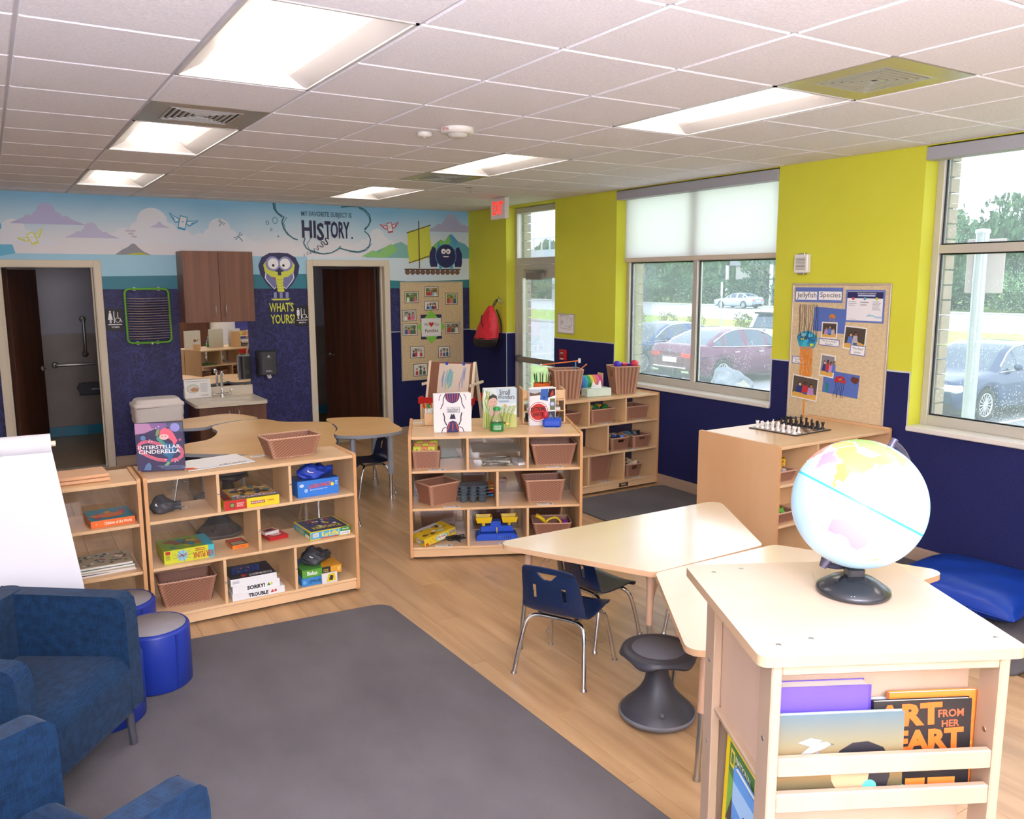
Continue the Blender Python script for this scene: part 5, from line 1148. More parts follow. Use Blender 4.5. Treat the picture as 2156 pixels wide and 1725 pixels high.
def tp(p,W,D): scatter(p,W,D,'7a9a34',['8a4a24','2f7a8a','a85a2c','3a5a2a','c0a030'],12,3,s=.3); p.rect(W*.8,0,W,D,'2f9ab0')
def fp(p,W,Hb):
    p.rect(0,0,W,Hb,'c9cf2e'); p.rect(W*.88,0,W,Hb,'3fb0c0'); p.circ(W*.36,Hb*.5,W*.1,'8fc4dc',Hb*.42)
    for i in range(9): p.line([(W*.36,Hb*.5),(W*.36+W*.2*math.cos(i*.7),Hb*.5+Hb*.48*math.sin(i*.7))],.002,'3a6a8a')
    p.many([circ(W*(.3+.04*i),Hb*(.45+.12*(i%2)),W*.018,None,8) for i in range(4)],'c8442c'); p.text('KER PLUNK',W*.56,Hb*.12,W*.97,Hb*.6,'b5322a',.03,PI); p.lines(W*.62,Hb*.65,W*.85,Hb*.92,2,'b5322a'); p.rect(W*.03,Hb*.7,W*.12,Hb*.95,'c0342c'); p.lines(W*.03,Hb*.3,W*.12,Hb*.65,4,'6a7020')
gbox('board_game','lime green and orange game box, left of the middle row',L1,.088,.05,.383,.28,.24,.078,R(1),'b8c42c',tp,fp)
def tp(p,W,D): p.rect(0,0,W,D,'5a4a34'); p.rect(.005,D*.55,W-.005,D*.95,'c8342e'); p.lines(.008,D*.1,W-.01,D*.5,4,'d8cfae')
def fp(p,W,Hb): p.rect(0,0,W,Hb,'e08028'); p.lines(W*.2,Hb*.2,W*.8,Hb*.8,2,'c0402a')
gbox('card_game','small orange and red card game box by the middle divider',L1,.487,.12,.383,.10,.14,.024,R(4),'d87a28',tp,fp)
def tp(p,W,D): p.rect(0,0,W,D,'c4262c'); p.circ(W*.5,D*.5,W*.3,'e8c8c0')
gbox('card_game','red and white card game tin right of the middle divider',L1,.725,.16,.383,.125,.13,.022,R(8),'c4262c',tp)
def tp(p,W,D): p.rect(0,0,W,D,'e6e4e6'); p.rect(W*.1,D*.15,W*.9,D*.9,'b5322a'); p.circ(W*.5,D*.5,W*.22,'2a2224')
gbox('card_deck','white pack of cards lying on the red card game tin',L1,.715,.22,.4055,.10,.075,.018,R(16),'e6e4e6',tp)
def tp(p,W,D): p.rect(0,0,W,D,'d8cc34'); p.rect(.01,.01,W-.01,D-.01,'3a3a6a'); scatter(Sub(p,.012,.012),W-.024,D-.024,'3c4270',['e8e4e0','c83a3a','2a7ac0','e0c83a','8a5a9a','1f1f2a'],32,5,s=.14); p.text('KERFUFFLE',W*.15,D*.12,W*.85,D*.3,'d8d048',.03)
class Sub:
    def __init__(s,p,dx,dy): s.p=p;s.dx=dx;s.dy=dy
    def rect(s,a,b_,c,d,k): s.p.rect(a+s.dx,b_+s.dy,c+s.dx,d+s.dy,k)
    def poly(s,q,k): s.p.poly([(x+s.dx,y+s.dy) for x,y in q],k)
def fp(p,W,Hb):
    p.rect(0,0,W,Hb,'d8cc34'); p.rect(.004,.005,W-.004,Hb-.005,'3f9fd0'); p.text('Kerfuffle!',W*.28,Hb*.2,W*.72,Hb*.85,'e0d640',.03); p.rect(W*.76,Hb*.5,W,Hb,'3a8a3a'); p.text('Family',W*.8,Hb*.6,W*.96,Hb*.88,'eef4ee',.01); p.rect(W*.74,Hb*.05,W*.99,Hb*.48,'f0f0f0'); p.text('6.95.50',W*.77,Hb*.15,W*.96,Hb*.38,'303038',.01); p.rect(W*.06,Hb*.3,W*.2,Hb*.8,'f0f0f0'); p.many([rect(W*(.07+.012*i),Hb*.35,W*(.074+.012*i),Hb*.75) for i in range(10)],'20222a'); p.rect(W*.24,Hb*.03,W*.7,Hb*.14,'b8322c')
def lp(p,W,Hb): p.rect(0,0,W,Hb,'d8cc34'); p.rect(.004,.005,W-.004,Hb-.005,'3f9fd0'); p.text('Kerfuffle',W*.15,Hb*.25,W*.6,Hb*.75,'d8d048',.03); p.rect(W*.68,Hb*.1,W*.97,Hb*.9,'3a8a3a'); p.rect(W*.7,Hb*.1,W*.95,Hb*.5,'eef0ee')
gbox('board_game','blue and yellow family game box, right of the middle row',L1,.945,.035,.383,.27,.285,.052,R(3),'d8cc34',tp,fp,lp)
def tp(p,W,D):
    p.rect(0,0,W,D,'33323a'); p.poly([(W*.1,D*.35),(W*.72,D*.4),(W*.8,D*.85),(W*.2,D*.88)],'2a4a9a')
    p.many([circ(W*(.2+.085*i+.02*j),D*(.45+.1*j),W*.03,None,10) for i in range(6) for j in range(4)],'1a2f6a'); p.many([circ(W*(.28+.085*i),D*(.5+.1*((i*2)%4)),W*.026,None,10) for i in range(4)],'d8b83a'); p.many([circ(W*(.3+.1*i),D*.75,W*.026,None,10) for i in range(3)],'c03a30'); p.text('CONNECT',W*.42,D*.08,W*.93,D*.22,'eef0f2',.03,PI); p.text('4',W*.26,D*.06,W*.38,D*.26,'c8342c',.05,PI)
def fr(s,c):
    def f(p,W,Hb):
        p.rect(0,0,W,Hb,'f0f0f0')
        if s: p.text(s,W*.3,Hb*.2,W*.68,Hb*.78,'201f24',.05); p.poly([(W*.72,Hb*.3),(W*.76,Hb*.75),(W*.8,Hb*.3)],c[0]); p.circ(W*.82,Hb*.5,W*.025,c[1])
        else: p.rect(W*.04,Hb*.3,W*.18,Hb*.7,'c8c8cc')
    return f
gbox('board_game','white game box lettered TROUBLE, bottom of the white stack',L1,.447,.012,.0955,.315,.27,.042,0,'eeeeee',None,fr('TROUBLE',('c8342c','c8342c')))
gbox('board_game','white game box lettered SORRY!, middle of the white stack',L1,.452,.02,.138,.285,.26,.045,R(1),'eeeeee',None,fr('SORRY!',('3a8a3a','d8c23a')))
gbox('board_game','white game box with a dark blue and black top, top of the white stack',L1,.445,.03,.1835,.275,.25,.042,R(-1),'eeeeee',tp,fr('',None))
def fp(p,W,Hb): p.rect(0,0,W,Hb,'3a84c4'); p.text('UPWORDS',W*.2,Hb*.25,W*.62,Hb*.75,'1d3a6a',.03); p.circ(W*.08,Hb*.5,W*.05,'6aa8d8')
gbox('board_game','blue game box under the green and orange one, bottom right bay',L1,.875,.025,.0955,.235,.24,.048,R(1),'3a84c4',None,fp)
def fp(p,W,Hb): p.rect(0,0,W*.5,Hb,'5a9a34'); p.rect(W*.5,0,W*.72,Hb,'2a2a28'); p.rect(W*.72,0,W,Hb,'d89a2c'); p.text('Blokus',W*.12,Hb*.25,W*.38,Hb*.8,'f2f4ee',.03); p.lines(W*.53,Hb*.3,W*.69,Hb*.75,2,'c8a84a'); p.lines(W*.9,Hb*.3,W*.97,Hb*.8,4,'f0e0b0')
def tp(p,W,D): p.rect(0,0,W,D,'4a8a3a'); p.poly([(W*.5,0),(W,0),(W,D),(W*.7,D)],'d8982c'); p.poly([(0,D*.4),(W*.4,D),(0,D)],'2a5aa0'); p.poly([(W*.4,D*.7),(W*.7,D*.5),(W*.8,D)],'c0342c')
gbox('board_game','green and orange game box carrying a dark pouch, bottom right bay',L1,.885,.04,.144,.255,.24,.05,R(-1),'4a8a34',tp,fp)
pouch('dark grey pouch with white badges on the green and orange game box',L1(1.0,.16,.1945),R(5),'3a3c42',.17)
def fp(p,W,Hb): p.rect(0,0,W,Hb,'e4e4e0'); p.poly([(W*.3,Hb*.1),(W*.9,Hb*.2),(W*.85,Hb*.95),(W*.4,Hb*.9)],'e0c42a'); p.poly([(W*.45,Hb*.3),(W*.7,Hb*.25),(W*.75,Hb*.7),(W*.55,Hb*.8)],'2a2f3a')
gbox('card_game','small white and yellow card box leaning on the blue game box',L1,1.0,.006,.0955,.10,.018,.065,0,'e4e4e0',None,fp)
# yellow box tilted on the centre shelf
def tp(p,W,D): scatter(p,W,D,'d8b82a',['e8e0c8','6a4a2a','c88a2a','3a3a3a','b8d0d8'],14,9,s=.2); p.rect(0,D*.78,W*.8,D,'cfd2d6')
def fp(p,W,Hb): p.rect(0,0,W,Hb,'e0c02c'); p.circ(W*.55,Hb*.45,W*.2,'6ac0b8',Hb*.42); p.circ(W*.55,Hb*.45,W*.16,'f0ecd0',Hb*.34); p.text('Preschool Game',W*.42,Hb*.25,W*.68,Hb*.65,'a8426a',.03,PI); p.text('BUSY',W*.78,Hb*.35,W*.97,Hb*.8,'2a6ac0',.03,PI); p.rect(W*.03,Hb*.05,W*.12,Hb*.35,'b8322c'); p.many([circ(W*a,Hb*b_,W*.012,None,8) for a,b_ in ((.2,.3),(.25,.7),(.3,.4),(.72,.2))],'5a3a1a')
gbox('board_game','yellow preschool game box tilted in the bottom left bay of the centre shelf',L2,.105,.008,.097,.275,.185,.058,R(33),'e0c02c',tp,fp,fp,rot=(R(2),R(-9)))
# calendar pad, rolling blocks, books of the left shelf
t=thing('calendar_pad','white paper calendar lettered AUGUST lying upside down on the game shelf','calendar',L1(.255,.075,.907),R(9))
CV=catmull([(0,0,.004),(.1,0,.005),(.25,0,.006),(.41,0,.004)],4,False)
MB().bbox(0,0,0,.405,.29,.005,.001).build('paper',WHITE,t)
p=Print(); p.many([rect(.02+.052*i,.05,.021+.052*i,.23) for i in range(8)]+[rect(.02,.05+.045*i,.385,.051+.045*i) for i in range(5)],'dcd3d0')
for i,(ch_,c) in enumerate(zip('AUGUST',('c8632c','6a3a8a','b82a5a','c89a2c','6a3a8a','b85a8a'))): p.text(ch_,.365-.03*i-.024,.018,.365-.03*i,.042,c,.03,PI)
p.poly([(0,0),(.07,0),(.05,.06),(0,.09)],'e8842c'); p.poly([(0,.03),(.04,.02),(.05,.05),(0,.08)],'c23a2c'); p.rect(0,0,.405,.006,'6ab8cc'); p.build('calendar_print',t,frame((0,0,.005),(1,0,0),(0,1,0)))
for i in range(2):
    t=thing('wooden_board','pale pine board with rounded edges on the left shelf top, '+('lower','upper')[i]+' of two','board',L0(.86,.10+.005*i,.906+.021*i),R(2+i),'pine boards')
    MB().bbox(-.24,-.02,0,.24,.2,.02,.005).build('board',texmat('pine_board','e0b48c','d49f74',4,.5,(.2,1,1)),t); 
    for s in (-1,1): MB().cyl((s*.235,-.015,.01),(s*.235,.195,.01),.0098,10).build('end_rail',PALE_E,t)
def tp(p,W,D): scatter(p,W,D,'3a8a9a',['c0342c','d8a42c','2a6a8a','b83a6a','e07a2c'],16,11,s=.22); p.circ(W*.5,D*.35,W*.3,'d8743a',D*.2)
def fp(p,W,Hb): p.rect(0,0,W,Hb,'e06a24'); p.text('Children of the World',W*.3,Hb*.3,W*.92,Hb*.72,'f6e4d0',.02); p.circ(W*.12,Hb*.5,W*.012,'f6e4d0')
gbox('board_game','orange and teal game box on the left shelf beside the paper pad',L0,.985,.04,.659,.225,.25,.04,R(3),'e06a24',tp,fp)
def gph(seed,bg,cols):
    def f(p,W,D): scatter(p,W,D,bg,cols,40,seed,s=.11)
    return f
for i,(W_,D_,h,dx,col) in enumerate(((.30,.27,.012,0,'e8e6e2'),(.28,.26,.010,.012,'d8d6d0'),(.29,.25,.012,.004,'ecebe6'),(.285,.25,.014,.0,'e8e6e2'))):
    z=.383+sum((.012,.010,.012)[:i]); 
    t=thing('flat_book',('lowest flat book of the pile in the left shelf','second flat book up in the left shelf pile','third flat book up in the left shelf pile','topmost flat book in the left shelf pile, crowded cover')[i],'book',L0(.90+dx,.05+.01*i,z),R((3,-2,1,0)[i]),'flat books in the left shelf')
    MB().bbox(0,0,0,W_,D_,h,.001).build('page_block',PAPER,t); MB().box(-.002,-.003,h-.0015,W_+.002,D_,h+.0005).build('cover',pm(('3a3a3a','c8c0a0','5a6a4a','a89a78')[i],.4),t)
    if i==3: p=Print(.00005,.0003); gph(21,'b0a080',['5a6a34','8a5a3a','e8e0d0','3a5a7a','a03a3a','2a2a2a'])(p,W_,D_); p.build('cover_print',t,frame((0,0,h+.0005),(1,0,0),(0,1,0)))
for i in range(3):
    t=thing('upright_book','upright book in the left shelf, '+('leftmost','middle','rightmost')[i]+' of three behind the paper pad','book',L0(.78+.035*i,.06,.383),0,'upright books in the left shelf'); MB().bbox(0,0,0,.022,.2,.2,.001).build('page_block',PAPER,t); MB().box(-.002,-.003,0,.0,.2,.205).box(.022,-.003,0,.024,.2,.205).box(-.002,-.004,0,.024,-.002,.205).build('cover',pm(('b8c4d8','e6e6ea','5a6a9a')[i],.4),t)
    p=Print(); p.rect(.004,.14,.018,.18,'5a3a34'); p.rect(.004,.03,.018,.09,'8a8a9a'); p.build('spine_print',t,frame((0,-.004,0),(1,0,0),(0,0,1)))
# ---- things on the window shelf
t=thing('tissue_box','pale green tissue box with a tissue pulled up on the window shelf','tissue box',L3(.62,.19,.907),R(-8)); MB().bbox(-.13,-.06,0,.13,.06,.075,.003).build('carton',texmat('tissue_carton','cfe3d2','dfeedd',8,.5),t)
MB().grid(lambda u,v:((.06-.03*v)*math.cos(2*PI*u)*(1+.3*math.sin(6*PI*u+3*v)*v),(.022+.015*v)*math.sin(2*PI*u),.074+.075*v-.03*v*v*(1+math.sin(4*PI*u))),40,12,wrapu=True).build('tissue',pm('f6f6f6',.9),t)
t=thing('tape_rack','wooden rack of coloured masking tape rolls behind the tissue box','tape rack',L3(.60,.325,.907),R(-6))
for a in (-.16,.16): MB().bbox(a-.006,-.045,0,a+.006,.045,.2,.003).build('end_panel',MAPLE,t)
MB().cyl((-.16,0,.14),(.16,0,.14),.009,12).build('rod',MAPLE,t)
for i,c in enumerate(('e6dcd0','7a5ab0','2f7ab0','3aa0b8','3a9a5a','d8cf3a','e88a5a','e06a9a','c84a7a')):
    o=tag(MB().lathe([(.038,-.0145),(.072,-.0145),(.074,-.01),(.074,.01),(.072,.0145),(.038,.0145),(.038,-.0145)],32,0,Matrix.Rotation(PI/2,4,'Y')).build('tape_roll',pm(c,.55)),('cream','purple','blue','turquoise','green','yellow','orange','pink','rose')[i]+' masking tape roll on the wooden rack','tape','tape rolls on the rack')
    o.matrix_world=RZ(R(-6),L3(.60,.325,.907))@Matrix.Translation((-.128+.032*i,0,.14-.028))
t=thing('pencil_caddy','orange pencil caddy full of pencils beside the tall dowel basket','pencil holder',L3(.07,.30,.907),0)
MB().lathe([(.0,0),(.07,0),(.075,.005),(.08,.15),(.075,.15),(.07,.01),(0,.01)],28).build('cup',pm('e0651c',.4),t)
for i in range(12):
    a=i*2.4; r=.045; c=('2a7a34','1f5a2a','d8742a','3a2a24','2a8a3a','7a2a2a')[i%6]
    o=tag(MB().cyl((r*math.cos(a),r*math.sin(a),.02),(r*1.7*math.cos(a),r*1.5*math.sin(a),.235),.0045,6).cyl((r*1.7*math.cos(a),r*1.5*math.sin(a),.235),(r*1.76*math.cos(a),r*1.56*math.sin(a),.25),.0045,6,1,r1=.001).build('pencil',[pm(c,.4),PALE],None,L3(.07,.30,.907)),'coloured pencil standing in the orange caddy','pencil','pencils in the orange caddy')
for i,(a,b_,c,n) in enumerate((((-.26,.02,.325),(.12,-.05,.35),'d9743a','orange dowel with white cap, lying across the dowel basket top'),((.09,-.03,.15),(.115,.0,.345),'5a9ab8','blue dowel standing in the dowel basket'),((.05,-.02,.2),(.2,-.06,.315),'c8743a','orange dowel poking out to the right of the dowel basket'))):
    t=thing('dowel',n,'stick',L3(.265,.2,.907),0,'craft dowels'); MB().cyl(a,b_,.006,10).build('stick',pm(c,.5),t)
    if i==0: MB().lathe([(.011,-.02),(.013,0),(.011,.02)],12,0,Matrix.Translation(b_)).sphere(a,.011,10,8).build('end_cap',WHITE,t)
tag(MB().tube(catmull([(-.17,0,.16),(-.19,0,.2),(-.17,0,.25),(-.05,.0,.262),(.0,0,.27)],5,False),.0035,6).build('wire_hook',STEEL,None,L3(.265,.19,.907)),'bent grey wire hooked over the left of the dowel basket','wire')
for i,(x,y,c,n) in enumerate(((-.09,-.02,'4a2fb8','purple toy wheel piece at the left of the right tan basket'),(.03,.0,'3a2fb0','purple and red toy tube across the right tan basket'),(.1,-.05,'d8324a','round red toy wheel on the right tan basket'))):
    t=thing('toy_roller',n,'toy',L3(.965+x,.215+y,1.165),0,'toy wheels in the tan basket')
    if i==1: MB().cyl((-.09,0,.03),(.06,0,.012),.014,12).build('tube',pm(c,.4),t); MB().cyl((-.05,0,.026),(.01,0,.018),.0165,12).build('sleeve',pm('d8324a',.4),t)
    else: MB().lathe([(.012,-.02),(.034,-.018),(.036,0),(.034,.018),(.012,.02)],20,0,Matrix.Translation((0,0,.025))@Matrix.Rotation(PI/2,4,'Y' if i==0 else 'X')).build('wheel',pm(c,.35),t); MB().cyl((0,0,.02),(.06 if i==0 else -.05,.01,.0),.008,8).build('axle',pm('3a2fb0',.4),t)
# ---- art easel behind the centre shelf
t=thing('art_easel','wooden A-frame art easel with a child painting clipped on, behind the centre shelf','easel',(-1.96,-3.2,0),R(-50))
BR=texmat('brown_easel_board','7d4f38','86573f',4,.6)
for s in (-1,1):
    F=Matrix.Rotation(s*R(17),4,'X')
    for a in (-.215,.215): MB().box(a-.011,s*-.02*0-.011,-1.30,a+.011,.011,0,0,Matrix.Translation((0,0,1.27))@Matrix.Rotation(-s*R(17),4,'X')).build('leg',PALE,t)
    MB().bbox(-.21,-.005,-.36,.21,.005,-.012,.002,0,Matrix.Translation((0,-s*.004,1.275))@Matrix.Rotation(-s*R(17),4,'X')).build('board',BR,t)
    q=MB(); z=.915; y0=-s*.115; y1=-s*.215
    q.box(-.25,min(y0,y1),z-.01,.25,max(y0,y1),z); q.box(-.25,y1-.004,z,.25,y1+.004,z+.05); q.box(-.25,min(y0,y1),z,-.243,max(y0,y1),z+.05); q.box(.243,min(y0,y1),z,.25,max(y0,y1),z+.05); q.box(-.25,y0-.004,z,.25,y0+.004,z+.02)
    q.build('paint_tray',pm('c4201c',.35,name='red_tray_plastic'),t)
for a in (-.228,.228): MB().bbox(a-.006,-.17,1.065,a+.006,.17,1.09,.002).build('crossbar',PALE,t)
MB().bbox(-.22,-.2,.2,.22,.2,.215,.002).build('lower_shelf',MAPLE,t); MB().bbox(-.20,-.225,.22,.20,-.217,.90,.002).build('storage_panel',pm('c2c1b2',.5),t)
for a in (-.225,.203): MB().bbox(a,-.235,.0,a+.022,-.213,.905,.003).build('upright',MAPLE,t)
t2=tag(MB().box(-.0,-.0,-.0,.30,.0012,.27).build('child_painting',pm('d8c8b6',.8)),'child watercolour of blue and green streaks clipped to the easel','painting')
F=RZ(R(-50),(-1.96,-3.2,0))@Matrix.Translation((0,-.004,1.275))@Matrix.Rotation(-R(17),4,'X')@Matrix.Translation((-.12,-.0072,-.295)); t2.matrix_world=F
p=Print(.00008,.0002)
for x,y0,y1,w_,c in ((.06,.05,.2,.02,'8f9ab8'),(.1,.03,.21,.025,'9fb8c0'),(.135,.04,.22,.04,'7fb0b8'),(.16,.06,.2,.04,'86b4bc'),(.13,.02,.1,.012,'c0cf8a'),(.2,.12,.21,.008,'cfd89a'),(.27,.02,.14,.008,'9a8ab0'),(.3,.05,.24,.022,'a8a4c0'),(.32,.12,.24,.014,'8f94b0')): p.poly(stroke([(x*.79,y0),(x*.79-.004,(y0+y1)/2),(x*.79+.006,y1)],[w_*.4,w_,w_*.5]),pm(c,.8))
p.build('brush_strokes',t2,frame((0,0,0),(1,0,0),(0,0,1)))
for x in (.07,.235): MB().bbox(x-.012,-.006,.258,x+.012,.004,.285,.003).build('clip',pm('1f3fc0',.4),t2)
# ---- paper roll easel at far left
t=thing('paper_easel','floor easel draped with a white paper roll at the left edge of the view','easel',(-5.70,-5.33,0),R(-3))
MB().grid(lambda u,v:(-.42+.84*u+.1*v,-.09*(1-v)**.3*0-.10*v-.02*math.sin(PI*v),1.21-.78*v),6,14).build('paper_sheet',pm('eeeef4',.8,name='easel_paper'),t)
MB().tube([(-.44,.03,1.225),(.42,.03,1.225)],.05,20).build('paper_roll',pm('f0f0f6',.8),t); MB().tube([(-.5,.03,1.225),(.44,.03,1.225)],.014,10).build('roll_rod',PALE,t)
for s in (-1,1): MB().cyl((s*.46 if s<0 else .40,.05,1.2),(s*.44,.2,0.012),.014,8).build('leg',PALE,t)
MB().bbox(-.42,.03,.5,.40,.045,1.17,.002,0,None).build('board',pm('d8d8d4',.6),t)
# ================================================================ things on the walls and ceiling
BURLAP=texmat('burlap_weave','cbb48e','dcc8a4',55,.9,(.6,1,3),spec=.1,bump=.3,bscale=300,detail=5,lo=.3,hi=.7)
RF=lambda y,z,d=0:frame((-d,y,z),(0,-1,0),(0,0,1)); BF=lambda x,z,d=0:frame((x,-d,z),(1,0,0),(0,0,1))
def board(label,F,W,Hh,group):
    t=thing('bulletin_board',label,'bulletin board',group=group); t.matrix_world=F
    MB().box(.01,.01,.002,W-.01,Hh-.01,.012).build('burlap_panel',BURLAP,t)
    fr=pm('c2b5a4',.4,.2,name='board_frame_metal')
    for b_ in ((0,0,.001,W,.016,.017),(0,Hh-.016,.001,W,Hh,.017),(0,.016,.001,.016,Hh-.016,.017),(W-.016,.016,.001,W,Hh-.016,.017)): MB().bbox(*b_,.003).build('frame_bar',fr,t)
    return t
def sheet(name,label,F,W,Hh,fn,cat='picture',group=None,bg='f2f2f2',th=.0008):
    t=tag(MB().box(0,0,0,W,Hh,th).build(name,pm(bg,.6)),label,cat,group); t.matrix_world=F
    if fn: p=Print(.00008,th+.0001); fn(p,W,Hh); p.build('print',t)
    return t
board('burlap bulletin board of family photos beside the right washroom door',BF(-1.015,.705),.912,1.275,'burlap bulletin boards')
board('burlap bulletin board about jellyfish between the two windows',RF(-5.332,.885),.868,1.08,'burlap bulletin boards')
SK=['c99a7a','8a5a40','e0b898','6a4230','b07a58']
def family(seed,bg,n):
    def f(p,W,Hh):
        r=random.Random(seed); p.rect(0,0,W,Hh,'20202c'); b_=.007; p.rect(b_,b_,W-b_,Hh-b_,'f0efec'); c=.016; p.rect(c,c,W-c,Hh-c,bg)
        for i in range(3): p.circ(r.uniform(.25,.75)*W,Hh*.75,W*.16,('8a9a6a','5a7a5a','b8b0a0')[i],Hh*.08)
        for i in range(n):
            x=W*(.24+.52*i/(n-1)); h=Hh*r.uniform(.5,.66); s=SK[(seed+i)%5 if n<4 else r.randint(0,4)]
            cl=r.choice(['c03a3a','e8e4e0','3a5a9a','d86a8a','2f3f5a','7ab0d8','b83a2a','4a6a4a'])
            p.poly([(x-W*.1,c),(x+W*.1,c),(x+W*.085,h-Hh*.16),(x+W*.03,h-Hh*.1),(x-W*.03,h-Hh*.1),(x-W*.085,h-Hh*.16)],cl)
            p.circ(x,h+Hh*.03,W*.062,'2a1d18',Hh*.11); p.circ(x,h,W*.048,s,Hh*.085)
            p.many([circ(x-W*.016,h+Hh*.012,W*.006,None,6),circ(x+W*.016,h+Hh*.012,W*.006,None,6)],'2a1d18')
    return f
fam=[((-.953,1.857),(-.755,1.709),'upper left, third photo down the left side counting the row',0)]
FP=[(-.953,1.857,-.755,1.709,'top left corner',3,'6a8a4a'),(-.669,1.915,-.465,1.784,'top centre, uppermost of all',4,'8a7a3a'),(-.367,1.832,-.185,1.68,'top right corner',3,'7aa04a'),(-.673,1.732,-.469,1.611,'centre, just above the green diamond',4,'e0dcd6'),(-.992,1.623,-.794,1.478,'left side, second down',3,'b0a8a8'),(-.99,1.447,-.778,1.293,'left side, level with the heart sign',4,'a0b090'),(-.374,1.447,-.155,1.295,'right side, level with the heart sign',3,'8a8070'),(-.89,1.15,-.689,.998,'lower left, below the heart sign',4,'d0ccc8'),(-.485,1.132,-.311,.985,'lower right, below the heart sign',3,'d8d8d8'),(-.848,.92,-.646,.758,'bottom, lowest of all',3,'e4e0dc')]
for i,(x0,z1,x1,z0,w_,n,bg) in enumerate(FP): sheet('family_photo','black-edged family photo on the burlap board, '+w_,BF(x0,z0,.0135),x1-x0,z1-z0,family(i+3,bg,n),'photo','family photos on the burlap board')
def f(p,W,Hh):
    p.poly([(W*.13,Hh*.14),(W*.87,Hh*.14),(W*.87,Hh*.86),(W*.13,Hh*.86)],'2f2a5a'); p.poly([(0,Hh*.5),(W*.5,0),(W,Hh*.5),(W*.5,Hh)],'86cf4a'); p.rect(W*.15,Hh*.22,W*.85,Hh*.76,'c8cacc'); p.rect(W*.16,Hh*.23,W*.84,Hh*.75,'eeeeee')
    p.text('We',W*.25,Hh*.53,W*.4,Hh*.62,'33333a',.0); p.text('Our',W*.62,Hh*.53,W*.78,Hh*.62,'33333a',.0); p.text('Families',W*.28,Hh*.34,W*.74,Hh*.44,'33333a',.005)
    p.poly([(W*.5+W*.09*a,Hh*.57+Hh*.075*b_) for a,b_ in ((0,-1),(.55,-.35),(.95,.2),(.9,.7),(.5,.85),(.15,.7),(0,.4),(-.15,.7),(-.5,.85),(-.9,.7),(-.95,.2),(-.55,-.35))],'c8262c')
sheet('heart_sign','square white sign with a red heart over a lime diamond, centre of the burlap board',BF(-.785,1.172,.0135),.41,.445,f,'sign',bg='86cf4a',th=.0004)
bpy.data.objects['heart_sign'].data.clear_geometry(); bpy.data.objects['heart_sign'].data.from_pydata([(0,.2225,0),(.205,0,0),(.41,.2225,0),(.205,.445,0),(0,.2225,.0004),(.205,0,.0004),(.41,.2225,.0004),(.205,.445,.0004)],[],[(3,2,1,0),(4,5,6,7),(0,1,5,4),(1,2,6,5),(2,3,7,6),(3,0,4,7)])
# jellyfish board
d=.0135
def f(p,W,Hh):
    pts=[(0,0),(W,-.0),(W,Hh*.78)]
    for i in range(13): pts.append((W*(1-i/12.),Hh*(.95 if i%2 else .78)))
    p.poly(pts,'5f74b8'); p.rect(.008,.018,W*.475,.082,'f0eff0'); p.rect(W*.51,.02,W-.01,.085,'f0eff0'); p.text('Jellyfish',.02,.024,W*.46,.076,'2a2a30',.0); p.text('Species',W*.54,.03,W-.02,.078,'2a2a30',.0)
sheet('title_banner','blue wave-edged banner with white cards reading Jellyfish Species',RF(-5.363,1.818,d),.44,.115,f,'sign',bg='5f74b8',th=.0003)
def f(p,W,Hh):
    p.rect(0,0,W,Hh,'5f74b8'); p.rect(.014,.014,W-.014,Hh-.012,'ecebf0'); p.rect(.014,Hh*.74,W-.014,Hh-.014,'26285e'); p.text('STANDARDS OF LEARNING',W*.3,Hh*.87,W*.78,Hh*.91,'e8e8f0',.01); p.rect(W*.32,Hh*.8,W*.76,Hh*.85,'b8c4e0')
    for i,c in enumerate(('c8404a','5aa8b8','c8c43a')): p.circ(W*(.2+.3*i),Hh*.73,W*.035,c); p.lines(W*(.08+.31*i),Hh*(.5-.12*(i==2)),W*(.3+.31*i),Hh*.66,(3,2,7)[i],'b0b0b8')
    p.poly([(W*.55,Hh*.18),(W*.62,Hh*.26),(W*.72,Hh*.24),(W*.82,Hh*.2),(W*.95,Hh*.2),(W*.95,Hh*.14),(W*.8,Hh*.16),(W*.7,Hh*.2)],'a8cce4'); p.lines(W*.08,Hh*.08,W*.3,Hh*.11,1,'b8b8c0')
sheet('lesson_poster','blue-edged printed lesson poster, top right of the jellyfish board',RF(-5.83,1.678,d),.325,.24,f,'poster',bg='5f74b8')
def jelly(p,x,y,s,cols,leg,n,L_):
    r=random.Random(int(x*1000)+n)
    for i in range(n): a=x+s*(-.7+1.4*i/(n-1)); p.line([(a,y),(a+r.uniform(-.1,.1)*s,y-L_*.4),(a+r.uniform(-.2,.2)*s,y-L_*.7),(a+r.uniform(-.3,.3)*s,y-L_)],.004,leg)
    p.poly([(x+s*math.cos(R(a)),y+s*.9*max(-.1,math.sin(R(a)))) for a in range(-5,190,12)],cols[0])
    for i in range(9): a=r.uniform(-.7,.5)*s; b_=r.uniform(.0,.55)*s; p.poly([(x+a,y+b_),(x+a+s*.3,y+b_+.05*s),(x+a+s*.26,y+b_+s*.3),(x+a-.03*s,y+b_+s*.28)],cols[i%len(cols)])
def f(p,W,Hh): p.rect(0,0,W,Hh,'5570b8'); jelly(p,W*.58,Hh*.62,.03,['d87a2a','d8c43a','4a9a4a','c8402c'],'b08a4a',4,.07)
sheet('jellyfish_picture','blue sheet with a small patchwork jellyfish under the banner',frame((-.0142,-5.55,1.60),(0,-1,-.05),(0,0,1)),.285,.185,f,'artwork',group='children jellyfish art',bg='5570b8')
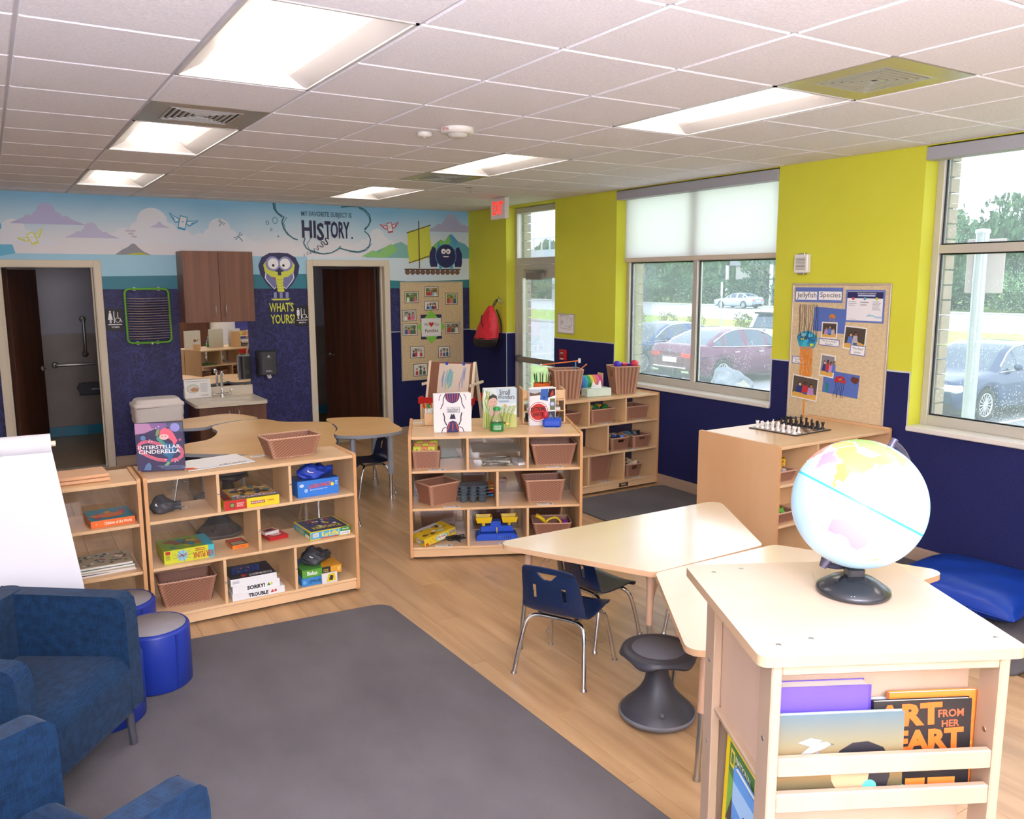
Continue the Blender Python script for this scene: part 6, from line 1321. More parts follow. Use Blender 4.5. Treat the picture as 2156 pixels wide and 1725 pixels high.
def f(p,W,Hh):
    p.rect(0,0,W,Hh,'5570b8'); jelly(p,W*.48,Hh*.58,.052,['c0302c','8a2a8a','d8742c','2a4a9a','3a8a4a','c02a6a'],'2a2440',6,.12)
    for a,b_,r in ((.84,.78,.022),(.9,.72,.02),(.94,.8,.016),(.88,.82,.014)): p.circ(W*a,Hh*b_,r,'6a3424')
    for i in range(5): p.circ(W*(.12+.02*(i%2)),Hh*(.1+.07*i),.013,'2a8a80')
sheet('jellyfish_picture','blue sheet with a red and purple jellyfish and brown rock, lower right of the board',frame((-.0142,-5.665,1.128),(0,-1,-.06),(0,0,1)),.315,.175,f,'artwork',group='children jellyfish art',bg='5570b8')
def snap(seed):
    def f(p,W,Hh):
        r=random.Random(seed); p.rect(0,0,W,Hh,'ece8e4'); b_=.01; p.rect(b_,b_,W-b_,Hh-b_,('4a423c','6a5a4c','8a8890','5a5048')[seed%4]); p.poly([(b_,b_),(W-b_,b_),(W-b_,Hh*.28),(W*.5,Hh*.4),(b_,Hh*.22)],'d8a850')
        for i in range(2+(seed%3)):
            x=W*(.3+.22*i) if seed!=1 else W*(.4+.12*i); y=Hh*(.55+.06*(i%2)); cl=('5a7ac8','b8b0b0','2a3a7a','c03038','b48ac0')[(seed+i)%5]; p.poly([(x-W*.13,Hh*.25),(x+W*.13,Hh*.25),(x+W*.09,y-.0),(x-W*.09,y)],cl); p.circ(x,y+Hh*.08,W*.075,'2a1c18',Hh*.085); p.circ(x+.003,y+Hh*.065,W*.055,SK[(seed+i)%5],Hh*.06)
        p.rect(W*.45,Hh*.22,W*.62,Hh*.3,'3a5a9a')
    return f
G='activity photos on the jellyfish board'
sheet('activity_photo','white-edged photo of a child in a grey shirt, upper middle of the jellyfish board',RF(-5.631,1.545,.0155),.142,.126,snap(4),'photo',G)
sheet('activity_photo','white-edged photo of a child in blue at a yellow table, right of the jellyfish board',frame((-.0145,-5.828,1.478),(0,-1,-.06),(0,0,1)),.19,.175,snap(0),'photo',G)
sheet('activity_photo','tall white-edged photo of a child in navy, centre of the jellyfish board',frame((-.0158,-5.627,1.252),(0,-1,-.08),(0,0,1)),.135,.175,snap(2),'photo',G)
sheet('activity_photo','large white-edged photo of a group at a table, bottom left of the jellyfish board',frame((-.0185,-5.372,1.058),(0,-1,-.07),(0,0,1)),.25,.185,snap(7),'photo',G)
def cap(a,b_):
    def f(p,W,Hh): p.rect(0,0,W,Hh,'5f74b8'); p.rect(.006,.006,W-.006,Hh-.006,'f0f0f2'); p.text(a,W*.12,Hh*.5,W*.88,Hh*.8,'3a3a44',0); p.text(b_,W*.3,Hh*.16,W*.7,Hh*.42,'3a3a44',0)
    return f
G='caption cards on the jellyfish board'
sheet('caption_card','blue-edged caption card below the grey shirt photo',frame((-.0165,-5.612,1.49),(0,-1,-.04),(0,0,1)),.188,.056,cap('"The Green Ranger"','Xander'),'card',G)
sheet('caption_card','blue-edged caption card at the corner of the yellow table photo',frame((-.0165,-5.893,1.436),(0,-1,-.05),(0,0,1)),.13,.076,cap('"The Aqua"','Janice'),'card',G)
sheet('caption_card','blue-edged caption card at the left edge beside the yarn jellyfish',frame((-.0145,-5.363,1.328),(0,-1,-.03),(0,0,1)),.12,.06,cap('"The Blue"','Kai'),'card',G)
t=thing('yarn_jellyfish','large turquoise paper jellyfish hung on purple yarn with orange streamers','artwork'); t.matrix_world=RF(-5.50,1.52,d)
p=Print(.0002,.0022); r=random.Random(3)
p.poly([(.095*math.cos(a)*(1+.08*math.sin(5*a)),.075*math.sin(a)) for a in [2*PI*i/24 for i in range(24)]],'2f9fc0')
for i in range(16): a,b_=r.uniform(-.08,.05),r.uniform(-.055,.03); s=r.uniform(.03,.05); p.poly([(a,b_),(a+s,b_+.006),(a+s*.9,b_+s*.7),(a-.004,b_+s*.65)],('2a8ab8','3fb8d0','1f5a9a','4fc4d4','2a6ab0','c8cf3a','8ab8c8')[i%7])
p.build('paper_bell',t)
q=MB()
for i in range(26):
    x=-.06+.0045*i; pts=[(x,-.05,.001)]+[(x+r.uniform(-.012,.012),-.06-.05*j*(1 if 4<i<10 else .75),.0014+.0006*(i%3)) for j in range(1,7)]; q.tube(catmull(pts,2,False),.0026,4)
for x in (.0,.004,-.004): q.tube([(x,-.25,.002),(x+.003,-.4,.003),(x,-.615,.002)],.0028,4)
o=q.build('orange_streamers',pm('e08a2a',.7),t); o['kind']='stuff'
q=MB()
for i in range(12):
    x=-.09+.016*i; pts=[(x+r.uniform(-.01,.01),.28-.05*j,.0025+.0008*(i%3)) for j in range(6)]+[(x*.8+r.uniform(-.02,.02),.02-.03*j,.0035) for j in range(2)]; q.tube(catmull(pts,2,False),.0018,4)
o=q.build('purple_yarn',pm('33223a',.8),t); o['kind']='stuff'
# washroom signs
def wc(label,x,z,word,skirt):
    def f(p,W,Hh):
        p.rect(0,0,W,Hh,'1a1a20'); w_='eceaf0'; X=W*.25
        p.circ(X,Hh*.86,W*.055,w_); 
        if skirt: p.poly([(X-W*.06,Hh*.8),(X+W*.06,Hh*.8),(X+W*.14,Hh*.5),(X-W*.14,Hh*.5)],w_)
        else: p.rect(X-W*.1,Hh*.52,X+W*.1,Hh*.8,w_)
        p.many([rect(X-W*.055,Hh*.34,X-W*.01,Hh*.54),rect(X+W*.01,Hh*.34,X+W*.055,Hh*.54),rect(W*.45,Hh*.34,W*.5,Hh*.88),rect(W*.1,Hh*.26,W*.92,Hh*.3)],w_)
        p.line([(W*.7,Hh*.76),(W*.7,Hh*.56),(W*.82,Hh*.56),(W*.88,Hh*.4),(W*.94,Hh*.42)],W*.045,w_); p.circ(W*.7,Hh*.8,W*.035,w_); p.line([(W*.68+W*.14*math.cos(R(a)),Hh*.48+Hh*.11*math.sin(R(a))) for a in range(110,380,20)],W*.035,w_)
        p.text(word,W*.28,Hh*.12,W*.76,Hh*.2,w_,.01)
    t=sheet('restroom_sign',label,BF(x,z,.006),.165,.235,f,'sign','restroom signs','1a1a20',.004)
wc('black women restroom sign right of the left doorway',-4.425,1.475,'WOMEN',True); wc('black men restroom sign left of the right doorway',-2.385,1.465,'MEN',False)
# paint drying rack
t=thing('drying_rack','green tubular wall rack of wire drying shelves left of the wall cabinet','rack',(0,-.03,0)); GR=pm('5fa32c',.35,name='green_rack_enamel')
x0,x1,z0,z1=-4.232,-3.79,1.335,1.915
MB().tube(rounded([(x0,z0),(x1,z0),(x1,z1),(x0,z1)],.05,5) and [(x,-.01,z) for x,z in rounded([(x0,z0),(x1,z0),(x1,z1),(x0,z1)],.05,5)],.0125,10,closed=True).build('tube_frame',GR,t)
for x,z in ((x0+.1,z0),(x1-.14,z0),(x0+.1,z1),(x1-.1,z1)): MB().box(x-.012,-.012,z-.018,x+.012,.029,z+.018).build('wall_clamp',STEEL,t)
MB().lathe([(.012,0),(.018,.012),(.012,.025)],12,0,Matrix.Translation(((x0+x1)/2+.02,-.012,z0-.022))).build('hook',STEEL,t)
q=MB()
for k in range(7):
    a=k/6*2-1; q.tube([(-.205+a*.0,0+k*.006,0),(-.08,-.006+k*.006,-.003-.004*abs(a)),(.08,-.006+k*.006,-.003),(.215,k*.006,0)],.0022,5)
wm=q.mesh('wire_shelf',pm('bda79c',.35,.6,name='rack_wire'))
for i in range(17): link('wire_shelf',wm,t,((x0+x1)/2,-.052,1.385+.027*i))
# dispensers
def disp(name,label,x,z,W,Hh,D,soap=False):
    t=thing(name,label,'dispenser',(x,0,z))
    pr=[(-W/2,0),(W/2,0),(W/2,-D*.75),(W*.36,-D),(-W*.36,-D),(-W/2,-D*.75)]
    bevel(MB().prism(pr,.02,Hh).build('housing',DGREY if not soap else BLACK,t),.012,3); MB().bbox(-W/2-.006,-.02,0,W/2+.006,-.001,Hh+.01,.004).build('back_plate',pm('8a8a8e',.4) if soap else BLACK,t)
    return t
t=disp('towel_dispenser','charcoal paper towel dispenser on the navy wall right of the sink',-2.76,.895,.215,.285,.15); MB().grid(lambda u,v:(-.02+.05*u+.015*v,-.09-.01*math.sin(u*6),.02-.055*v*(1-.4*abs(u-.4))),8,6).build('paper_tail',pm('e6e4e0',.8),t)
p=Print(); p.circ(0,.235,.012,'d0d0d4'); p.rect(-.03,.218,.03,.222,'a8a8ac'); p.lines(-.04,.05,.04,.075,2,'b8b8bc'); p.build('printed_marks',t,frame((0,-.1505,0),(1,0,0),(0,0,1)))
t=disp('soap_dispenser','black and grey soap dispenser at the right edge of the mirror',-3.01,.86,.125,.28,.12,True); MB().lathe([(.03,0),(.03,.006)],18,0,Matrix.Translation((-.0,-.12,.1))@Matrix.Rotation(PI/2,4,'X')).build('push_lever',pm('3a3a3e',.3),t)
def f(p,W,Hh):
    p.rect(0,0,W,Hh,'eeecea'); p.text('Handwashing Instructions',W*.1,Hh*.86,W*.88,Hh*.92,'5a5a64',.01); p.circ(W*.32,Hh*.5,W*.24,'7fa08a',Hh*.24); p.circ(W*.32,Hh*.5,W*.22,'d8d0c8',Hh*.22); p.poly([(W*.2,Hh*.45),(W*.36,Hh*.56),(W*.52,Hh*.5),(W*.5,Hh*.36),(W*.3,Hh*.34)],'b5825a'); p.lines(W*.6,Hh*.3,W*.92,Hh*.78,9,'b8b8c0'); p.lines(W*.6,Hh*.1,W*.9,Hh*.16,1,'7a7a84')
t=sheet('handwashing_card','white handwashing instruction card leaning on the mirror behind the sink',frame((-3.69,-.062,.692),(1,0,0),(0,.13,1)),.285,.21,f,'sign',bg='eeecea',th=.002)
# bin
t=thing('waste_bin','white flip-top waste bin with a bag folded over its rim, left of the sink','bin',(-4.045,-.42,0)); WB=pm('ece4e0',.45,name='bin_plastic')
def sec(W,D,z,r=.06): return [(x,y,z) for x,y in rounded([(-W/2,-D/2),(W/2,-D/2),(W/2,D/2),(-W/2,D/2)],r,4)]
def loft(secs,cap=True):
    q=MB(); n=len(secs[0]); v=sum(secs,[]); q.add(v,[(i*n+k,i*n+(k+1)%n,(i+1)*n+(k+1)%n,(i+1)*n+k) for i in range(len(secs)-1) for k in range(n)],0,None,True)
    if cap: q.add(secs[0],[list(range(n-1,-1,-1))]); q.add(secs[-1],[list(range(n))])
    return q
loft([sec(.34,.24,0),sec(.36,.26,.02),sec(.455,.34,.66)]).build('bin_body',WB,t)
bag=[]; 
for j,(s,z) in enumerate(((.468,.52),(.482,.545),(.476,.59),(.492,.62),(.486,.665),(.498,.695))): bag.append([(x*(1+.006*math.sin(9*i+j*2)),y*(1+.008*math.sin(7*i+j)),zz+.006*math.sin(i*1.7+j)) for i,(x,y,zz) in enumerate(sec(s,s*.75,z))])
loft(bag,False).build('bag_cuff',pm('efe9e6',.5,name='bin_bag'),t)
loft([sec(.50,.38,.697),sec(.505,.385,.712),sec(.495,.375,.73),sec(.46,.34,.738),sec(.43,.31,.768,.07),sec(.40,.28,.775,.07)]).build('swing_lid',WB,t)
# alarm, plan, sounder, exit sign, detectors, sprinkler
t=thing('fire_alarm_pull','red fire alarm pull box on the navy wall beside the exit door','alarm'); t.matrix_world=RF(-2.135,1.10,.001); RD=pm('c01f22',.35,name='alarm_red')
MB().bbox(0,0,0,.12,.12,.035,.006).build('housing',RD,t); MB().bbox(.025,.03,.035,.095,.055,.05,.004).build('pull_handle',pm('8a1518',.4),t); p=Print(); p.rect(.03,.062,.09,.1,'3a1a1c'); p.text('FIRE',.035,.07,.085,.092,'f0e8e8',.02); p.rect(.03,.01,.09,.026,'e8e0e0'); p.build('lettering',t,frame((0,0,.035),(1,0,0),(0,1,0)))
def f(p,W,Hh):
    p.rect(0,0,W,Hh,'efecef'); k=pm('6a6270',.6); r=random.Random(5); p.line([(.05,.06),(.26,.05),(.27,.16),(.2,.2),(.05,.2),(.05,.06)],.003,k)
    for i in range(16): x,y=r.uniform(.06,.24),r.uniform(.06,.18); p.line([(x,y),(x+r.choice((0,.05)),y+r.choice((0,.04))),(x+.02,y)],.002,k)
t=thing('evacuation_plan','small silver-framed evacuation plan on the lime wall beside the exit','sign'); t.matrix_world=RF(-2.068,1.40,.001)
for b_ in ((0,0,.0,.32,.012,.012),(0,.213,.0,.32,.225,.012),(0,.012,.0,.012,.213,.012),(.308,.012,.0,.32,.213,.012)): MB().bbox(*b_,.002).build('frame_bar',ALU,t)
MB().box(.012,.012,.0,.308,.213,.004).build('plan_sheet',pm('efecef',.5),t); p=Print(.00008,.0042); f(p,.32,.225); p.build('plan_print',t)
bpy.data.objects[t.name].scale=(1,1,1)
t=thing('wall_sounder','white louvred wall sounder above the jellyfish board','alarm'); t.matrix_world=RF(-5.36,2.045,.001); WS=pm('e4e1da',.4,name='sounder_white')
MB().bbox(0,0,.0,.13,.145,.045,.006).build('housing',WS,t)
for i in range(9): MB().bbox(.02,.025+.011*i,.045,.11,.029+.011*i,.0475,.0008).build('slot',pm('6a6660',.5),t)
for z in (-.006,.146): MB().bbox(.035,z-.004,.0,.095,z+.006,.04,.002).build('end_clip',STEEL,t)
t=thing('exit_sign','white exit sign with glowing red EXIT letters hung below the ceiling','sign'); t.matrix_world=frame((-.685,-1.735,2.655),(0,-1,0),(0,0,1))
MB().bbox(0,0,-.055,.305,.225,.0,.006).build('case',pm('dcd8d2',.4),t); MB().box(.1,.222,-.045,.2,.238,-.01).build('canopy',pm('dcd8d2',.4),t)
p=Print(); p.text('EXIT',.045,.045,.26,.185,emat('exit_letter_red','ff2418',1.2),.03); p.build('glowing_letters',t); 
t=thing('smoke_detector','white round smoke detector, larger of two on the ceiling','detector',(-3.03,-5.32,2.8885),0,'ceiling smoke detectors')
MB().lathe([(.1,0),(.1,-.016),(.092,-.03),(.07,-.034)],36).build('base',pm('ddd9d4',.4),t); MB().lathe([(.062,-.034),(.05,-.052),(.03,-.056),(0,-.057)],28).build('sensor_dome',pm('c9c6c0',.3),t); p=Print(); p.text('FIRE',-.03,.0,.03,.012,'b82a30',.02); q=p.build('lettering',t,frame((-.085,-.05,-.022),(.86,-.5,0),(0,0,1)))
t=thing('smoke_detector','small white sensor button left of the larger detector','detector',(-3.135,-5.09,2.8885),0,'ceiling smoke detectors'); MB().lathe([(.045,0),(.047,-.012),(.04,-.024),(0,-.026)],28).build('cover',pm('ddd9d4',.4),t); MB().cyl((0,0,-.026),(0,0,-.031),.008,10).build('lens',pm('b8b4b0',.2),t)
t=thing('sprinkler','chrome fire sprinkler head hanging from the far ceiling','sprinkler',(-1.41,-2.56,2.889)); MB().lathe([(.035,0),(.033,-.004),(.012,-.007)],20).build('escutcheon',STEEL,t); MB().tube([(-.012,0,-.005),(-.016,0,-.025),(0,0,-.04),(.016,0,-.025),(.012,0,-.005)],.003,6).cyl((0,0,-.005),(0,0,-.04),.003,6).build('frame_arms',STEEL,t); MB().lathe([(.026,-.04),(.026,-.043)],14).build('deflector',STEEL,t)
# hook and backpack
t=thing('coat_hook','chrome double coat hook on the lime wall','hook'); t.matrix_world=RF(-.845,1.70,.001); MB().bbox(-.012,0,0,.012,.07,.006,.003).build('plate',CHROME,t); MB().tube(catmull([(0,.02,.006),(0,.01,.03),(0,.03,.05),(0,.05,.05)],4,False),.005,8).build('lower_hook',CHROME,t); MB().tube(catmull([(0,.06,.006),(0,.07,.04),(0,.1,.055)],4,False),.005,8).build('upper_hook',CHROME,t)
t=thing('backpack','red backpack with black base hanging from the coat hook','backpack',(-.02,-.74,1.16),R(-90)); RB=texmat('red_nylon','d02034','dc2c3c',20,.5,bump=.3,bscale=30); 
def bp(u,v):
    a=2*PI*u; z=.52*v; s=math.sin(min(1,v*1.0+.0)*PI*.5+.0); wv=(.19*(1-v**2.6*.86))*(1-.25*(1-min(1,v*5))**2); dv=(.12*(1-v**2*.8))*(1-.25*(1-min(1,v*5))**2)
    k=1+.05*math.sin(5*a+7*v)+.03*math.sin(9*a-13*v); sq=lambda q:abs(q)**.7*(1 if q>0 else -1)
    return (wv*sq(math.cos(a))*k-.06*(1-v)+.08*v, -.13+dv*sq(math.sin(a))*k, z)
MB().grid(bp,40,26,0,None,True,wrapu=True,skip=lambda u,v:v<.2).add([bp(i/40,1) for i in range(40)],[list(range(40))]).build('bag',RB,t)
MB().grid(lambda u,v:tuple(Vector(bp(u,v*.23))*1.0),40,8,0,None,True,wrapu=True).add([bp(i/40,0) for i in range(40)],[list(range(39,-1,-1))]).build('base_panel',pm('1c1c20',.6),t)
MB().tube(catmull([(-.02,-.2,.4),(0,-.225,.36),(.02,-.23,.3),(.05,-.225,.25)],4,False),.006,6).build('zip',BLACK,t); MB().tube(catmull([(.06,-.1,.5),(.075,-.07,.57),(.1,-.04,.6),(.11,-.07,.56),(.09,-.1,.5)],4,False),.007,6).build('grab_loop',BLACK,t)
for s in (-1,1): MB().tube(catmull([(s*.05,-.03,.47),(s*.1,.005,.3),(s*.1,.0,.1),(s*.06,-.03,-.03)],5,False),.01,6).build('strap',BLACK,t)
p=Print(); p.poly(rounded([(-.06,.2),(.07,.2),(.06,.34),(-.03,.36)],.02,3),'b81a2c'); p.build('front_pocket',t,frame((-.02,-.222,0),(1,0,0),(0,.12,1)))
# ================================================================ globe stand in the foreground, globe, chess
AF=R(-28); LF=Loc((-4.231,-8.777,0),AF)
t=thing('book_display','pale birch book display stand in the foreground carrying the lit globe','display stand',LF(0,0,0),AF)
tp_=rounded([(0,0),(.566,0),(.566,.548),(0,.548)],.022,5)
EDGE=texmat('birch_edge','bd9f80','b29474',8,.4,(.3,.3,.3))
o=bevel(MB().prism(tp_,1.227,1.25,0,None,1).build('top',[BIRCH,EDGE],t),.005,2)
for u,v in ((.03,.035),(.11,.06),(.03,.47),(.11,.49),(.5,.035),(.5,.48)): MB().lathe([(.006,0),(.0055,.0006),(0,.0008)],12,0,Matrix.Translation((u+.03,v+.02,1.25))).build('screw_cap',STEEL,t)
for u in (.03,.513):
    for v in (.008,.375): 
        q=MB().bbox(u,v,0.0115,u+.022,v+.068,1.227,.003).build('post',BIRCHV,t)
        for z in (1.05,.83,.6): MB().lathe([(.006,0),(.0055,.001),(0,.0014)],10,0,Matrix.Translation((u,v+.034,z))@Matrix.Rotation(-PI/2,4,'Y')).build('screw',STEEL,q)
for z0,z1 in ((1.203,1.227),(.978,1.02),(.897,.94),(.63,.67),(.55,.59),(.1,.14)): MB().bbox(.052,.010,z0,.513,.028,z1,.003).build('front_rail',BIRCHV,t)
MB().box(.052,.108,.05,.513,.114,1.227).build('front_back_panel',BIRCHV,t)
MB().box(.052,.03,.885,.513,.108,.893).build('book_ledge',BIRCHV,t); MB().box(.052,.03,.53,.513,.108,.54).build('book_ledge',BIRCHV,t)
MB().box(.10,.114,.05,.106,.44,.94).box(.052,.03,.94,.058,.44,1.227).build('side_back_panel',texmat('pinkish_birch','c8ab98','bd9f88',2,.4,(1,1,.3)),t)
MB().bbox(.036,.076,.926,.1,.375,.94,.003).build('side_shelf',BIRCHV,t); MB().bbox(.034,.076,.52,.1,.375,.535,.003).build('side_shelf',BIRCHV,t)
MB().box(.5,.114,.05,.506,.44,1.227).build('side_back_panel',BIRCHV,t); MB().box(.052,.43,.05,.513,.436,1.227).build('rear_panel',BIRCHV,t); MB().bbox(.034,.03,.03,.53,.44,.05,.003).build('base_board',BIRCHV,t)
def dbook(label,u0,u1,v,z0,z1,th,fn,cover,name='picture_book',tilt=.05,side=False):
    W=u1-u0; Hh=z1-z0; t=thing(name,label,'book')
    if side: t.matrix_world=LF.M@Matrix.Translation((v,u1,z0))@Matrix.Rotation(-PI/2,4,'Z')@Matrix.Rotation(-tilt,4,'X')
    else: t.matrix_world=LF.M@Matrix.Translation((u0,v,z0))@Matrix.Rotation(-tilt,4,'X')
    MB().bbox(.003,.002,.003,W-.003,th-.002,Hh-.0015,.001).build('page_block',PAPER,t); MB().box(0,0,0,W,.002,Hh).box(0,th-.002,0,W,th,Hh).box(0,0,0,.002,th,Hh).build('cover',pm(cover,.3),t)
    if fn: p=Print(.00008,.0002); fn(p,W,Hh); p.build('cover_print',t,frame((0,0,0),(1,0,0),(0,0,1)))
    return t
def f(p,W,Hh): p.rect(0,0,W,Hh,'5a44a2'); p.rect(W*.97,0,W,Hh,'4a3690')
dbook('purple clothbound book behind the bird picture book in the display',.056,.275,.058,.895,1.145,.034,f,'6a50b8','purple_book',.06)
m,nt,b=newmat('sunset_print'); L=nt.links.new; tc=node(nt,'ShaderNodeTexCoord'); sx=node(nt,'ShaderNodeSeparateXYZ'); L(tc.outputs['Object'],sx.inputs[0]); mr=node(nt,'ShaderNodeMapRange'); mr.inputs[1].default_value=0; mr.inputs[2].default_value=.205; L(sx.outputs[1],mr.inputs[0]); rp=node(nt,'ShaderNodeValToRGB'); rp.color_ramp.elements[0].color=lin('453f2e'); rp.color_ramp.elements[1].color=lin('4d6670')
for ps,c in ((.25,'5d5236'),(.42,'94703c'),(.7,'737058')): e=rp.color_ramp.elements.new(ps); e.color=lin(c)
L(mr.outputs[0],rp.inputs[0]); L(rp.outputs[0],b.inputs['Base Color']); b.inputs['Roughness'].default_value=.35; SUN_=m
def f(p,W,Hh):
    p.rect(0,0,W,Hh,SUN_); P_=lambda q:[(a*W,b_*Hh) for a,b_ in q]
    p.poly(P_([(.17,.7),(.3,.64),(.36,.72),(.27,.75)]),'7f8a94'); p.poly(P_([(.2,.57),(.13,.5),(.26,.56)]),'6a7078'); p.poly(P_([(.2,.58),(.3,.69),(.4,.7),(.43,.67),(.38,.63),(.28,.58)]),'a4a8bc'); p.poly(P_([(.33,.6),(.36,.45),(.28,.55)]),'7f8698'); p.poly(P_([(.43,.685),(.46,.67),(.43,.66)]),'4a4a50')
    p.poly(P_([(.43,.44),(.5,.6),(.6,.68),(.72,.69),(.84,.62),(.9,.5),(.9,.3),(.86,.1),(.84,.02),(.72,.05),(.6,.4)]),'1c1a20'); p.circ(W*.585,Hh*.33,W*.15,'d8906c',Hh*.2); p.poly(P_([(.45,.46),(.52,.58),(.66,.62),(.7,.5),(.62,.52),(.55,.48)]),'1c1a20'); p.circ(W*.75,Hh*.46,W*.06,'e09a78',Hh*.055)
    p.circ(W*.5,Hh*.46,W*.025,'f0f0f0',Hh*.02); p.circ(W*.5,Hh*.46,W*.01,'201a1a'); p.many([circ(W*.74,Hh*.2,W*.055,Hh*.07,16)],'4fb4b0'); p.many([circ(W*(.74+.05*math.cos(k*1.25)),Hh*(.1+.04*math.sin(k*1.25)),W*.035,Hh*.035,12) for k in range(5)],'5fc4c4'); p.poly(P_([(.55,.0),(.66,.0),(.64,.16),(.58,.16)]),'d8906c'); p.many([circ(W*(.62+.03*k),Hh*.03,W*.012,None,8) for k in range(3)],'a8a0c8')
dbook('picture book with a grey bird and a black-haired child, front of the display',.058,.335,.033,.895,1.098,.012,f,'8a9a94','bird_picture_book')
def f(p,W,Hh):
    p.rect(0,0,W,Hh,'191516'); o='dd5c1a'
    p.text('ART',W*.03,Hh*.74,W*.70,Hh*.97,o,.05,.03); p.text('FROM',W*.66,Hh*.82,W*.92,Hh*.9,'c8502c',.02,.03); p.text('HER',W*.70,Hh*.72,W*.88,Hh*.79,'c8502c',.02,.03); p.text('HEART',W*.0,Hh*.48,W*.93,Hh*.70,o,.05,.03)
    p.text('FOLK ARTIST',W*.36,Hh*.345,W*.78,Hh*.385,'a8322c',.02); p.text('CLEMENTINE HUNTER',W*.22,Hh*.29,W*.85,Hh*.335,'5fb4b0',.02); p.many([rect(W*.35,Hh*.13,W*.55,Hh*.2),rect(W*.58,Hh*.13,W*.86,Hh*.2)],'d8742c'); p.circ(W*.2,Hh*.42,W*.07,'4a2a20'); p.circ(W*.18,Hh*.46,W*.08,'4fa8b0',Hh*.05); p.poly([(W*.12,0),(W*.3,Hh*.16),(W*.36,Hh*.12),(W*.2,0)],'4fb0b0'); p.poly([(0,0),(W*.1,0),(W*.2,Hh*.2),(W*.05,Hh*.18)],'d8622c')
    p.text('KATHY WHITEHEAD',W*.3,Hh*.06,W*.86,Hh*.1,'ece8e4',.01); p.text('SHANE W. EVANS',W*.4,Hh*.01,W*.84,Hh*.048,'ece8e4',.01)
dbook('black book lettered ART FROM HER HEART in orange, right of the display',.275,.492,.048,.895,1.112,.012,f,'191516','black_art_book')
def f(p,W,Hh):
    scatter(p,W,Hh,'e07a2c',['d86a1c','e8a04a','c8402c','7a9a3a','f0d8b8','d82a4a','b8a83a','e8882c'],60,31,s=.15); p.many([circ(W*.9,Hh*(.25+.09*i),W*.05,Hh*.035,10) for i in range(7)],'d8702a')
dbook('orange pumpkin patterned book behind the black art book',.32,.522,.076,.895,1.118,.012,f,'e07a2c','pumpkin_book',.02)
dbook('pale blue book peeping between the purple and black books',.25,.335,.092,.895,1.10,.008,lambda p,W,Hh:(p.rect(0,0,W,Hh,'c8d4e8'),p.poly([(0,Hh*.6),(W,Hh*.75),(W,Hh*.9),(0,Hh*.8)],'b4c4de')),'c8d4e8','pale_blue_book',.01)
# books in the side bays (facing the carpet)
def f(p,W,Hh):
    p.rect(0,0,W,Hh,'f0d21c'); p.rect(W*.12,.01,W-.012,Hh*.92,'7ab04a'); p.poly([(W*.12,Hh*.94),(W-.012,Hh*.94),(W-.012,Hh*.6),(W*.12,Hh*.7)],'4a7a3c'); p.rect(W*.16,Hh*.76,W*.30,Hh*.9,'e8d44a'); p.rect(W*.19,Hh*.785,W*.27,Hh*.875,'4a7a3c'); p.text('NATIONAL',W*.33,Hh*.84,W*.85,Hh*.89,'f4f2ea',.02); p.text('GEOGRAPHIC',W*.33,Hh*.775,W*.95,Hh*.825,'f4f2ea',.02)
    p.circ(W*.62,Hh*.45,W*.32,'c8a07a',Hh*.24); p.circ(W*.66,Hh*.58,W*.16,'e0b088',Hh*.1); p.poly([(W*.12,Hh*.3),(W*.5,Hh*.38),(W*.5,Hh*.5),(W*.3,Hh*.55)],'4a3a34'); p.rect(W*.12,.01,W-.012,Hh*.16,'1f3f9a'); p.circ(W*.3,Hh*.18,W*.1,'e8b42c',Hh*.05); p.line([(W*.3,Hh*.02),(W*.5,Hh*.14)],W*.04,'8ac43a')
dbook('thick yellow-bordered animal book in the side bay of the display stand',.165,.37,.062,.56,.885,.03,f,'e8cc1c','yellow_animal_book',.03,True)
def f(p,W,Hh):
    p.rect(0,0,W,Hh,'5a94d8'); p.poly([(0,Hh*.7),(W,Hh*.62),(W,Hh*.9),(0,Hh*.88)],'9fc4ea'); p.text('dry',W*.55,Hh*.56,W*.95,Hh*.74,'f4f6f8',.02,.2); p.rect(W*.05,Hh*.36,W*.52,Hh*.56,'6a4a3a'); p.poly([(W*.24,Hh*.4),(W*.3,Hh*.54),(W*.36,Hh*.4)],'5a8ad0'); p.rect(W*.05,.0,W*.9,Hh*.34,'c8ccc4'); scatter(Sub(p,W*.08,0),W*.8,Hh*.3,'b8bcae',['dfe2da','8a948a','e8eae4','7a8a6a'],14,8,s=.2)
dbook('blue weather picture book in front of the yellow animal book',.10,.262,.046,.56,.845,.01,f,'5a94d8','weather_book',.02,True)
dbook('small coloured book edge behind the yellow animal book in the side bay',.30,.35,.090,.56,.912,.006,lambda p,W,Hh:(p.rect(0,0,W,Hh,'e8e4e4'),p.poly([(0,Hh*.9),(W,Hh*.94),(W,Hh),(0,Hh)],'c83a3a'),p.rect(0,Hh*.86,W,Hh*.9,'5ab0d8')),'e8e4e4','pale_book',.01,True)
dbook('floral white book standing in the upper side bay by the front post',.078,.12,.05,.942,1.19,.008,lambda p,W,Hh:scatter(p,W,Hh,'e8e0d8',['c03a3a','7a9a4a','d8a83a','c86a7a'],26,14,s=.3),'e4dcd4','floral_book',.0,True)
t=thing('round_book','dark round-cornered book with an orange page at the bottom of the side bay','book'); t.matrix_world=LF.M@Matrix.Translation((.040,.165,.56))@Matrix.Rotation(-PI/2,4,'Z')
Mz=Matrix(((1,0,0,0),(0,0,-1,0),(0,1,0,0),(0,0,0,1))); MB().prism(circ(.0,.0,.09,.22,18,0,90)+[(0,0)],-.004,.0,0,Mz).build('cover',pm('2a2426',.4),t); MB().prism(circ(.0,.0,.08,.205,18,0,90)+[(0,0)],0,.0012,0,Mz).build('cover_print',pm('d87a44',.5),t)
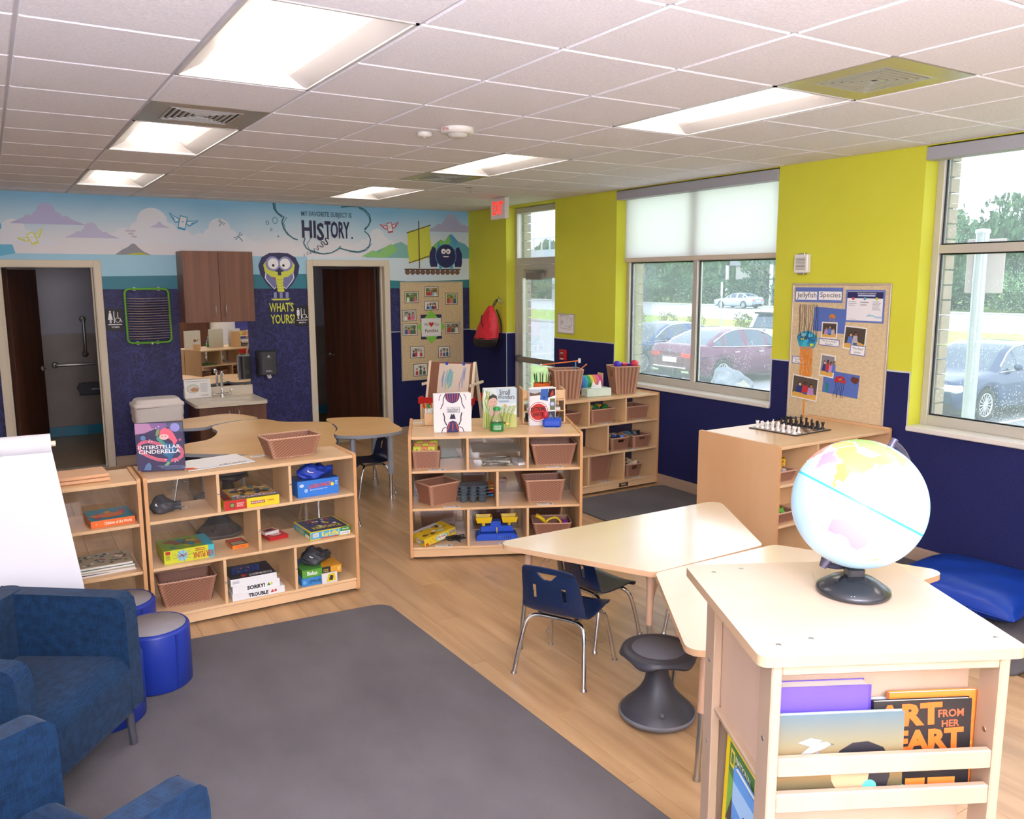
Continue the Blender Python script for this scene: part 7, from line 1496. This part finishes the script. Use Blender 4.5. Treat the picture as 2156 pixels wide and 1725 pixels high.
# ---- globe
GC=Vector(LF(.351,.325,1.471)); CAMP=Vector((-5.48156,-9.84535,1.99863)); GR_=.1525
d_=(CAMP-GC).normalized(); r_=Vector((0,0,1)).cross(d_).normalized(); u_=d_.cross(r_).normalized()
ax=(u_*math.cos(R(24))+r_*math.sin(R(24))).normalized(); ea=ax.cross(d_).normalized(); dd=ea.cross(ax)
t=thing('globe','lit world globe on a round black stand on the birch display stand','globe',LF(.351,.325,1.25))
OC='aed4ec'
LANDS=[('8cc06a',[(30,55),(40,68),(60,70),(80,73),(105,77),(130,73),(160,70),(180,68),(178,62),(160,60),(155,52),(142,54),(135,45),(130,43),(120,52),(105,51),(90,50),(75,54),(60,51),(45,50)]),
('f0d060',[(74,38),(80,43),(87,49),(97,43),(110,43),(120,50),(134,48),(128,41),(122,39),(121,31),(117,24),(108,21),(98,24),(92,28),(80,30)]),('c890d0',[(88,49),(98,52),(110,49),(119,47),(111,42.5),(98,42.5)]),('ee8aac',[(68,24),(74,34),(80,29),(88,26),(92,24),(86,20),(80,14),(78,8),(74,14),(72,20)]),
('f0a850',[(48,46),(60,50),(74,52),(84,49),(78,43),(72,37),(62,36),(54,38),(50,42)]),('f0be50',[(92,22),(98,24),(108,21),(109,12),(105,9),(101,13),(104,2),(100,6),(98,16)]),('ec9080',[(36,30),(45,38),(55,37),(62,26),(57,18),(45,13),(40,20)]),
('f08ab0',[(114,-22),(114,-34),(118,-35),(126,-32),(132,-32),(138,-35),(144,-39),(150,-37),(153,-28),(146,-19),(142,-11),(140,-17),(136,-12),(131,-12),(126,-14),(122,-18)]),
('e08ab8',[(95,5),(100,2),(106,-6),(102,-4)]),('e08ab8',[(105,-7),(114,-8),(113,-6.5),(106,-6)]),('eeaa80',[(109,1),(113,-3),(117,-3),(119,5),(116,7)]),('dd88c0',[(120,-5),(123,1),(125,1),(122,-4)]),('ee88a8',[(131,-1),(138,-2),(146,-6),(150,-10),(142,-8),(137,-8)]),('c080c8',[(120,18),(122,18),(124,13),(126,8),(122,8),(121,14)]),
('ee80a8',[(130,32),(135,35),(140,36),(141,40),(145,44),(141,43),(139,38),(133,33)]),('bccc60',[(126,38),(128,36),(129,36),(128,40)]),('d0b060',[(166,-45),(170,-44),(174,-40),(178,-38),(174,-36),(172,-41)]),('eea850',[(30,-30),(40,-15),(40,-3),(51,11),(43,12),(35,25),(30,30),(20,30),(20,-30)]),('e0a070',[(44,-25),(48,-24),(50,-15),(47,-16)]),('c0d8e0',[(60,-70),(180,-70),(180,-85),(60,-85)])]
def pin(x,y,poly):
    c=False; n=len(poly)
    for i in range(n):
        x0,y0=poly[i];x1,y1=poly[i-1]
        if (y0>y)!=(y1>y) and x<(x1-x0)*(y-y0)/(y1-y0)+x0: c=not c
    return c
cols=[OC]+sorted(set(c for c,_ in LANDS))+['3fc0d4']
gm=[]
for c in cols:
    m_,nt,b=newmat('globe_print_'+c); b.inputs['Base Color'].default_value=lin(c); b.inputs['Roughness'].default_value=.25; b.inputs['Emission Color'].default_value=lin(c); b.inputs['Emission Strength'].default_value=GLOW; gm.append(m_)
q=MB(); NU,NV=180,90; M3=Matrix((tuple(ea),tuple(dd),tuple(ax))).transposed(); off=GC-Vector(LF(.351,.325,1.25))
v=[]
for j in range(NV+1):
    la=R(-90+180*j/NV)
    for i in range(NU): lo=R(90+127-360*i/NU); v.append(tuple(M3@Vector((math.cos(la)*math.cos(lo),math.cos(la)*math.sin(lo),math.sin(la)))*GR_+off))
for j in range(NV):
    lat=-90+180*(j+.5)/NV
    for i in range(NU):
        lon=360*(i+.5)/NU; lon=lon-360 if lon>180 else lon; c=OC
        for k,poly in LANDS:
            if pin(lon,lat,poly): c=k
        if abs(lat-1)<.1: c='3fc0d4'
        a=(i+1)%NU; q.add([],[]); q.f.append([j*NU+i,j*NU+a,(j+1)*NU+a,(j+1)*NU+i]); q.m.append(cols.index(c)); q.sm.append(True)
q.v=v; q.build('globe_ball',gm,t)
GB=pm('26282c',.22,name='globe_base_black'); GA=pm('4a4658',.25,.3,name='globe_arm_dark')
s_=MB(); 
def arc(th): # meridian arm: behind/right of the ball from pole round to the south pole
    w_=(ea*.6-dd*.8).normalized(); return off+(ax*math.cos(th)+w_*math.sin(th))*(GR_+.012)
pts=[arc(R(a)) for a in range(-2,183,6)]
for k in range(len(pts)-1): pass
s_.tube(pts,.0075,8).build('meridian_arm',GA,t)
for s in (1,-1): MB().cyl(off+ax*s*(GR_-.002),off+ax*s*(GR_+.022),.009 if s>0 else .014,16,r1=.008).build('pole_pin',GA,t)
MB().lathe([(0,0),(.08,0),(.086,.006),(.084,.014),(.069,.024),(.05,.036),(.03,.042),(0,.044)],48).build('base',GB,t)
MB().bbox(-.021,-.016,.04,.021,.016,.064,.004,0,Matrix.Rotation(AF,4,'Z')).build('neck',GB,t)
pt=off-ax*(GR_+.012); MB().tube([(0,0,.06),(.0,0,.066),tuple(off+Vector((0,0,-GR_-.012))*.995)],.011,10).build('stem',GB,t)
p=Print(); p.many([circ(-.02+.008*i,.0,.0012,None,6) for i in range(4)],'c8c8cc'); p.build('printed_dots',t,frame(Vector(RZ(AF)@Vector((-.02,-.071,.018))),Vector((math.cos(AF),math.sin(AF),0)),Vector((.4,.8,.45))))
# ---- chess
CB_=Loc((-.61,-5.86,.9185),R(3)); S=.046
t=thing('chess_board','dark and cream chess board on the birch cabinet','chess board',CB_(0,0,0),R(3)); MB().bbox(-.205,-.205,0,.205,.205,.006,.002).build('board',pm('2a2422',.4),t)
p=Print(.0001,.0002); p.rect(-.19,-.19,.19,.19,'d8c4b0'); p.many([rect(-.184+S*i,-.184+S*j,-.184+S*(i+1),-.184+S*(j+1)) for i in range(8) for j in range(8) if (i+j)%2],'6a4034'); p.build('squares',t,frame((0,0,.006),(1,0,0),(0,1,0)))
base=[(.0,0),(.0155,0),(.016,.005),(.012,.009),(.0125,.012),(.008,.016)]
def piece(kind):
    q=MB()
    if kind=='pawn': q.lathe(base+[(.006,.026),(.009,.029),(.006,.031),(.0085,.037),(.006,.043),(0,.045)],16)
    if kind=='rook': 
        q.lathe(base+[(.0085,.034),(.012,.038),(.012,.048),(.009,.048),(.009,.044),(0,.044)],16)
        for i in range(6): a=i*PI/3; q.box(-.003,-.002,.047,.003,.002,.052,0,Matrix.Rotation(a,4,'Z')@Matrix.Translation((0,.0105,0)))
    if kind=='bishop': q.lathe(base+[(.0065,.034),(.011,.037),(.0065,.04),(.0095,.048),(.006,.056),(.003,.059),(.004,.062),(0,.065)],16)
    if kind=='queen': q.lathe(base+[(.0065,.042),(.012,.046),(.0075,.049),(.012,.063),(.009,.064),(.006,.061),(.004,.067),(0,.07)],16)
    if kind=='king': q.lathe(base+[(.007,.044),(.012,.048),(.008,.051),(.011,.064),(.008,.067),(0,.068)],16).bbox(-.002,-.002,.066,.002,.002,.081,.0005).bbox(-.006,-.002,.072,.006,.002,.076,.0005)
    if kind=='knight': q.lathe(base+[(.0085,.02),(0,.021)],16).prism(catmull([(-.009,.018),(.008,.018),(.009,.03),(.005,.038),(.012,.036),(.015,.041),(.006,.052),(-.002,.056),(-.009,.046),(-.011,.032)],3),-.005,.005,0,Matrix(((1,0,0,0),(0,0,-1,0),(0,1,0,0),(0,0,0,1))))
    return q
MW=pm('f2f0ee',.35,name='chess_white'); MK=pm('17161a',.3,name='chess_black')
order=['rook','knight','bishop','queen','king','bishop','knight','rook']; cardn=['first','second','third','fourth','fifth','sixth','seventh','eighth']
for cname,mt,col,prow,sg in (('white',MW,0,1,1),('black',MK,7,6,-1)):
    meshes={k:piece(k).mesh('chess_'+k,mt) for k in set(order)|{'pawn'}}
    for i in range(8):
        for kind,c in ((order[i],col),('pawn',prow)):
            o=link('chess_'+kind,meshes[kind],None,CB_(-.161+S*c,-.161+S*i,.0064),R(3)+(0 if sg>0 else PI))
            tag(o,cname+' chess '+kind+' on the chess board, '+cardn[i]+' in its row from the camera side','chess piece',cname+' chess pieces')
# ================================================================ outside: lawn, car park, road, trees
GZ=-.75
GRASS=texmat('lawn_grass','7fa04a','b4c878',6,.95,spec=.05,bump=.6,bscale=60,detail=8)
ASPH=texmat('wet_asphalt','8b8d92','a6a8ac',9,.45,bump=.2,bscale=200)
struct(MB().box(.5,-60,GZ-.1,9.6,120,GZ).build('ground_lawn',GRASS)); struct(MB().box(9.6,-60,GZ-.1,26,120,GZ-.02).build('ground_car_park',ASPH))
struct(MB().box(26,-60,GZ-.1,37,120,GZ+.05).build('ground_verge',GRASS)); struct(MB().box(37,-90,GZ-.1,60,170,GZ-.02).build('ground_road',pm('b4b6ba',.5,name='pale_road')))
struct(MB().box(60,-120,GZ-.1,140,260,GZ+.05).build('ground_far_bank',GRASS))
KM=pm('c9c7c2',.8,name='kerb_concrete')
struct(MB().box(9.45,-60,GZ,9.6,120,GZ+.1).box(25.9,-60,GZ,26.05,120,GZ+.13).box(36.9,-90,GZ,37.1,170,GZ+.13).box(59.9,-90,GZ,60.1,170,GZ+.13).build('kerbs',KM))
cg=bpy.data.objects['ground_car_park']
for i in range(10): MB().box(10.2,-10.3+2.95*i,GZ-.02,15.2,-10.2+2.95*i,GZ-.017).build('bay_line',WHITE,cg)
def glassy(n,c): return pm(c,.08,0,.8,name=n)
CARG=glassy('car_window_glass','2a3f58'); TYRE=pm('1c1d20',.8,name='tyre_rubber'); RIM=pm('c4c6ca',.3,.7,name='alloy_rim'); CHR=pm('dfe2e6',.15,.9,name='car_chrome'); LRED=pm('c2202c',.15,name='tail_light_red'); LCLR=pm('e8ecf0',.08,name='head_light_clear'); CBLK=pm('16171a',.6,name='car_trim_black')
PROFILE={'sedan':dict(L=4.85,W=1.85,low=[(0,.42),(.03,.26),(.5,.22),(.97,.26),(1,.42)],
   belt=[(0,.62),(.02,.78),(.12,.86),(.27,.93),(.5,.96),(.72,.98),(.86,1.02),(.97,1.04),(1,.86)],
   roof=[(.27,.93),(.33,1.1),(.40,1.3),(.46,1.41),(.56,1.455),(.66,1.44),(.74,1.36),(.82,1.2),(.885,1.03)],wh=(.195,.785),cab=(.27,.885),pil=(.425,.60,.755)),
 'suv':dict(L=4.6,W=1.86,low=[(0,.45),(.03,.3),(.5,.26),(.97,.3),(1,.45)],belt=[(0,.72),(.02,.92),(.14,1.02),(.27,1.08),(.5,1.1),(.8,1.14),(.97,1.14),(1,.95)],
   roof=[(.25,1.07),(.32,1.3),(.38,1.52),(.45,1.62),(.6,1.66),(.85,1.66),(.95,1.6),(.985,1.16)],wh=(.2,.8),cab=(.25,.985),pil=(.42,.62,.8))}
def interp(P,x):
    if x<=P[0][0]: return P[0][1]
    for i in range(len(P)-1):
        if x<=P[i+1][0]: t=(x-P[i][0])/(P[i+1][0]-P[i][0]); return P[i][1]*(1-t)+P[i+1][1]*t
    return P[-1][1]
def car(label,kind,loc,rz,paint,plate=True):
    """front at +x end: s=0 is the nose; nose points to -x in profile so flip below"""
    K=PROFILE[kind]; t=thing('parked_car',label,'car',loc,rz,'cars parked outside the windows'); L_,W=K['L'],K['W']; h=W/2
    pt=pm(paint,.18,.25,.7,name='car_paint_'+paint)
    S=sorted(set([i/48 for i in range(49)]+[K['cab'][0],K['cab'][1]])); 
    body=MB(); n=11; v=[]
    def X(s): return L_/2-s*L_
    def hw(s): return h*(1-.16*max(0,(.12-s)/.12)**1.6-.12*max(0,(s-.9)/.1)**1.8)
    def sec(s):
        lo=interp(K['low'],s); be=interp(K['belt'],s); w_=hw(s); arch=0
        for a in K['wh']:
            d=abs(s-a)*L_
            if d<.39: arch=max(arch,math.sqrt(.39**2-d*d))
        lo2=max(lo,arch-.0+.30 if arch else lo) if arch>.0 else lo
        lo2=min(lo2,be-.12)
        P=[(w_*.90,lo2),(w_*.985,lo2+.02),(w_,lo2+(be-lo2)*.35),(w_*.995,lo2+(be-lo2)*.65),(w_*.965,be-.05),(w_*.925,be)]
        dk=be+.035*(1 if .02<s<.98 else 0)
        P+=[(w_*.7,dk-.006),(w_*.35,dk),(0,dk+.006)]
        return P
    m_=9
    for s in S: v+= [(X(s),y,z) for y,z in sec(s)]+[(X(s),-y,z) for y,z in sec(s)[-2::-1]]
    m2=2*m_-1; fs=[(i*m2+k,i*m2+k+1,(i+1)*m2+k+1,(i+1)*m2+k) for i in range(len(S)-1) for k in range(m2-1)]
    body.add(v,fs,0,None,True); body.add(v[:m2],[list(range(m2))]); body.add(v[-m2:],[list(range(m2-1,-1,-1))])
    body.box(-L_*.47,-h*.88,.2,L_*.47,h*.88,.42,1)
    body.build('body',[pt,CBLK],t)
    a,b_=K['cab']; S2=[a+(b_-a)*i/28 for i in range(29)]
    roof=MB();side=MB();tr=[];v=[];
    def cs(s):
        be=interp(K['belt'],s)-.01; rf=max(interp(K['roof'],s),be+.002); w_=hw(s)*.925; f_=(rf-be)/.5
        tw=w_*(1-.27*min(1,f_)); return [(w_,be),(w_*.4+tw*.6,be+(rf-be)*.62),(tw,rf-.035*min(1,f_*2)),(tw*.8,rf),(0,rf+.015*min(1,f_))]
    for s in S2: v+=[(X(s),y,z) for y,z in cs(s)]+[(X(s),-y,z) for y,z in cs(s)[-2::-1]]
    m2=9
    fr=[];fg=[]
    for i in range(28):
        sm=(S2[i]+S2[i+1])/2; steep=abs(interp(K['roof'],S2[i+1])-interp(K['roof'],S2[i]))/((S2[i+1]-S2[i])*L_)
        for k in range(m2-1):
            f_=(i*m2+k,i*m2+k+1,(i+1)*m2+k+1,(i+1)*m2+k)
            top=k in (2,3,4,5); g=False
            if top: g=steep>.3 and k in (3,4) or (steep>.3 and 3<=k<=4)
            else: g=k in (0,1,6,7) and a+.045<sm<b_-.05 and not any(abs(sm-q)<.012 for q in K['pil'])
            if k in (1,6) : g=g and True
            (fg if g else fr).append(f_)
    roof.add(v,fr,0,None,True).build('roof',pt,t)
    MB().add(v,fg,0,None,True).build('windows',CARG,t)
    for sg in (1,-1):
        pts=[(X(s),sg*(cs(s)[2][0]+.006),cs(s)[2][1]) for s in S2[2:-2]]; MB().tube(pts,.014,6).build('window_trim',CHR,t)
        MB().tube([(X(s),sg*(cs(s)[0][0]+.012),cs(s)[0][1]+.012) for s in S2[1:-1]],.011,6).build('belt_trim',CHR,t)
        for s in K['pil'][:2]:
            s+=.075 if s<.5 else .09; z=interp(K['belt'],s)-.13; MB().bbox(X(s)-.09,sg*hw(s)-(.0 if sg>0 else .03),z-.014,X(s)+.09,sg*hw(s)+(.03 if sg>0 else 0),z+.014,.006).build('door_handle',CHR,t)
        MB().sphere((X(a+.12),sg*(h+.04),interp(K['belt'],a+.1)+.07),.09,12,8,0,None,(.7,1,.75)).build('wing_mirror',pt,t)
        y=sg*h*.82
        MB().bbox(X(1)-.012,min(y,sg*h*.42),.72 if kind=='sedan' else .86,X(1)+.1,max(y,sg*h*.42),.86 if kind=='sedan' else 1.05,.02).build('tail_light',LRED,t)
        MB().bbox(X(.045),min(sg*h*.93,sg*h*.5),.62,X(-.0)+.0,max(sg*h*.93,sg*h*.5),.76,.03).build('head_light',LCLR,t)
        MB().bbox(X(1)-.02,sg*h*.62-.13,.34,X(1)+.02,sg*h*.62+.13,.4,.01).build('exhaust_tip',CHR,t)
    for s in K['wh']:
        for sg in (1,-1):
            M_=Matrix.Translation((X(s),sg*(h-.11),.335))@Matrix.Rotation(-sg*PI/2,4,'X')
            wl=MB().lathe([(.21,-.1),(.3,-.11),(.335,-.085),(.338,.06),(.325,.09),(.25,.098),(.235,.07)],36,0,M_).build('tyre',TYRE,t)
            q=MB().lathe([(.235,.07),(.228,.095),(.215,.085),(.2,.02)],36,0,M_).lathe([(.045,.05),(.045,.088),(0,.092)],16,0,M_)
            for k in range(15): a_=2*PI*k/15; q.bbox(.035,-.011,.06,.218,.011,.084,.003,0,M_@Matrix.Rotation(a_,4,'Z'))
            q.build('rim',RIM,wl)
            MB().lathe([(0,.0),(.2,.0)],24,0,M_).build('wheel_shadow_disc',CBLK,wl) if False else None
    MB().bbox(X(1)-.03,-.26,.60,X(1)+.005,.26,.73,.004).build('number_plate',WHITE,t); MB().bbox(X(1)-.02,-h*.55,.56,X(1)+.02,h*.55,.77,.03).build('plate_recess',pt,t); MB().tube([(X(1)-.03,-.62,.47),(X(1)-.045,0,.47),(X(1)-.03,.62,.47)],.02,6).build('bumper_strip',CHR,t)
    p=Print(); p.circ(0,0,.06,CHR,.03); p.circ(0,0,.05,'2a4a8a',.024); p.build('badge',t,frame((X(1)-.012,0,.90 if kind=='sedan' else 1.08),(0,-1,0),(0,0,1)))
    MB().bbox(X(0)-.06,-.42,.5,X(0)+.012,.42,.64,.02).build('grille',CBLK,t)
    if kind=='suv':
        for sg in (1,-1): MB().tube([(X(.42),sg*.55,1.66),(X(.45),sg*.55,1.71),(X(.85),sg*.55,1.72),(X(.9),sg*.55,1.67)],.018,6).build('roof_rail',CHR,t)
        MB().bbox(X(.97),-.6,1.6,X(.9),.6,1.66,.02).build('spoiler',CBLK,t)
    return t
car('maroon sedan with a white number plate, tail to the window','sedan',(9.7+2.42,6.55,GZ),0,'5f2048')
car('dark blue sedan beyond the maroon one, seen over its boot','sedan',(9.75+2.42,9.7,GZ),PI,'1f3f78')
car('white sport utility car with roof rails beyond the maroon sedan','suv',(16.2+2.3,9.1,GZ),0,'eef0f2')
car('dark navy sedan with its nose to the right-hand window','sedan',(9.7+2.42,-.35,GZ),PI,'16305a')
car('dark blue car glimpsed through the exit door glass','sedan',(34.5,42.5,GZ),0,'1f2f4a')
car('small silver car on the far road before the shop','sedan',(56,47.2,GZ),PI/2,'a8b4c4')
# rocks
def rock(label,loc,s,seed,col,sc=(1,.8,.75)):
    r=random.Random(seed); N=[(Vector((r.uniform(-1,1),r.uniform(-1,1),r.uniform(-.3,1))).normalized(),r.uniform(.55,.95)) for i in range(18)]
    def f(u,v):
        d=Vector((math.cos(PI*(v-.5))*math.cos(2*PI*u),math.cos(PI*(v-.5))*math.sin(2*PI*u),math.sin(PI*(v-.5)))); m=1.0
        for n_,k in N:
            q=d.dot(n_)
            if q>.01: m=min(m,k/q)
        m*=1+.02*math.sin(11*d.x+5*d.z)+.02*math.sin(17*d.y); return (d.x*m*s*sc[0],d.y*m*s*sc[1],max(-.2,d.z*m)*s*sc[2]+.15*s)
    return tag(MB().grid(f,36,22,0,None,False,wrapu=True).build('boulder',texmat('boulder_'+col,col,'7f848f',5,.9,bump=.5,bscale=20),None,loc),label,'rock','boulders on the lawn')
rock('large grey boulder on the lawn beside the maroon sedan wheel',(9.0,3.75,GZ),.85,3,'5f646f'); rock('pale boulder half cut off by the window edge',(8.2,2.75,GZ),.5,8,'a39b8c',(.7,.7,1.2))
# traffic signs
GAL=pm('b9bec4',.35,.6,name='galvanised_steel')
t=thing('sign_post','back of a steel sign on a round post close outside the right-hand window','sign post',(1.25,-6.12,GZ)); MB().cyl((0,0,0),(0,0,3.12),.048,20).lathe([(.055,3.1),(.055,3.13),(0,3.14)],16).build('post',GAL,t)
MB().bbox(.055,-.17,2.63,.069,.10,3.06,.006,0,Matrix.Rotation(R(29),4,'Z')).build('sign_plate',pm('b8a9a4',.5,.3),t)
for z in (2.72,2.95): MB().lathe([(.052,z),(.052,z+.03)],16).build('clamp',GAL,t)
t=thing('sign_post','small white road sign on a thin post across the car park','sign post',(26.6,21.1,GZ)); MB().cyl((0,0,0),(0,0,2.6),.035,10).build('post',GAL,t); MB().bbox(-.02,-.3,1.9,.02,.3,2.6,.01,0,Matrix.Rotation(R(-40),4,'Z')).build('sign_plate',pm('dfe3e6',.4),t)
# bushes and trees
LEAF={}
def foliage(seed,n,rx,rz_,cz,col1,col2,ls):
    k=(seed,n,rx,rz_)
    r=random.Random(seed); q=MB()
    for i in range(n):
        while True:
            x,y,z=r.uniform(-1,1),r.uniform(-1,1),r.uniform(-1,1)
            d=x*x+y*y+z*z
            if .25<d<1: break
        b_=1+.25*math.sin(4*x+seed)+.2*math.sin(5*z+2*y); p=Vector((x*rx*b_,y*rx*b_,cz+z*rz_*b_)); s=ls*r.uniform(.6,1.3)
        a=Vector((r.uniform(-1,1),r.uniform(-1,1),r.uniform(-.6,.6))).normalized()*s; b2=a.cross(Vector((r.uniform(-1,1),r.uniform(-1,1),r.uniform(-1,1)))).normalized()*s*.6
        q.add([p-a,p+b2,p+a,p-b2],[(0,1,2,3)])
    return q.mesh('foliage',texmat('leaves_'+col1,col1,col2,.6,.8,spec=.1,rnd=.12))
def tree(label,loc,h,rx,me,group='trees across the road',name='tree',cat='tree'):
    t=thing(name,label,cat,loc,random.uniform(0,6),group); o=link('foliage',me,t); o['kind']='stuff'; o.scale=(rx,rx,h); MB().tube([(0,0,0),(.08,.05,h*.3),(0,.1,h*.6)],[.16*h/6,.12*h/6,.06*h/6],8).build('trunk',texmat('bark','4a3d34','6a5848',8,.9),t); return t
fm=[foliage(i,2600,1,.46,.55,c1,c2,.055) for i,(c1,c2) in enumerate((('2a4a30','4a6e48'),('34583a','587a50'),('3f6648','6a8a5a')))]
r=random.Random(12); NTH=['first','second','third','fourth','fifth','sixth','seventh','eighth','ninth','tenth','eleventh','twelfth','thirteenth','fourteenth','fifteenth','sixteenth','seventeenth','eighteenth','nineteenth','twentieth','twenty-first','twenty-second','twenty-third','twenty-fourth']
for i in range(22):
    y=10+i*4.6; h=r.uniform(7.5,10.5)*(1.25 if i in (3,4) else 1); tree('dark leafy tree across the road, '+NTH[i]+' of the row from the right',(68+r.uniform(-2.5,3),y+r.uniform(-.8,.8),GZ),h,r.uniform(3.0,4.0),fm[i%3])
for i in range(9): tree('dark leafy tree deeper behind the row, '+NTH[i]+' from the right',(80+r.uniform(-3,3),8+i*9,GZ),r.uniform(8.5,11.5),5.2,fm[(i+1)%3],'trees behind the row')
for i in range(14): tree('low dark hedge clump under the trees, '+NTH[i]+' from the right',(63.5,9+i*7.2,GZ),3.2,3.9,fm[i%3],'hedge clumps under the trees','hedge','hedge')
bm_=foliage(41,420,1,.5,.5,'6a7a44','9a8a5a',.09)
for i,(x,y,h) in enumerate(((27,25.5,1.0),(27.2,23.6,.9),(27.5,20.3,1.1),(26.8,18.9,.7),(27,28.2,.9),(27.5,34.5,1.1))): 
    tree('small thin shrub on the verge past the parked cars, '+NTH[i],(x,y,GZ),h,.55,bm_,'shrubs on the verge','shrub','shrub')
# shop across the road
t=thing('shop_building','pale low shop with a red sign across the road','building',(64,46,GZ)); MB().box(-.2,-9,0,8,9,4.2).build('wall',pm('b9b4ae',.8),t); MB().box(-.6,-9.5,4.2,8.4,9.5,4.7).build('roof',pm('8f8f96',.7),t)
for i in range(6): f_=MB().box(-.26,-8+2.8*i,.4,-.2,-6+2.8*i,2.9).build('window',pm('5a6470',.2),t); MB().box(-.3,-7.05+2.8*i,.4,-.26,-6.95+2.8*i,2.9).build('mullion',WHITE,f_)
MB().bbox(-.35,-3.2,3.0,-.2,.2,3.9,.04).build('red_sign',pm('d8402e',.5),t)
for y in (-9,-3,3,9): MB().box(-1.6,y-.12,0,-1.36,y+.12,4.2).build('column',WHITE,t)
# raised road with railing, seen through the door transom
t=thing('overpass','pale overpass with post railing beyond the trees, seen above the exit door','bridge',(62,98,GZ)); MB().box(-1,-14,5.5,1,16,6.9).build('deck',pm('b8bcc2',.8),t); MB().box(-1.05,-14,8.4,-.9,16,8.6).build('top_rail',pm('c9ccd2',.6),t)
for i in range(15): MB().box(-1.05,-13.5+2*i,6.9,-.9,-13.3+2*i,8.4).build('rail_post',pm('c9ccd2',.6),t)
for y in (-12,0,14): MB().box(-.6,y-.6,0,.6,y+.6,5.5).build('pier',pm('b8bcc2',.8),t)
